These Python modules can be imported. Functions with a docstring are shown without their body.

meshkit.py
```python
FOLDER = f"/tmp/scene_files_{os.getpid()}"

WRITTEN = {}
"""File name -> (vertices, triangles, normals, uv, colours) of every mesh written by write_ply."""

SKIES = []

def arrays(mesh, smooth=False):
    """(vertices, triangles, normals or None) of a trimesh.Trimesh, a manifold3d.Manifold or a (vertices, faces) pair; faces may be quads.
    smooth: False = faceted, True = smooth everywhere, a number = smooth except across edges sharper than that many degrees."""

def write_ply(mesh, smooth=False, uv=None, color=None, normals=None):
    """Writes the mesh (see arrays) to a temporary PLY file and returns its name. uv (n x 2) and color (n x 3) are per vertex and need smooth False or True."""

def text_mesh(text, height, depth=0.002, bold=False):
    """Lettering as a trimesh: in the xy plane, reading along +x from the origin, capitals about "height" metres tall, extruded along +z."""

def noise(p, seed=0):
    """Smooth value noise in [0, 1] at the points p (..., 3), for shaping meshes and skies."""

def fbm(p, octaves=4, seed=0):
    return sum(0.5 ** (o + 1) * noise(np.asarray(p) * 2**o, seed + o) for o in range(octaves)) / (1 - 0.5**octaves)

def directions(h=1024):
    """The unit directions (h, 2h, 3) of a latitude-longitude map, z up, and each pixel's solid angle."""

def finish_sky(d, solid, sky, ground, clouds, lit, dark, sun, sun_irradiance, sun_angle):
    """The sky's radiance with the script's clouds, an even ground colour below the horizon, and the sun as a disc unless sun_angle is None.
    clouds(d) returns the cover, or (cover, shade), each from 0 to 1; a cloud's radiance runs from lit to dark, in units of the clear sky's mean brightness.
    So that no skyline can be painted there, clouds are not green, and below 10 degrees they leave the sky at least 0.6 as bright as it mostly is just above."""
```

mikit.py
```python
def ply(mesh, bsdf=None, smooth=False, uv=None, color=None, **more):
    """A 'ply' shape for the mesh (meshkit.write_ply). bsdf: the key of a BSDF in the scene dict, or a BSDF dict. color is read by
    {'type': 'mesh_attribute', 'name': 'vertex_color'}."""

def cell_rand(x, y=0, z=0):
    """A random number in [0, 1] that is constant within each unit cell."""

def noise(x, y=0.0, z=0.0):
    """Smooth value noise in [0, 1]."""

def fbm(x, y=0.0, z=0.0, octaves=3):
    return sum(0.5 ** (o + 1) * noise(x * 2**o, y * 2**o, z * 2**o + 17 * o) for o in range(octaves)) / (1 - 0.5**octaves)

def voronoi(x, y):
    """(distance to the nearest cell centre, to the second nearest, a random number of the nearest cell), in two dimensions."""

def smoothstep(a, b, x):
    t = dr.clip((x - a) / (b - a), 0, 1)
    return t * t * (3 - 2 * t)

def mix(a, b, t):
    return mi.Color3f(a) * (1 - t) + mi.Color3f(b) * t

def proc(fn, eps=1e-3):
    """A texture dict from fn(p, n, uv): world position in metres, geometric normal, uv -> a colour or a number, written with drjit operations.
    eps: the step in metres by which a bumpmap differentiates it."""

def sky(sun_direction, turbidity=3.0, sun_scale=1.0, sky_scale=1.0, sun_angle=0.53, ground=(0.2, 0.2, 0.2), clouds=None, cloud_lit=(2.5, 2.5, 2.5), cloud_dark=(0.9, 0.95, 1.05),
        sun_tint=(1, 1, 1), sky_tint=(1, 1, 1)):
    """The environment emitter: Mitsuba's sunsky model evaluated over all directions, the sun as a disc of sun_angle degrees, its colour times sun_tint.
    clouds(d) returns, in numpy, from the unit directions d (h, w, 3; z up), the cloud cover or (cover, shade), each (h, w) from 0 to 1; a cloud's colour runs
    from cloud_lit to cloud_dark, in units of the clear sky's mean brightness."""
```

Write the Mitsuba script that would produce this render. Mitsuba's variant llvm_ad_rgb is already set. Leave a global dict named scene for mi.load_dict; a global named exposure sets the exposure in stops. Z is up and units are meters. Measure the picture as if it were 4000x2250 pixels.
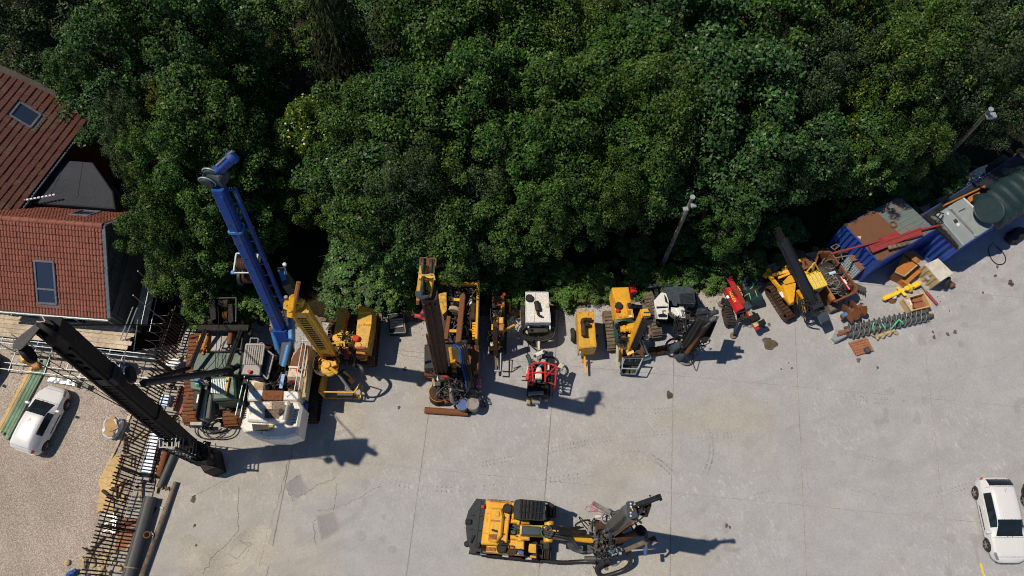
import math, random
import numpy as np
import trimesh
import mitsuba as mi
import drjit as dr
import manifold3d as m3
from scipy.interpolate import CubicSpline
from shapely.geometry import Polygon, LineString, Point, box as sbox
from shapely.ops import split as ssplit, unary_union
import mikit, meshkit
from mikit import proc, fbm, noise, cell_rand, voronoi, smoothstep, mix

scene, labels = {}, {}
T = mi.ScalarTransform4f
PI = math.pi

# ---------------------------------------------------------------- camera, sky, exposure
TILT = math.radians(22.3)          # the drone looks down, tipped this far from straight down
scene['camera'] = {'type': 'perspective', 'fov': 66.62, 'fov_axis': 'x', 'near_clip': 0.5, 'far_clip': 400.0,
    'to_world': T().look_at(origin=[0, 0, 40.0], target=[0, math.sin(TILT) * 10, 40 - math.cos(TILT) * 10], up=[0, math.cos(TILT), math.sin(TILT)])}
SUN = (-0.505, 0.065, 1.0)
scene['sky'] = mikit.sky(SUN, turbidity=2.5, sky_scale=0.7, sun_tint=(0.97, 1.0, 1.05), ground=(0.12, 0.12, 0.10))
exposure = 1.43

# ---------------------------------------------------------------- materials
def principled(col, rough=0.6, metal=0.0, spec=0.5, **k):
    d = {'type': 'principled', 'base_color': col if isinstance(col, dict) else {'type': 'rgb', 'value': list(col)}, 'roughness': rough, 'metallic': metal, 'specular': spec, **k}
    return {'type': 'twosided', 'bsdf': d}

def worn(col, wearcol=(0.16, 0.065, 0.03), wear=0.3, dirt=0.35, dirtcol=(0.09, 0.075, 0.055), s=1.0):
    """Paint with rust patches and greasy dirt."""
    c0, c1, c2 = mi.Color3f(col), mi.Color3f(wearcol), mi.Color3f(dirtcol)
    def fn(p, n, uv):
        a = fbm(p.x * 1.3 * s, p.y * 1.3 * s, p.z * 1.3 * s + 5, octaves=3)
        b = fbm(p.x * 7 * s + 3, p.y * 7 * s, p.z * 7 * s, octaves=2)
        c = c0 * (0.86 + 0.28 * b)
        c = mix(c, c2, smoothstep(0.40, 0.75, 0.55 * a + 0.45 * b) * dirt)
        return mix(c, c1, smoothstep(0.60, 0.68, 0.55 * (1 - a) + 0.45 * b) * wear)
    return proc(fn)

def speckle(col, amp=0.25, s=12.0, big=0.15):
    c0 = mi.Color3f(col)
    def fn(p, n, uv):
        b = noise(p.x * s, p.y * s, p.z * s)
        a = noise(p.x * 0.9, p.y * 0.9, p.z * 0.9)
        return c0 * (1 + amp * (b - 0.5) * 2 + big * (a - 0.5) * 2)
    return proc(fn)

def mat(name, *a, **k):
    scene['mat_' + name] = principled(*a, **k)
def M(name):
    return 'mat_' + name

mat('yellow', worn((0.60, 0.34, 0.03), wear=0.55, dirt=0.5), 0.45)
mat('amber', worn((0.72, 0.375, 0.018), wear=0.22, dirt=0.3), 0.45)
mat('orange', worn((0.42, 0.16, 0.03), wear=0.8, dirt=0.3), 0.6)
mat('white', worn((0.68, 0.68, 0.66), wear=0.08, dirt=0.15, wearcol=(0.25, 0.12, 0.05)), 0.4)
mat('white_rusty', worn((0.70, 0.68, 0.62), wear=0.6, dirt=0.2, wearcol=(0.28, 0.14, 0.07), dirtcol=(0.40, 0.31, 0.20), s=1.3), 0.45)
mat('car_white', (0.64, 0.66, 0.68), 0.3, clearcoat=1.0, clearcoat_gloss=0.95)
mat('cream', worn((0.66, 0.62, 0.50), wear=0.2, dirt=0.25), 0.5)
mat('black', worn((0.012, 0.012, 0.014), wear=0.12, dirt=0.3, dirtcol=(0.03, 0.028, 0.026)), 0.65, spec=0.2)
mat('charcoal', speckle((0.020, 0.025, 0.034), 0.25), 0.5, spec=0.28)
mat('slate', worn((0.035, 0.055, 0.075), wear=0.1, dirt=0.3), 0.5, spec=0.3)
mat('blue', worn((0.010, 0.065, 0.31), wear=0.25, dirt=0.35), 0.5, spec=0.3)
mat('skyblue', worn((0.055, 0.22, 0.52), wear=0.2, dirt=0.3), 0.42)
mat('box_blue', worn((0.010, 0.075, 0.40), wear=0.3, dirt=0.45), 0.55)
mat('red', worn((0.50, 0.018, 0.022), wear=0.05, dirt=0.15), 0.38)
mat('maroon', worn((0.28, 0.030, 0.035), wear=0.3, dirt=0.3), 0.55)
mat('green', worn((0.038, 0.095, 0.075), wear=0.4, dirt=0.5, wearcol=(0.3, 0.2, 0.06)), 0.5)
mat('tank_green', speckle((0.014, 0.034, 0.040), 0.2), 0.5, spec=0.3)
mat('rust', worn((0.20, 0.078, 0.035), wearcol=(0.07, 0.035, 0.025), wear=0.6, dirt=0.5, s=1.6), 0.85, spec=0.2)
mat('brown_steel', worn((0.058, 0.030, 0.020), wearcol=(0.11, 0.048, 0.025), wear=0.6, dirt=0.4), 0.75, spec=0.15)
mat('rust_roof', worn((0.17, 0.080, 0.045), wearcol=(0.10, 0.055, 0.04), wear=0.7, dirt=0.5, dirtcol=(0.10, 0.06, 0.05), s=0.7), 0.85, spec=0.2)
mat('teal_roof', worn((0.12, 0.17, 0.175), wearcol=(0.23, 0.095, 0.04), wear=0.95, dirt=0.85, dirtcol=(0.21, 0.10, 0.05), s=0.8), 0.7)
mat('rusty_cream', worn((0.62, 0.50, 0.36), wearcol=(0.24, 0.095, 0.04), wear=0.95, dirt=0.55, dirtcol=(0.30, 0.13, 0.06), s=1.6), 0.6)
mat('steel', worn((0.22, 0.22, 0.22), wear=0.5, dirt=0.4), 0.5, 0.3)
mat('galv', worn((0.36, 0.42, 0.44), wear=0.0, dirt=0.25, dirtcol=(0.22, 0.26, 0.28)), 0.42, 0.35)
mat('pipe_grey', worn((0.075, 0.085, 0.092), wear=0.25, dirt=0.35), 0.55, spec=0.3)
mat('rubber', (0.022, 0.022, 0.023), 0.7, spec=0.3)
mat('tyre', (0.03, 0.03, 0.03), 0.8, spec=0.3)
mat('hose', (0.016, 0.016, 0.018), 0.45)
mat('green_hose', (0.022, 0.075, 0.055), 0.5)
mat('glass', (0.010, 0.016, 0.020), 0.06, spec=0.8)
mat('sky_glass', (0.022, 0.034, 0.068), 0.08, spec=0.9)
mat('dark', worn((0.022, 0.020, 0.018), wear=0.4, dirt=0.4), 0.7)
mat('engine', worn((0.085, 0.08, 0.075), wear=0.6, dirt=0.7, dirtcol=(0.03, 0.025, 0.02), s=3.0), 0.6, 0.2)
mat('alloy', (0.42, 0.42, 0.44), 0.35, 0.7)
mat('plank', speckle((0.50, 0.42, 0.32), 0.25, 9.0, 0.3), 0.8, spec=0.2)
mat('old_wood', speckle((0.16, 0.13, 0.10), 0.35, 7.0, 0.3), 0.85, spec=0.2)
mat('plywood', speckle((0.56, 0.40, 0.19), 0.12, 9.0, 0.12), 0.75, spec=0.2)
mat('treated', speckle((0.17, 0.27, 0.19), 0.2, 7.0, 0.2), 0.8, spec=0.2)
mat('pallet_red', speckle((0.30, 0.13, 0.075), 0.25, 9.0, 0.2), 0.8, spec=0.2)
mat('crate', speckle((0.42, 0.34, 0.20), 0.25, 8.0, 0.2), 0.85, spec=0.2)
mat('stone_lid', worn((0.60, 0.58, 0.53), wear=0.1, dirt=0.5, dirtcol=(0.30, 0.27, 0.2)), 0.8, spec=0.2)
mat('brown_lid', speckle((0.20, 0.085, 0.06), 0.12, 9.0), 0.6)
mat('plastic_white', speckle((0.62, 0.66, 0.70), 0.15, 6.0), 0.35)
mat('plastic_blue', speckle((0.44, 0.58, 0.72), 0.12, 6.0), 0.35)
mat('foil', speckle((0.72, 0.72, 0.74), 0.3, 9.0), 0.16, 0.9)
mat('cardboard', speckle((0.38, 0.25, 0.12), 0.15, 5.0), 0.8)
mat('felt', speckle((0.036, 0.041, 0.054), 0.25, 30.0, 0.15), 0.85, spec=0.3)
mat('membrane', speckle((0.085, 0.098, 0.112), 0.15, 4.0, 0.2), 0.5)
mat('wall_dark', speckle((0.10, 0.09, 0.08), 0.2, 8.0), 0.85)
mat('lead', speckle((0.115, 0.135, 0.165), 0.2, 8.0), 0.5)
mat('bark', speckle((0.085, 0.065, 0.048), 0.35, 9.0, 0.2), 0.9, spec=0.2)
mat('pole_wood', speckle((0.17, 0.155, 0.13), 0.4, 6.0, 0.25), 0.85, spec=0.2)
mat('wire', (0.20, 0.20, 0.20), 0.4, 0.8)
mat('red_lamp', (0.55, 0.03, 0.01), 0.25)
mat('strap', (0.10, 0.55, 0.30), 0.6)
mat('bin_blue', worn((0.035, 0.09, 0.30), wear=0.1, dirt=0.4), 0.5)
mat('pink', (0.50, 0.13, 0.20), 0.55)
mat('letters', (0.02, 0.02, 0.02), 0.6)
mat('letters_yellow', (0.75, 0.55, 0.05), 0.5)
mat('palisade', worn((0.030, 0.020, 0.018), wear=0.5, dirt=0.3), 0.7)
mat('brick', speckle((0.30, 0.12, 0.07), 0.2, 14.0), 0.9, spec=0.2)

def tile_fn(base, moss, amount, lo):
    c0, c1 = mi.Color3f(base), mi.Color3f(moss)
    def fn(p, n, uv):
        t = cell_rand(dr.floor(p.x * 3.1), dr.floor(p.y * 3.4))
        c = c0 * (0.80 + 0.3 * noise(p.x * 3.3, p.y * 3.7, p.z * 3.0) + 0.18 * (noise(p.x * 14, p.y * 14, p.z * 14) - 0.5))
        g = smoothstep(lo, lo + 0.12, fbm(p.x * 2.2, p.y * 2.2, p.z * 2.2, octaves=3))
        return mix(c, c1, g * amount)
    return proc(fn)
mat('tile_new', tile_fn((0.245, 0.090, 0.064), (0.18, 0.085, 0.065), 0.4, 0.55), 0.75, spec=0.3)
mat('tile_old', tile_fn((0.125, 0.055, 0.048), (0.13, 0.10, 0.06), 0.55, 0.58), 0.85, spec=0.25)

def concrete_fn(p, n, uv):
    x, y = p.x, p.y
    a = fbm(x * 0.16 + 3, y * 0.22, 0.0, octaves=3)
    b = fbm(x * 0.9, y * 1.2 + 9, 0.5, octaves=3)
    g = noise(x * 16, y * 16) * 0.5 + noise(x * 41, y * 41) * 0.5
    warm = smoothstep(0.40, 0.66, a + 0.004 * (0 - x))
    c = mix((0.350, 0.358, 0.374), (0.366, 0.355, 0.332), warm)
    c = c * (0.86 + 0.28 * b) * (0.86 + 0.28 * g)
    # drag scratches and tyre scuffs, in short strokes along one direction
    u, v = x * 0.92 + y * 0.39, y * 0.92 - x * 0.39
    st = noise(u * 14, v * 4.5, 3.0)
    c = c * (1 + 0.14 * smoothstep(0.70, 0.92, st) * smoothstep(0.45, 0.65, noise(x * 0.35, y * 0.35, 7)))
    tr = smoothstep(0.45, 0.85, fbm(u * 0.9 + 40 + 2 * noise(x * .4, y * .4), v * 2.2, 1.0, octaves=3)) * smoothstep(0.50, 0.70, noise(x * 0.22 + 8, y * 0.26, 2))
    c = mix(c, (0.25, 0.25, 0.26), tr * 0.32)
    spot = smoothstep(0.78, 0.86, noise(x * 1.9, y * 1.9, 11)) * smoothstep(0.55, 0.75, noise(x * 0.3, y * 0.3, 21))
    return mix(c, (0.15, 0.14, 0.12), spot * 0.22)
mat('concrete', proc(concrete_fn), 0.85, spec=0.25)
mat('joint', speckle((0.29, 0.275, 0.24), 0.35, 9.0, 0.3), 0.95, spec=0.2)
mat('stain', speckle((0.105, 0.088, 0.066), 0.3, 9.0, 0.3), 0.9, spec=0.2)
mat('patch', speckle((0.275, 0.275, 0.282), 0.12, 20.0, 0.15), 0.8, spec=0.2)
mat('scuff', speckle((0.305, 0.308, 0.318), 0.2, 9.0, 0.3), 0.85, spec=0.2)
mat('patch_warm', speckle((0.36, 0.345, 0.305), 0.14, 20.0, 0.2), 0.85, spec=0.2)

def gravel_fn(p, n, uv):
    d, d2, r = voronoi(p.x * 30, p.y * 30)
    c = mix((0.29, 0.245, 0.205), (0.55, 0.50, 0.445), smoothstep(0.15, 1.0, r))
    c = c * (0.62 + 0.42 * smoothstep(0.0, 0.28, d2 - d))
    return c * (0.72 + 0.5 * fbm(p.x * 0.7 + p.y * 0.3, p.y * 0.35, 2.0, octaves=3))
mat('gravel', proc(gravel_fn), 0.9, spec=0.2)
mat('dirt', speckle((0.16, 0.135, 0.095), 0.4, 14.0, 0.35), 0.95, spec=0.1)
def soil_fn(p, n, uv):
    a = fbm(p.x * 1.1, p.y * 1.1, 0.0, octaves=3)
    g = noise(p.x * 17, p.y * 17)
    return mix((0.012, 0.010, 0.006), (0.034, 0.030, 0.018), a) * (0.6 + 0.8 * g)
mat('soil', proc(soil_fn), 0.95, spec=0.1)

# ---------------------------------------------------------------- keys
count = {}
def numbered(name):
    n = count.get(name, 0)
    count[name] = n + 1
    return name if n == 0 else f'{name}_{n:03d}'

class Thing:
    """A thing: its parts' keys start with its own."""
    def __init__(s, name, label, cat, group=None):
        s.k = numbered(name)
        labels[s.k] = {'label': label, 'category': cat}
        if group:
            labels[s.k]['group'] = group
    def __call__(s, part, mesh, m, smooth=False, under=None, label=None, stuff=False):
        key = numbered((under or s.k) + '__' + part)
        scene[key] = mesh if isinstance(mesh, dict) else mikit.ply(mesh, M(m), smooth)
        if label or stuff:
            labels[key] = {}
            if label:
                labels[key]['label'] = label
            if stuff:
                labels[key]['kind'] = 'stuff'
        return key

def single(name, mesh, m, label, cat, group=None, smooth=False):
    k = numbered(name)
    scene[k] = mikit.ply(mesh, M(m), smooth)
    labels[k] = {'label': label, 'category': cat}
    if group:
        labels[k]['group'] = group
    return k

def struct(name, mesh, m, label=None):
    k = numbered(name)
    scene[k] = mikit.ply(mesh, M(m))
    labels[k] = {'kind': 'structure'}
    if label:
        labels[k]['label'] = label
    return k

# ---------------------------------------------------------------- mesh helpers
def V3(p):
    p = list(p)
    assert len(p) < 4, p
    return np.array(p if len(p) == 3 else p + [0.0], float)
def unit(v):
    v = np.asarray(v, float)
    return v / max(np.linalg.norm(v), 1e-12)
def tm(v, f):
    return trimesh.Trimesh(np.asarray(v, float), np.asarray(f, int), process=False)
def cat(*ms):
    ms = [m for g in ms for m in (g if isinstance(g, (list, tuple)) else [g])]
    vs, fs, at = [], [], 0
    for m in ms:
        vs.append(np.asarray(m.vertices)); fs.append(np.asarray(m.faces) + at); at += len(m.vertices)
    return tm(np.vstack(vs), np.vstack(fs))

def frame(d, up=(0, 0, 1)):
    d = unit(d)
    if abs(np.dot(d, unit(up))) > 0.98:
        up = (0, 1, 0) if abs(d[1]) < 0.9 else (1, 0, 0)
    s = unit(np.cross(d, up))
    return d, s, np.cross(s, d)

def sweep(rings, close=True):
    """Rings of equal length joined into a tube with flat ends."""
    k = len(rings[0]); v = np.vstack(rings); f = []
    for r in range(len(rings) - 1):
        for i in range(k):
            j = (i + 1) % k
            a, b, c, d = r * k + i, r * k + j, (r + 1) * k + j, (r + 1) * k + i
            f += [(a, b, c), (a, c, d)]
    if close:
        for r, flip in ((0, True), (len(rings) - 1, False)):
            for i in range(1, k - 1):
                t = (r * k, r * k + i, r * k + i + 1)
                f.append(t[::-1] if flip else t)
    return tm(v, f)

def beam(a, b, w, h=None, up=(0, 0, 1), c=None):
    """A straight bar with chamfered long edges, w wide (level) and h high."""
    a, b = V3(a), V3(b); h = h or w
    d, s, u = frame(b - a, up)
    c = min(w, h) * 0.12 if c is None else c
    w2, h2 = w / 2, h / 2
    prof = [(-w2 + c, -h2), (w2 - c, -h2), (w2, -h2 + c), (w2, h2 - c), (w2 - c, h2), (-w2 + c, h2), (-w2, h2 - c), (-w2, -h2 + c)]
    rings = [np.array([q + s * x + u * y for x, y in prof]) for q in (a, b)]
    return sweep(rings)

def box(center, size, yaw=0.0, c=0.02):
    x, y, z = center; l, w, h = size
    d = np.array([math.cos(yaw), math.sin(yaw), 0]) * l / 2
    q = np.array([-math.sin(yaw), math.cos(yaw), 0]) * w / 2
    o = np.array([x, y, 0.0])
    return slab([o - d - q, o + d - q, o + d + q, o - d + q], z - h / 2, z + h / 2, c)

def inset(P, c):
    n = len(P); out = []
    for i in range(n):
        a, b, d = P[i - 1], P[i], P[(i + 1) % n]
        e1, e2 = unit(b - a), unit(d - b)
        n1, n2 = np.array([-e1[1], e1[0]]), np.array([-e2[1], e2[0]])
        m = n1 + n2; m = m / max(np.dot(m, n1), 0.35)
        out.append(b + m * c)
    return np.array(out)

def slab(pts, z0, z1, c=0.02):
    """A flat-topped block over a (convex) outline, its top edge chamfered."""
    P = np.array([[p[0], p[1]] for p in pts], float)
    if 0.5 * np.sum(P[:, 0] * np.roll(P[:, 1], -1) - P[:, 1] * np.roll(P[:, 0], -1)) < 0:
        P = P[::-1]
    n = len(P)
    col = lambda Q, z: np.column_stack([Q, np.full(n, z)])
    c = min(c, (z1 - z0) * 0.4)
    rings = [col(P, z0), col(P, z1 - c), col(inset(P, c), z1)] if c > 0 else [col(P, z0), col(P, z1)]
    return sweep(rings)

def poly(shape, z0, z1):
    """Extrudes a shapely polygon (holes and notches allowed)."""
    gs = getattr(shape, 'geoms', [shape])
    out = []
    for g in gs:
        m = trimesh.creation.extrude_polygon(g, z1 - z0, engine='earcut'); m.apply_translation([0, 0, z0]); out.append(m)
    return cat(out)

def sheet(shape, z):
    out = []
    for g in getattr(shape, 'geoms', [shape]):
        v, f = trimesh.creation.triangulate_polygon(g, engine='earcut')
        f = np.asarray(f)
        a = v[f]; s = np.cross(a[:, 1] - a[:, 0], a[:, 2] - a[:, 0])
        f[s < 0] = f[s < 0][:, ::-1]
        out.append(tm(np.column_stack([v, np.full(len(v), z)]), f))
    return cat(out)

def drop(top, z):
    return [*top, *[(p[0], p[1], z) for p in top]]

def hull(pts):
    return trimesh.convex.convex_hull(np.array([V3(p) for p in pts]))

def lift(quad, z):
    return [(p[0], p[1], z) for p in quad]

def curve(pts, n=6, closed=False):
    P = np.array([V3(p) for p in pts])
    t = np.concatenate([[0], np.cumsum(np.linalg.norm(np.diff(P, axis=0), axis=1) + 1e-6)])
    cs = CubicSpline(t, P, bc_type='periodic' if closed else 'natural')
    return cs(np.linspace(0, t[-1], n * (len(P) - 1) + 1))

def tube(pts, r, n=8, radii=None):
    P = [V3(p) for p in pts]; rings = []
    d0 = unit(P[1] - P[0]); _, s, u = frame(d0)
    for i, p in enumerate(P):
        d = unit(P[min(i + 1, len(P) - 1)] - P[max(i - 1, 0)])
        s = unit(s - d * np.dot(s, d)); u = np.cross(s, d)
        rr = radii[i] if radii is not None else r
        rings.append(np.array([p + rr * (math.cos(-a) * s + math.sin(-a) * u) for a in np.arange(n) * 2 * PI / n][::-1]))
    m = sweep(rings)
    if m.volume < 0:
        m.invert()
    return m

def rod(a, b, r, n=10):
    return tube([a, b], r, n)

def disc(c, axis, r, w, n=20, bev=0.15):
    """A short drum about axis, centred at c."""
    c = V3(c); ax = unit(axis); b = w * bev
    P = [c - ax * w / 2, c - ax * (w / 2 - b), c + ax * (w / 2 - b), c + ax * w / 2]
    return tube(P, r, n, radii=[r - b, r, r, r - b])

def ring(c, axis, R, r, n=24, k=8):
    d, s, u = frame(axis); c = V3(c)
    rings = []
    for i in range(n):
        a = 2 * PI * i / n; e = math.cos(a) * s + math.sin(a) * u
        rings.append(np.array([c + e * (R + r * math.cos(b)) + d * r * math.sin(b) for b in np.arange(k) * 2 * PI / k]))
    m = sweep(rings + [rings[0]], close=False)
    if m.volume < 0:
        m.invert()
    return m

def holed(a, b, w, h, holes, up=(0, 0, 1)):
    """A beam with round holes across its width: holes = [(share of the length, radius)]."""
    m = beam(a, b, w, h, up, 0.02)
    man = m3.Manifold(m3.Mesh(vert_properties=np.array(trimesh.Trimesh(m.vertices, m.faces).vertices, np.float32), tri_verts=np.array(trimesh.Trimesh(m.vertices, m.faces).faces, np.uint32)))
    d, s, u = frame(V3(b) - V3(a), up)
    for t, r, side in holes:
        p = V3(a) + (V3(b) - V3(a)) * t
        ax = s if side == 's' else u
        q = rod(p - ax * 2, p + ax * 2, r, 16); q = trimesh.Trimesh(q.vertices, q.faces)
        man = man - m3.Manifold(m3.Mesh(vert_properties=np.array(q.vertices, np.float32), tri_verts=np.array(q.faces, np.uint32)))
    k = man.to_mesh()
    return tm(k.vert_properties[:, :3], k.tri_verts)

def hoses(quad, z0, z1, n, seed, r=(0.018, 0.035), bend=0.5, k=6):
    """Loose hydraulic hoses looping about inside a quad."""
    rng = np.random.default_rng(seed); Q = np.array([[p[0], p[1]] for p in quad])
    out = []
    for _ in range(n):
        def at():
            u, v = rng.random(2)
            q = (Q[0] * (1 - u) + Q[1] * u) * (1 - v) + (Q[3] * (1 - u) + Q[2] * u) * v
            return np.array([q[0], q[1], z0 + (z1 - z0) * rng.random()])
        a, b = at(), at()
        b = a + (b - a) * (0.35 + 0.65 * rng.random())
        m = (a + b) / 2 + rng.normal(0, bend * 0.4, 3) * [1, 1, 0.4]
        m[2] = min(max(m[2], z0), z1 + 0.12)
        out.append(tube(curve([a, (a * 2 + m) / 3 + rng.normal(0, .04, 3), m, b], 4), rng.uniform(*r), k))
    return cat(out)

def blocks(quad, z0, z1, n, seed, size=(0.12, 0.4)):
    """Engine blocks, valves, filters and brackets inside a quad."""
    rng = np.random.default_rng(seed); Q = np.array([[p[0], p[1]] for p in quad])
    e = unit(np.append(Q[1] - Q[0], 0)); yaw = math.atan2(e[1], e[0]); out = []
    for _ in range(n):
        u, v = 0.1 + 0.8 * rng.random(2)
        q = (Q[0] * (1 - u) + Q[1] * u) * (1 - v) + (Q[3] * (1 - u) + Q[2] * u) * v
        a, b = rng.uniform(*size, 2); h = z0 + (z1 - z0) * rng.uniform(0.3, 1)
        if rng.random() < 0.35:
            ax = np.array([math.cos(yaw), math.sin(yaw), 0]) if rng.random() < 0.5 else np.array([-math.sin(yaw), math.cos(yaw), 0])
            c = np.array([q[0], q[1], h - b / 3]); out.append(rod(c - ax * a, c + ax * a, b * 0.35, 10))
        else:
            out.append(box((q[0], q[1], (z0 + h) / 2), (a, b, h - z0), yaw, 0.012))
    return cat(out)

def stadium(L, h, n):
    """Points and tangent angles along a crawler belt: flat runs with round ends, in (s, z)."""
    r = h / 2; s = L - h; per = 2 * s + 2 * PI * r; out = []
    for i in range(n):
        t = per * i / n
        if t < s: out.append((-s / 2 + t, h, 0.0))
        elif t < s + PI * r:
            a = (t - s) / r; out.append((s / 2 + r * math.sin(a), r + r * math.cos(a), -a))
        elif t < 2 * s + PI * r: out.append((s / 2 - (t - s - PI * r), 0.0, PI))
        else:
            a = (t - 2 * s - PI * r) / r; out.append((-s / 2 - r * math.sin(a), r - r * math.cos(a), PI - a))
    return out

def crawler(t, a, b, w, h, m='rust', pitch=0.19, z=0.0, frame_mat='dark'):
    """A crawler track from a to b: side frame and one shoe after another."""
    a, b = V3(a), V3(b); L = np.linalg.norm(b[:2] - a[:2]); c = (a + b) / 2; yaw = math.atan2(b[1] - a[1], b[0] - a[0])
    e = np.array([math.cos(yaw), math.sin(yaw), 0]) * (L / 2 - h * 0.45)
    c0 = np.array([c[0], c[1], z + h * 0.5])
    k = t('track', beam(c0 - e, c0 + e, w * 0.62, h * 0.78, c=h * 0.2), frame_mat)
    n = max(12, int((2 * (L - h) + PI * h) / pitch)); p = (2 * (L - h) + PI * h) / n
    shoe = cat(box((0, 0, -0.02), (p * 0.86, w, 0.04), 0, 0.008), box((-p * 0.25, 0, 0.015), (p * 0.16, w * 0.98, 0.05), 0, 0.008))
    d = mikit.ply(shoe, M(m))
    for s, zz, ang in stadium(L, h, n):
        mtx = T().translate([c[0], c[1], z]).rotate([0, 0, 1], math.degrees(yaw)).translate([s, 0, zz]).rotate([0, 1, 0], -math.degrees(ang))
        t('shoe', {**d, 'to_world': mtx}, m, under=k)
    return k

def wheel(t, c, axis, R, w, rim='steel', name='wheel', under=None, spokes=0):
    k = t(name, cat(disc(c, axis, R, w, 24, 0.25)), 'tyre', 40, under=under)
    ax = unit(axis); c = V3(c)
    t('rim', disc(c, ax, R * 0.62, w * 1.03, 20, 0.06), rim if not spokes else 'dark', 30, under=k)
    if spokes:
        d, s, u = frame(ax); out = []
        for i in range(spokes):
            a = 2 * PI * i / spokes; e = math.cos(a) * s + math.sin(a) * u
            for sg in (1,):
                out.append(beam(c + ax * sg * w * 0.53 + e * R * 0.08, c + ax * sg * w * 0.53 + e * R * 0.6, R * 0.17, 0.03, up=ax))
        t('spokes', cat(out), rim, under=k)
    return k

def rail(pts, r=0.025, n=6):
    return cat([rod(pts[i], pts[i + 1], r, n) for i in range(len(pts) - 1)])

def up(p, z):
    return np.array([p[0], p[1], z], float)
def lerp(a, b, t):
    a, b = V3(a), V3(b)
    return a + (b - a) * t

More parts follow.
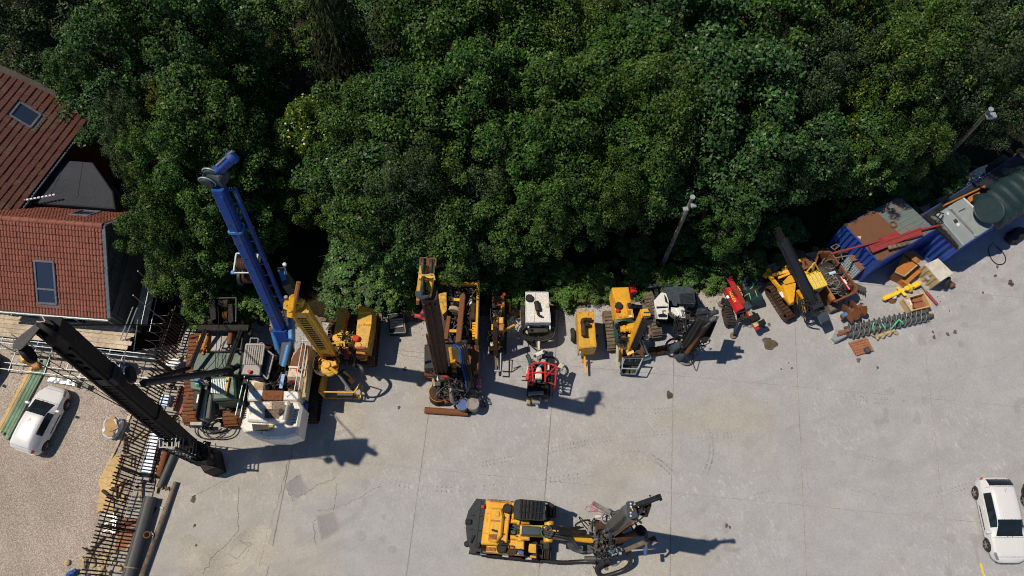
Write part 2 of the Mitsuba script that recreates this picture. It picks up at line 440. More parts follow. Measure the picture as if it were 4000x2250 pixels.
# ================================================================ the setting
rng0 = np.random.default_rng(7)
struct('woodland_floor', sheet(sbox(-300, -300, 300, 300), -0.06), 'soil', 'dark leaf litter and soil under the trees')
FA, FB = np.array([-19.80, 0.0]), np.array([-17.63, 14.6])      # the foot of the palisade fence
gravel_area = Polygon([(-60, -30), (-22, -14), tuple(FA), tuple(FB), (-17.9, 13.2), (-21, 12.6), (-26, 13.4), (-60, 15)])
struct('gravel_drive', sheet(gravel_area, -0.02), 'gravel', 'pale brown gravel drive beside the fence')
yard = Polygon([(-22, -14), tuple(FA)] + [tuple(FB)] + [p[:2] for p in [(-18.44, 15.42, 0), (-15.39, 14.74, 0), (-12.44, 14.59, 0), (-9.76, 14.34, 0), (-7.15, 14.89, 0), (-4.21, 15.04, 0), (-1.41, 15.19, 0), (2.12, 15.61, 0), (5.56, 15.9, 0), (9.37, 16.36, 0), (11.25, 16.67, 0), (12.57, 17.02, 0), (13.85, 17.6, 0), (15.89, 18.36, 0), (17.46, 18.71, 0), (19.4, 19.48, 0), (22.12, 20.79, 0), (25.39, 22.3, 0), (28.18, 24.02, 0), (31.51, 25.79, 0)]] + [(60, 34), (60, -30), (-22, -30)])
struct('concrete_yard', sheet(yard, -0.03), 'joint', 'concrete yard slab joints')
ge, gq = np.array([0.9956, -0.0941]), np.array([0.0941, 0.9956])
cuts = []
for k, x0 in enumerate((-11.9, -5.2, 1.15, 7.45, 14.0, 20.9, 27.5, 34)):
    o = ge * x0
    cuts.append(LineString([o - gq * 60, o + gq * 60]).buffer((0.013, 0.009, 0.02, 0.013)[k % 4]))
for y0 in (-0.2, 6.05, 12.15, 18.4, 25):
    o = gq * y0
    cuts.append(LineString([o - ge * 60, o + ge * 80]).buffer(0.007))
for g in yard.difference(unary_union(cuts)).geoms:
    if g.area > 0.3:
        g = g.simplify(0.005)
        k = numbered('concrete_yard__slab'); scene[k] = mikit.ply(sheet(g, 0.0), M('concrete'))

def blob(c, r, seed, sx=1.0, n=26, rough=0.25):
    rg = np.random.default_rng(seed); ph = rg.random(4) * 6.3
    a = np.arange(n) * 2 * PI / n
    q = r * (1 + rough * (np.sin(2 * a + ph[0]) * .5 + np.sin(3 * a + ph[1]) * .5 + np.sin(5 * a + ph[2]) * .4 + 0.4 * rg.normal(0, .5, n)))
    return Polygon(np.column_stack([c[0] + q * np.cos(a) * sx, c[1] + q * np.sin(a)])).buffer(0)
for i, (p, r) in enumerate([((-15.91, 5, 0), .20), ((-15.65, 3.74, 0), .10), ((-15.43, 2.82, 0), .08), ((13.89, 13.16, 0), .5), ((13.66, 14.31, 0), .28), ((14, 14.25, 0), .13), ((18.53, 12.24, 0), .17), ((22.83, 13.82, 0), .10), ((22.83, 13.52, 0), .13), ((23.6, 13.7, 0), .13), ((24.03, 13.82, 0), .15), ((14.9, 11.79, 0), .09), ((14.77, 12.08, 0), .06), ((14.33, 11.74, 0), .07), ((19.47, 11.82, 0), .1), ((27.75, 16.7, 0), .24), ((26.99, 17.13, 0), .12), ((27.23, 17.68, 0), .12), ((26.07, 16.13, 0), .09), ((-5.71, 11.76, 0), .15), ((-5.9, 9.66, 0), .12), ((8.27, 10.33, 0), .26), ((10.58, 3.74, 0), .12), ((10.74, 3.66, 0), .09), ((4.57, 1.82, 0), .2), ((4.13, 1.9, 0), .15), ((23.51, 15.89, 0), .05), ((23.6, 15.61, 0), .05), ((23.98, 15.05, 0), .06)]):
    k = numbered('concrete_yard__stain'); scene[k] = mikit.ply(sheet(blob(p, r * .8, 100 + i, 0.85), 0.004), M('stain'))
for i, (p, r) in enumerate([((-12.49, 2.7, 0), .9), ((-14.78, 2.05, 0), 1.2), ((-13.36, 2.51, 0), .7), ((-8.65, 9.12, 0), .8)]):
    k = numbered('concrete_yard__pale_patch'); scene[k] = mikit.ply(sheet(blob(p, r, 300 + i, 1.2, rough=.3), 0.003), M('patch_warm'))

def crack_and_shadow(pts, w=0.014, seed=0):
    rg = np.random.default_rng(seed); P = [V3(p)[:2] for p in pts]; out = []
    for a, b in zip(P, P[1:]):
        n = max(2, int(np.linalg.norm(b - a) / 0.18))
        for i in range(n):
            q = a + (b - a) * i / n
            out.append(q + (rg.normal(0, 0.045, 2) if i else 0))
    out.append(P[-1])
    k = numbered('concrete_yard__crack_and_shadow'); scene[k] = mikit.ply(sheet(LineString(out).buffer(w * .75, cap_style=2), 0.006), M('joint' if w > .02 else 'stain'))
crack_and_shadow([(-13.72, 5.61, 0), (-13.66, 4.72, 0), (-13.45, 3.51, 0), (-14, 2.8, 0), (-14.61, 2.23, 0), (-14.89, 1.49, 0)], .012, 1)
crack_and_shadow([(-14.05, 6.11, 0), (-15.1, 5.61, 0), (-16.05, 5.12, 0)], .009, 2)
crack_and_shadow([(-11.22, 7.44, 0), (-11.48, 6.11, 0), (-11.86, 4.04, 0), (-12.11, 2.8, 0), (-12.27, 1.68, 0)], .03, 3)
crack_and_shadow([(-10.67, 6.22, 0), (-11.2, 5.41, 0), (-10.95, 4.92, 0), (-10.37, 5.22, 0), (-9.81, 5.71, 0), (-8.92, 6.11, 0)], .012, 4)
crack_and_shadow([(-8.79, 5.81, 0), (-8.88, 4.43, 0), (-9.84, 3.94, 0), (-9.53, 2.8, 0)], .012, 5)
crack_and_shadow([(-6.63, 5.61, 0), (-8.3, 4.72, 0), (-9.68, 4.43, 0)], .010, 6)
crack_and_shadow([(-13.73, 2.33, 0), (-13.11, 2.89, 0), (-12.72, 2.89, 0), (-13.1, 2.05, 0), (-13.86, 1.86, 0)], .035, 7)
crack_and_shadow([(-6.33, 12.76, 0), (-5.49, 12.44, 0), (-4.6, 12.22, 0)], .008, 8)  # not a break: a rope shadow painted on the concrete as a dark line
crack_and_shadow([(0.33, 12.13, 0), (0.56, 11.76, 0), (0.68, 11.51, 0)], .008, 10)

def tyre_mark(pts, seed, w=.22):
    rg = np.random.default_rng(seed); P = curve(pts, 40); out = []
    for a, b in zip(P[:-1:2], P[1::2]):
        if rg.random() < .25:
            continue
        d = unit(b - a); s = np.array([-d[1], d[0], 0])
        for sg in (-1, 1):
            c = a + s * sg * .10; l = w * rg.uniform(.3, .6); q = s * sg * .8 + d * .6
            e = unit(q) * l / 2; t_ = np.array([-e[1], e[0], 0]) / max(l, .01) * .045
            out.append(Polygon([(c - e - t_)[:2], (c + e - t_)[:2], (c + e + t_)[:2], (c - e + t_)[:2]]))
    k = numbered('concrete_yard__tyre_mark'); scene[k] = mikit.ply(sheet(unary_union(out), 0.0045), M('scuff')); labels[k] = {'kind': 'stuff'}
for i, pts in enumerate(([(5.19, 6.79, 0), (5.92, 7.25, 0), (7.13, 7.09, 0), (8.08, 6.29, 0)], [(5.48, 6.49, 0), (6.32, 7.09, 0), (7.51, 6.79, 0)], [(8.52, 9.35, 0), (9.73, 8.93, 0), (10.21, 7.5, 0), (9.67, 6.1, 0)], [(9.22, 7.9, 0), (12.54, 8.31, 0), (16.51, 7.5, 0), (20.38, 6.49, 0)], [(3.99, 9.77, 0), (7.29, 9.46, 0), (11.28, 9.98, 0), (14.4, 9.98, 0)], [(-9.51, 7.5, 0), (-5.76, 5.8, 0), (-0.76, 5.61, 0), (4.26, 6.29, 0)], [(12.16, 5.12, 0), (15.83, 5.7, 0), (20.11, 5.12, 0), (23.02, 5.7, 0)], [(-2.78, 6.49, 0), (1.26, 7.29, 0), (5.56, 8.11, 0), (8.45, 8.41, 0)], [(17.97, 10.2, 0), (20.23, 9.98, 0), (23.37, 11.06, 0), (26.63, 12.37, 0)])):
    tyre_mark(pts, 500 + i)
def cover(pts, name, label, m, rim):
    k = struct(name, slab(pts, 0.0, 0.014, 0.004), rim, label)
    c = np.mean([V3(p) for p in pts], 0)
    q = [c + (V3(p) - c) * 0.86 for p in pts]
    scene[k + '__lid'] = mikit.ply(slab(q, 0.006, 0.018, 0.003), M(m))
cover([(-9.72, 4.23, 0), (-8.83, 4.48, 0), (-8.45, 3.51, 0), (-9.35, 2.99, 0)], 'inspection_cover', 'grey square cover set in the concrete below the cracked patch', 'patch', 'patch_warm')
cover([(-11.49, 5.71, 0), (-10.78, 6.22, 0), (-10.14, 5.51, 0), (-10.85, 4.92, 0)], 'inspection_cover', 'small worn square cover set in the concrete under the crane mast shadow', 'patch', 'scuff')
cover([(-13.84, 2.42, 0), (-13.34, 3.08, 0), (-12.85, 2.8, 0), (-13.36, 2.14, 0)], 'inspection_cover', 'broken square cover in the stained concrete near the fence', 'patch_warm', 'patch')
mk = struct('yellow_paint_mark', sheet(LineString([p[:2] for p in [(22.71, 1.95, 0), (22.72, 1.66, 0), (22.74, 1.41, 0)]]).buffer(0.05), 0.004), 'letters_yellow', 'short worn yellow paint line by the white hatchback')

edge = [np.array(p) for p in [(-15.37, 14.59, 0), (-12.43, 14.49, 0), (-9.75, 14.22, 0), (-7.13, 14.7, 0), (-4.2, 14.89, 0), (-1.4, 15.04, 0), (2.11, 15.42, 0), (5.55, 15.72, 0), (9.36, 16.21, 0), (11.23, 16.51, 0), (12.54, 16.82, 0), (13.83, 17.41, 0), (15.86, 18.17, 0), (17.43, 18.52, 0)]]
rd = np.random.default_rng(61); ds = []; lf = []
for a, b in zip(edge, edge[1:]):
    for i in range(int(np.linalg.norm(b - a) / .28)):
        p = lerp(a, b, rd.random()); ds.append(blob((p[0], p[1] + rd.normal(0, .12)), abs(rd.normal(.22, .12)) + .05, int(rd.integers(1e6)), 1.5, 14, .45))
    for i in range(int(np.linalg.norm(b - a) * 26)):
        p = lerp(a, b, rd.random()) - (0, abs(rd.normal(0, .55)), 0); q = rd.normal(0, 1, 2); q = q / np.linalg.norm(q) * .05; t_ = np.array([-q[1], q[0]]) * .5
        lf.append(tm([(p[0] - q[0], p[1] - q[1], .008), (p[0] + t_[0], p[1] + t_[1], .022), (p[0] + q[0], p[1] + q[1], .009), (p[0] - t_[0], p[1] - t_[1], .018)], [(0, 2, 1), (0, 3, 2)]))
k = numbered('concrete_yard__soil_drift'); scene[k] = mikit.ply(sheet(unary_union(ds), 0.005), M('dirt')); labels[k] = {'kind': 'stuff'}
k = single('fallen_leaves', cat(lf), 'stain', 'fallen brown leaves strewn on the concrete along the edge of the wood', 'leaves'); labels[k]['kind'] = 'stuff'

# kerb of old steel beams and sleepers along the wood
for i, (pts, m, lb) in enumerate([([(2.13, 15.59, 0), (3.88, 15.6, 0)], 'black', 'black steel edging beam between the white and the yellow compressor'), ([(2.22, 15.55, 0), (3.88, 15.61, 0)], 'black', 'black steel edging beam behind the yellow compressor'), ([(3.85, 15.55, 0), (4.82, 15.67, 0)], 'rust', 'short rusty edging beam lying behind the yellow compressor'), ([(4.75, 15.78, 0), (5.5, 15.9, 0)], 'black', 'black edging beam left of the amber crawler rig')]):
    a, b = pts; single('edging_beam', beam(up(a, .14), up(b, .14), .26, .28), m, lb, 'steel beam')

# ---------------------------------------------------------------- palisade fence
fence = Thing('palisade_fence', 'dark steel palisade fence with spiked pales between gravel and yard', 'fence')
L = np.linalg.norm(FB - FA); fd = (FB - FA) / L; fn2 = np.array([fd[1], -fd[0]])
pale = tm(*(lambda m: (m.vertices, m.faces))(cat(hull([(-.034, -.006, 0.05), (.034, -.006, 0.05), (.034, .014, .05), (-.034, .014, .05), (-.034, -.006, 2.28), (.034, -.006, 2.28), (.034, .014, 2.28), (-.034, .014, 2.28), (0, 0, 2.42)]))))
pd = mikit.ply(pale, M('palisade'))
n = int(L / 0.17)
for i in range(n):
    p = FA + fd * (i + 0.5) * 0.17
    if i in (10, 31, 57):
        continue
    yaw = math.degrees(math.atan2(fd[1], fd[0])) + rng0.normal(0, 1.5)
    fence('pale', {**pd, 'to_world': T().translate([p[0], p[1], 0]).rotate([0, 0, 1], yaw).rotate([0, 1, 0], rng0.normal(0, .6)).rotate([1, 0, 0], rng0.normal(0, .8))}, 'palisade')
for z in (0.45, 1.95):
    a, b = FA + fn2 * 0.045, FB + fn2 * 0.045
    fence('rail', beam((*a, z), (*b, z), 0.05, 0.06), 'palisade')
for i in range(6):
    p = FA + fd * (0.9 + i * 2.7) + fn2 * 0.12
    fence('post', beam((*p, 0), (*p, 2.3), 0.09, 0.1), 'palisade')

def coil(c0, c1, R, turns, r, seed):
    rg = np.random.default_rng(seed); n = int(turns * 14); t = np.arange(n + 1) / n; a = t * turns * 2 * PI
    d, s, u = frame(V3(c1) - V3(c0)); jr = R * (1 + 0.15 * np.sin(a * 0.37 + seed))
    P = V3(c0) + (V3(c1) - V3(c0)) * t[:, None] + s * (jr * np.cos(a))[:, None] + u * (jr * np.sin(a))[:, None]
    return tube(P, r, 5)
def fpt(s, off, z):
    p = FA + fd * s + fn2 * off
    return (p[0], p[1], z)
single('razor_wire', coil(fpt(8.2, -.28, 2.5), fpt(14.2, -.28, 2.5), .32, 13, .012, 3), 'wire', 'loose coil of razor wire along the top of the fence by the house', 'razor wire', smooth=40)
single('razor_wire', coil(fpt(3.5, -.5, 1.9), fpt(7.2, -.4, 2.0), .34, 6, .006, 5), 'wire', 'thin stretched wire coil hanging over the yellow board by the fence', 'razor wire', smooth=40)

# ---------------------------------------------------------------- what lies on the gravel along the fence
def plank(name, a, b, w, h, m, lb, cat_='plank', z=0.0):
    return single(name, beam(up(a, z + h / 2), up(b, z + h / 2), w, h, c=.01), m, lb, cat_)
plank('timber_batten', (-20.69, 5.91, 0), (-20.25, 7.58, 0), .14, .07, 'plank', 'pale timber batten along the gravel edge beside the yellow boards')
plank('timber_batten', (-20.24, 7.61, 0), (-19.78, 9.52, 0), .15, .07, 'plank', 'pale timber batten along the gravel edge below the bulk bag')
single('particle_board', slab([(-20.79, 5.92, 0), (-20.49, 6.2, 0), (-20.38, 6.37, 0), (-19.96, 6.06, 0), (-19.77, 4.33, 0), (-20.28, 4.44, 0), (-20.61, 4.33, 0), (-20.61, 4.88, 0), (-20.63, 5.5, 0)], 0.02, 0.06, 0), 'plywood', 'ragged yellow board leaning out from under the fence', 'board')
single('particle_board', slab([(-20.18, 7.22, 0), (-19.85, 7.18, 0), (-19.95, 6.05, 0), (-20.19, 5.63, 0), (-20.69, 5.63, 0), (-20.8, 5.91, 0), (-20.5, 6.65, 0)], 0.02, 0.09, .01), 'plywood', 'yellow sheet of board with ring marks at the fence foot', 'board')
single('particle_board', slab([(-19.93, 5.99, 0), (-19.5, 5.88, 0), (-19.64, 5.12, 0), (-19.98, 5.26, 0)], 0.05, 0.12, .01), 'plywood', 'small yellow board lying on scrap between fence and pipe', 'board')
st = Thing('sheet_stack', 'white and pale blue wrapped sheets stacked behind the fence pales', 'sheet stack')
st('sheet', slab([(-18.49, 8.71, 0), (-18.05, 8.67, 0), (-18.16, 6.26, 0), (-18.72, 6.33, 0)], 0.0, 0.22, .02), 'plastic_blue')
st('sheet', slab([(-18.42, 8.52, 0), (-18.05, 8.49, 0), (-18.11, 6.93, 0), (-18.51, 6.97, 0)], 0.22, 0.28, .01), 'plastic_white')
single('wrapped_sheets', slab([(-18.31, 10.3, 0), (-17.85, 10.26, 0), (-17.89, 9.67, 0), (-18.34, 9.73, 0)], 0.0, 0.3, .02), 'plastic_blue', 'short pale blue wrapped pack near the mast and the green rig', 'wrapped pack')
rk = Thing('steel_rack', 'white steel trestle frame lying behind the fence pales', 'steel frame')
R8 = [(-20.18, 4.21, 0.25), (-19.47, 4.14, 0.25), (-20.12, 3.7, 0.25), (-19.45, 4.04, 0.25), (-20.08, 3.37, 0.25), (-19.71, 3.57, 0.25), (-19.9, 3.84, 0.25), (-19.41, 3.97, 0.25), (-19.64, 4.31, 0.25), (-19.49, 3.34, 0.25), (-20, 3.64, 0.25), (-19.39, 3.37, 0.25), (-19.49, 4.21, 0.25), (-19.39, 3.37, 0.25)]
for a, b in zip(R8[::2], R8[1::2]):
    rk('bar', beam(a, b, .06, .05), 'plastic_white')
single('rusty_plate', slab([(-19.26, 4.06, 0), (-18.53, 4.06, 0), (-18.67, 2.59, 0), (-19.38, 2.62, 0)], 0.03, 0.08, .01), 'pallet_red', 'flat brown plate with speckled top behind the fence beside the big grey pipe', 'steel plate')
single('steel_channel', beam((-17.36, 10.76, 0.2), (-17.51, 9.44, 0.2), .16, .14), 'rust', 'rusty channel lying beside the green rig track, upper one', 'steel beam')
single('steel_channel', beam((-16.96, 10.11, 0.2), (-17.17, 9.29, 0.2), .16, .14), 'maroon', 'reddish channel end lying beside the green rig track', 'steel beam')
single('steel_channel', beam((-18.03, 7.55, 0.12), (-18.18, 5.79, 0.12), .12, .14), 'brown_steel', 'long rusty channel along the inside of the fence foot', 'steel beam')
single('steel_pipe', cat(rod((-17.57, 7.4, 0.2), (-17.77, 6.09, 0.2), .17, 16)), 'rust', 'short rusty pipe with orange end beside the mast foot', 'pipe', smooth=40)
bp = Thing('steel_pipe', 'slim grey pipe lying between mast foot and rusty pipe', 'pipe')
bp('tube', rod((-17.18, 7.19, 0.18), (-17.64, 5.54, 0.18), .15, 16), 'pipe_grey', 40)
bp('spigot', rod((-17.49, 5.58, 0.18), (-17.43, 5.44, 0.18), .05, 8), 'rust', 40); bp('spigot', rod((-17.32, 5.61, 0.18), (-17.23, 5.42, 0.18), .06, 8), 'rust', 40)
big = Thing('steel_casing', 'large dark grey steel casing pipe lying along the fence', 'pipe')
ca, cb = np.array((-17.93, 5.08, 0.31)), np.array((-18.36, 1.24, 0.31))
big('tube', tube([ca, cb], .31, 32), 'pipe_grey', 40)
cd = unit(cb - ca)
big('seam', beam(ca + np.array([-.09, .03, .30]), cb + np.array([-.09, .03, .30]), .02, .012), 'dark')
big('end_band', ring(lerp(ca, cb, .86), cd, .315, .025, 28, 6), 'yellow', 40)
cc = np.array((-17.67, 3.26, 0.58))
single('steel_collar', ring(cc, (.35, .1, 1), .145, .035, 24, 8), 'rust', 'rusty ring collar resting on the big grey casing', 'pipe collar', smooth=40)
lp = Thing('long_pole', 'long weathered pole lying on the yard beside the grey casing', 'pole')
la, lb = np.array((-16.86, 5.84, 0.18)), np.array((-17.78, 1.24, 0.18))
lp('shaft', tube([la, lerp(la, lb, .3), lerp(la, lb, .31), lb], .16, 14, radii=[.10, .115, .13, .135]), 'old_wood', 40)
lp('bracket', box(lerp(la, lb, .28) + np.array([-.18, 0, .05]), (.12, .2, .12), 1.2), 'steel')
lp('bracket', box(lerp(la, lb, .54) + np.array([-.2, 0, .05]), (.12, .2, .12), 1.2), 'steel')
# rubbish between fence and pipes: one heap nobody could count
rs = np.random.default_rng(5); out = []
for i in range(95):
    s = rs.uniform(.5, 13.5); off = rs.uniform(.15, 1.5) if rs.random() < .5 else rs.uniform(-1.2, -.2)
    p = FA + fd * s + fn2 * off; a = rs.uniform(0, PI); l = rs.uniform(.2, .9)
    d = np.array([math.cos(a), math.sin(a), rs.normal(0, .08)]) * l / 2; c = np.array([p[0], p[1], rs.uniform(.06, .22)])
    out.append(beam(c - d, c + d, rs.uniform(.03, .16), rs.uniform(.03, .1)))
k = single('scrap_litter', cat(out[::2]), 'brown_steel', 'rusty offcuts and scrap bars strewn along the fence foot', 'scrap'); labels[k]['kind'] = 'stuff'
k = single('timber_litter', cat(out[1::2]), 'crate', 'broken timber offcuts strewn along the fence foot', 'scrap'); labels[k]['kind'] = 'stuff'
rs = np.random.default_rng(8); out = []
for i in range(60):
    p = np.array((-19.8, 2.05, 0)) + np.array([rs.normal(0, .55), rs.normal(0, .35), 0]); r = rs.uniform(.06, .16)
    m = trimesh.creation.icosphere(1, r); m.vertices *= [1, 1, .6]; m.apply_translation([p[0], p[1], r * .4]); out.append(m)
k = single('broken_brick', cat(out), 'crate', 'heap of broken tan brick and tile behind the lowest fence pales', 'rubble'); labels[k]['kind'] = 'stuff'

def sack(c, l, w, h, yaw, seed):
    m = trimesh.creation.icosphere(3, 1.0); v = m.vertices.copy()
    v = np.sign(v) * np.abs(v) ** 0.75
    v *= [l / 2, w / 2, h / 2]; v += 0.05 * (meshkit.fbm(m.vertices * 2.6 + seed, 3)[:, None] - .5) * m.vertices * 4
    ca, sa = math.cos(yaw), math.sin(yaw)
    v = v @ np.array([[ca, sa, 0], [-sa, ca, 0], [0, 0, 1]]); v += np.array(c); v[:, 2] = np.maximum(v[:, 2], 0.004)
    return tm(v, m.faces)
bb = Thing('bulk_bag', 'open white bulk bag holding flattened cardboard on the gravel', 'bulk bag')
c = np.array((-20.44, 8.53, 0.3)); bb('bag', sack(c, .85, 1.1, .55, -.35, 4), 'plastic_white', True)
bb('rim', tube(curve([c + np.array([.33 * math.cos(a) - .1 * math.sin(a), .45 * math.sin(a), .27 + .05 * math.sin(3 * a)]) for a in np.linspace(0, 2 * PI, 13)], 4), 0.045, 8), 'plastic_white', 40)
for i, (dx, dy, y) in enumerate([(-.05, .2, .9), (.12, -.05, .5), (-.1, -.22, 1.2), (.1, -.4, .2)]):
    single('cardboard_box', box(c + np.array([dx, dy, .30 + .02 * i]), (.62 - .1 * i, .4 - .06 * i, .05), y, .004), 'cardboard', ('long flat brown cardboard sheet on top in the bulk bag', 'folded cardboard flap in the middle of the bulk bag', 'cardboard piece at the lower left of the bulk bag', 'small cardboard flap poking out at the bottom of the bulk bag')[i], 'cardboard')
fo = Thing('foil_pack', 'pack wrapped in crinkled silver foil lying on the gravel', 'wrapped pack')
q = [(-24.38, 11.29, 0.3), (-22.83, 11.06, 0.3), (-22.88, 10.72, 0.3), (-24.43, 10.95, 0.3)]; rg = np.random.default_rng(3)
m = slab(q, 0, .3, .04); m = trimesh.Trimesh(m.vertices, m.faces).subdivide().subdivide().subdivide().subdivide(); v = m.vertices.copy(); v += .03 * (np.stack([meshkit.noise(v * 6, s) for s in (1, 2, 3)], 1) - .5)
fo('bundle', tm(v, m.faces), 'foil')
fo('flap', slab([(-22.95, 11.32, 0.2), (-22.72, 11.3, 0.2), (-22.75, 11.09, 0.2), (-22.95, 11.13, 0.2)], .16, .2), 'plastic_white')
single('timber_offcut', slab([(-22.82, 11.28, 0), (-22.63, 11.26, 0), (-22.67, 11.16, 0), (-22.84, 11.18, 0)], 0, .05), 'plywood', 'tiny pale offcut beside the foil pack', 'offcut')
wb = Thing('wheelbarrow', 'small green wheelbarrow lying by the foil pack', 'wheelbarrow')
a, b = np.array((-22.64, 10.77, 0.3)), np.array((-22.14, 10.7, 0.3))
wb('tray', hull([lerp(a, b, .25) + (0, .16, 0), lerp(a, b, .9) + (0, .12, 0), lerp(a, b, .25) - (0, .16, 0), lerp(a, b, .9) - (0, .12, 0), lerp(a, b, .45) + (0, .08, -.22), lerp(a, b, .7) - (0, .08, .22)]), 'green')
wb('handle', rod(a, lerp(a, b, .4) + (0, .1, 0), .02), 'black', 40); wb('handle', rod(a + (0, -.2, 0), lerp(a, b, .4) - (0, .1, 0), .02), 'black', 40)
wb('wheel', disc(b + (0, 0, -.16), (.2, 1, 0), .15, .06), 'tyre', 40)
# long timber stacked on the gravel
A0, A1 = [(-25.46, 12.26, 0.05), (-25.09, 12.16, 0.05), (-24.73, 12.06, 0.05)], [(-26.49, 8.48, 0.05), (-26.21, 8.19, 0.05), (-25.88, 8.02, 0.05)]
for i in range(9):
    t = i / 8; a = lerp(A0[0], A0[2], t); b = lerp(A1[0], A1[2], t); e = unit(b - a)
    a = a - e * rng0.uniform(-.12, .2); b = b + e * rng0.uniform(-.2, .12)
    green = i >= 3
    lb2 = ('outermost pale yellow board of the long timber laid on the gravel', 'second pale yellow board of the long timber laid on the gravel', 'third pale board next to the green timber on the gravel', 'grey green treated board next to the pale timber', 'second green treated board of the long timber beside the white car', 'third green treated board of the long timber beside the white car', 'fourth green treated board of the long timber beside the white car', 'fifth green treated board of the long timber beside the white car', 'green treated board nearest the white car')[i]
    single('timber_board', beam(a + (0, 0, .03 * (i % 2) + .02), b + (0, 0, .03 * (i % 2) + .02), .105, .09, c=.006), 'treated' if green else 'plywood', lb2, 'timber board', 'long timber boards on the gravel')
rw = Thing('roof_window', 'spare roof window in a grey frame lying near the scaffold', 'roof window')
q = np.array([(-20.89, 12.04, 0.45), (-20.25, 12.02, 0.45), (-19.98, 11.59, 0.45), (-20.44, 11.29, 0.45)])
qc = q.mean(0)
for i in range(4):
    rw('frame', beam(q[i], q[(i + 1) % 4], .09, .1), 'lead')
rw('pane', slab(qc + (q - qc) * .9, .40, .42, 0), 'sky_glass'); rw('flashing', slab([(-20.86, 12.12, 0.5), (-20.31, 12.1, 0.5), (-20.17, 11.95, 0.5), (-20.89, 11.98, 0.5)], .44, .5, .01), 'lead')
single('blue_bag', sack((-21.14, 1.54, 0.15), .55, .22, .3, .5, 9), 'blue', 'bright blue sheet crumpled at the bottom edge by the fence', 'sheet', smooth=True)
single('white_slab', slab([(-18.26, 11.78, 0), (-17.88, 12.16, 0), (-17.55, 12.12, 0), (-17.43, 11.91, 0), (-17.76, 11.7, 0)], 0.5, .62, .02), 'plastic_white', 'white rounded sheet lying behind the black braces', 'sheet')

# ================================================================ houses
def roof_tile(w, l, rolls=2):
    """One interlocking tile: rolls across, a rounded front lip; x across, y up the slope."""
    xs, zs = [], []
    for r in range(rolls):
        for t, z in ((0.0, 0.0), (0.22, 0.0), (0.36, 0.035), (0.60, 0.046), (0.84, 0.035)):
            xs.append((r + t) * w / rolls); zs.append(z)
    xs.append(w * 0.995); zs.append(0.0)
    n = len(xs); v = []; f = []
    for y, dz in ((0.0, 0.052), (l, 0.0)):
        v += [(x, y, z + dz) for x, z in zip(xs, zs)]
    v += [(x, 0.0, z - 0.004) for x, z in zip(xs, zs)]
    for i in range(n - 1):
        f += [(i, i + 1, n + i + 1), (i, n + i + 1, n + i), (2 * n + i, 2 * n + i + 1, i + 1), (2 * n + i, i + 1, i)]
    return tm(v, f)

def tiled(t, parent, e0, e1, top0, w, g, m, limit, seed, skip=(), part='tile', budget=None):
    """Tiles laid course by course on the slope from the eave e0-e1 up to top0; `limit` of them as pieces, nearest the camera first."""
    e0, e1, top0 = V3(e0), V3(e1), V3(top0); a = unit(e1 - e0); u = top0 - e0; S = np.linalg.norm(u); u = u / S; nn = unit(np.cross(a, u))
    cols, rows = int(np.linalg.norm(e1 - e0) / w), int(S / g); g = S / rows
    base = roof_tile(w, g * 1.12); d = mikit.ply(base, M(m)); rg = np.random.default_rng(seed); rest = []; made = 0
    todo = []
    for r in range(rows):
        for c in range(cols):
            p = e0 + a * c * w + u * r * g + nn * 0.02
            q = p + a * w / 2 + u * g / 2
            if any(s(q) for s in skip):
                continue
            todo.append((-q[0], p, rg.normal(0, .009, 2)))
    todo.sort(key=lambda x: x[0])
    for _, p, j in todo:
        Mx = np.eye(4); Mx[:3, 0], Mx[:3, 1], Mx[:3, 2], Mx[:3, 3] = a, u + nn * j[0], nn + a * j[1], p + nn * abs(j[0])
        if made < limit:
            t(part, {**d, 'to_world': T(Mx)}, m, under=parent); made += 1
        else:
            v = base.vertices @ Mx[:3, :3].T + Mx[:3, 3]; rest.append(tm(v, base.faces))
    if rest:
        t(part + '_field', cat(rest), m, under=parent, stuff=True)
    return a, u, nn

def skylight(t, c, a, u, nn, w, l, under, bars=0, name='roof_window'):
    c = V3(c); k = t(name, cat(beam(c - u * l / 2 - a * w / 2, c - u * l / 2 + a * w / 2, .1, .2, nn), beam(c + u * l / 2 - a * w / 2, c + u * l / 2 + a * w / 2, .1, .2, nn),
        beam(c - u * l / 2 - a * w / 2, c + u * l / 2 - a * w / 2, .1, .2, nn), beam(c - u * l / 2 + a * w / 2, c + u * l / 2 + a * w / 2, .1, .2, nn),
        *[beam(c - a * w / 2 + u * l * b, c + a * w / 2 + u * l * b, .09, .19, nn) for b in ([bars] if bars else [])]), 'lead', under=under)
    q = [c - u * l / 2 - a * w / 2, c - u * l / 2 + a * w / 2, c + u * l / 2 + a * w / 2, c + u * l / 2 - a * w / 2]
    t('pane', hull([p + nn * .05 for p in q] + [p + nn * .035 for p in q]), 'sky_glass', under=k)
    t('flashing', cat(beam(c - u * (l / 2 + .12) - a * (w / 2 + .08), c - u * (l / 2 + .12) + a * (w / 2 + .1), .22, .09, nn)), 'lead', under=k)
    return k

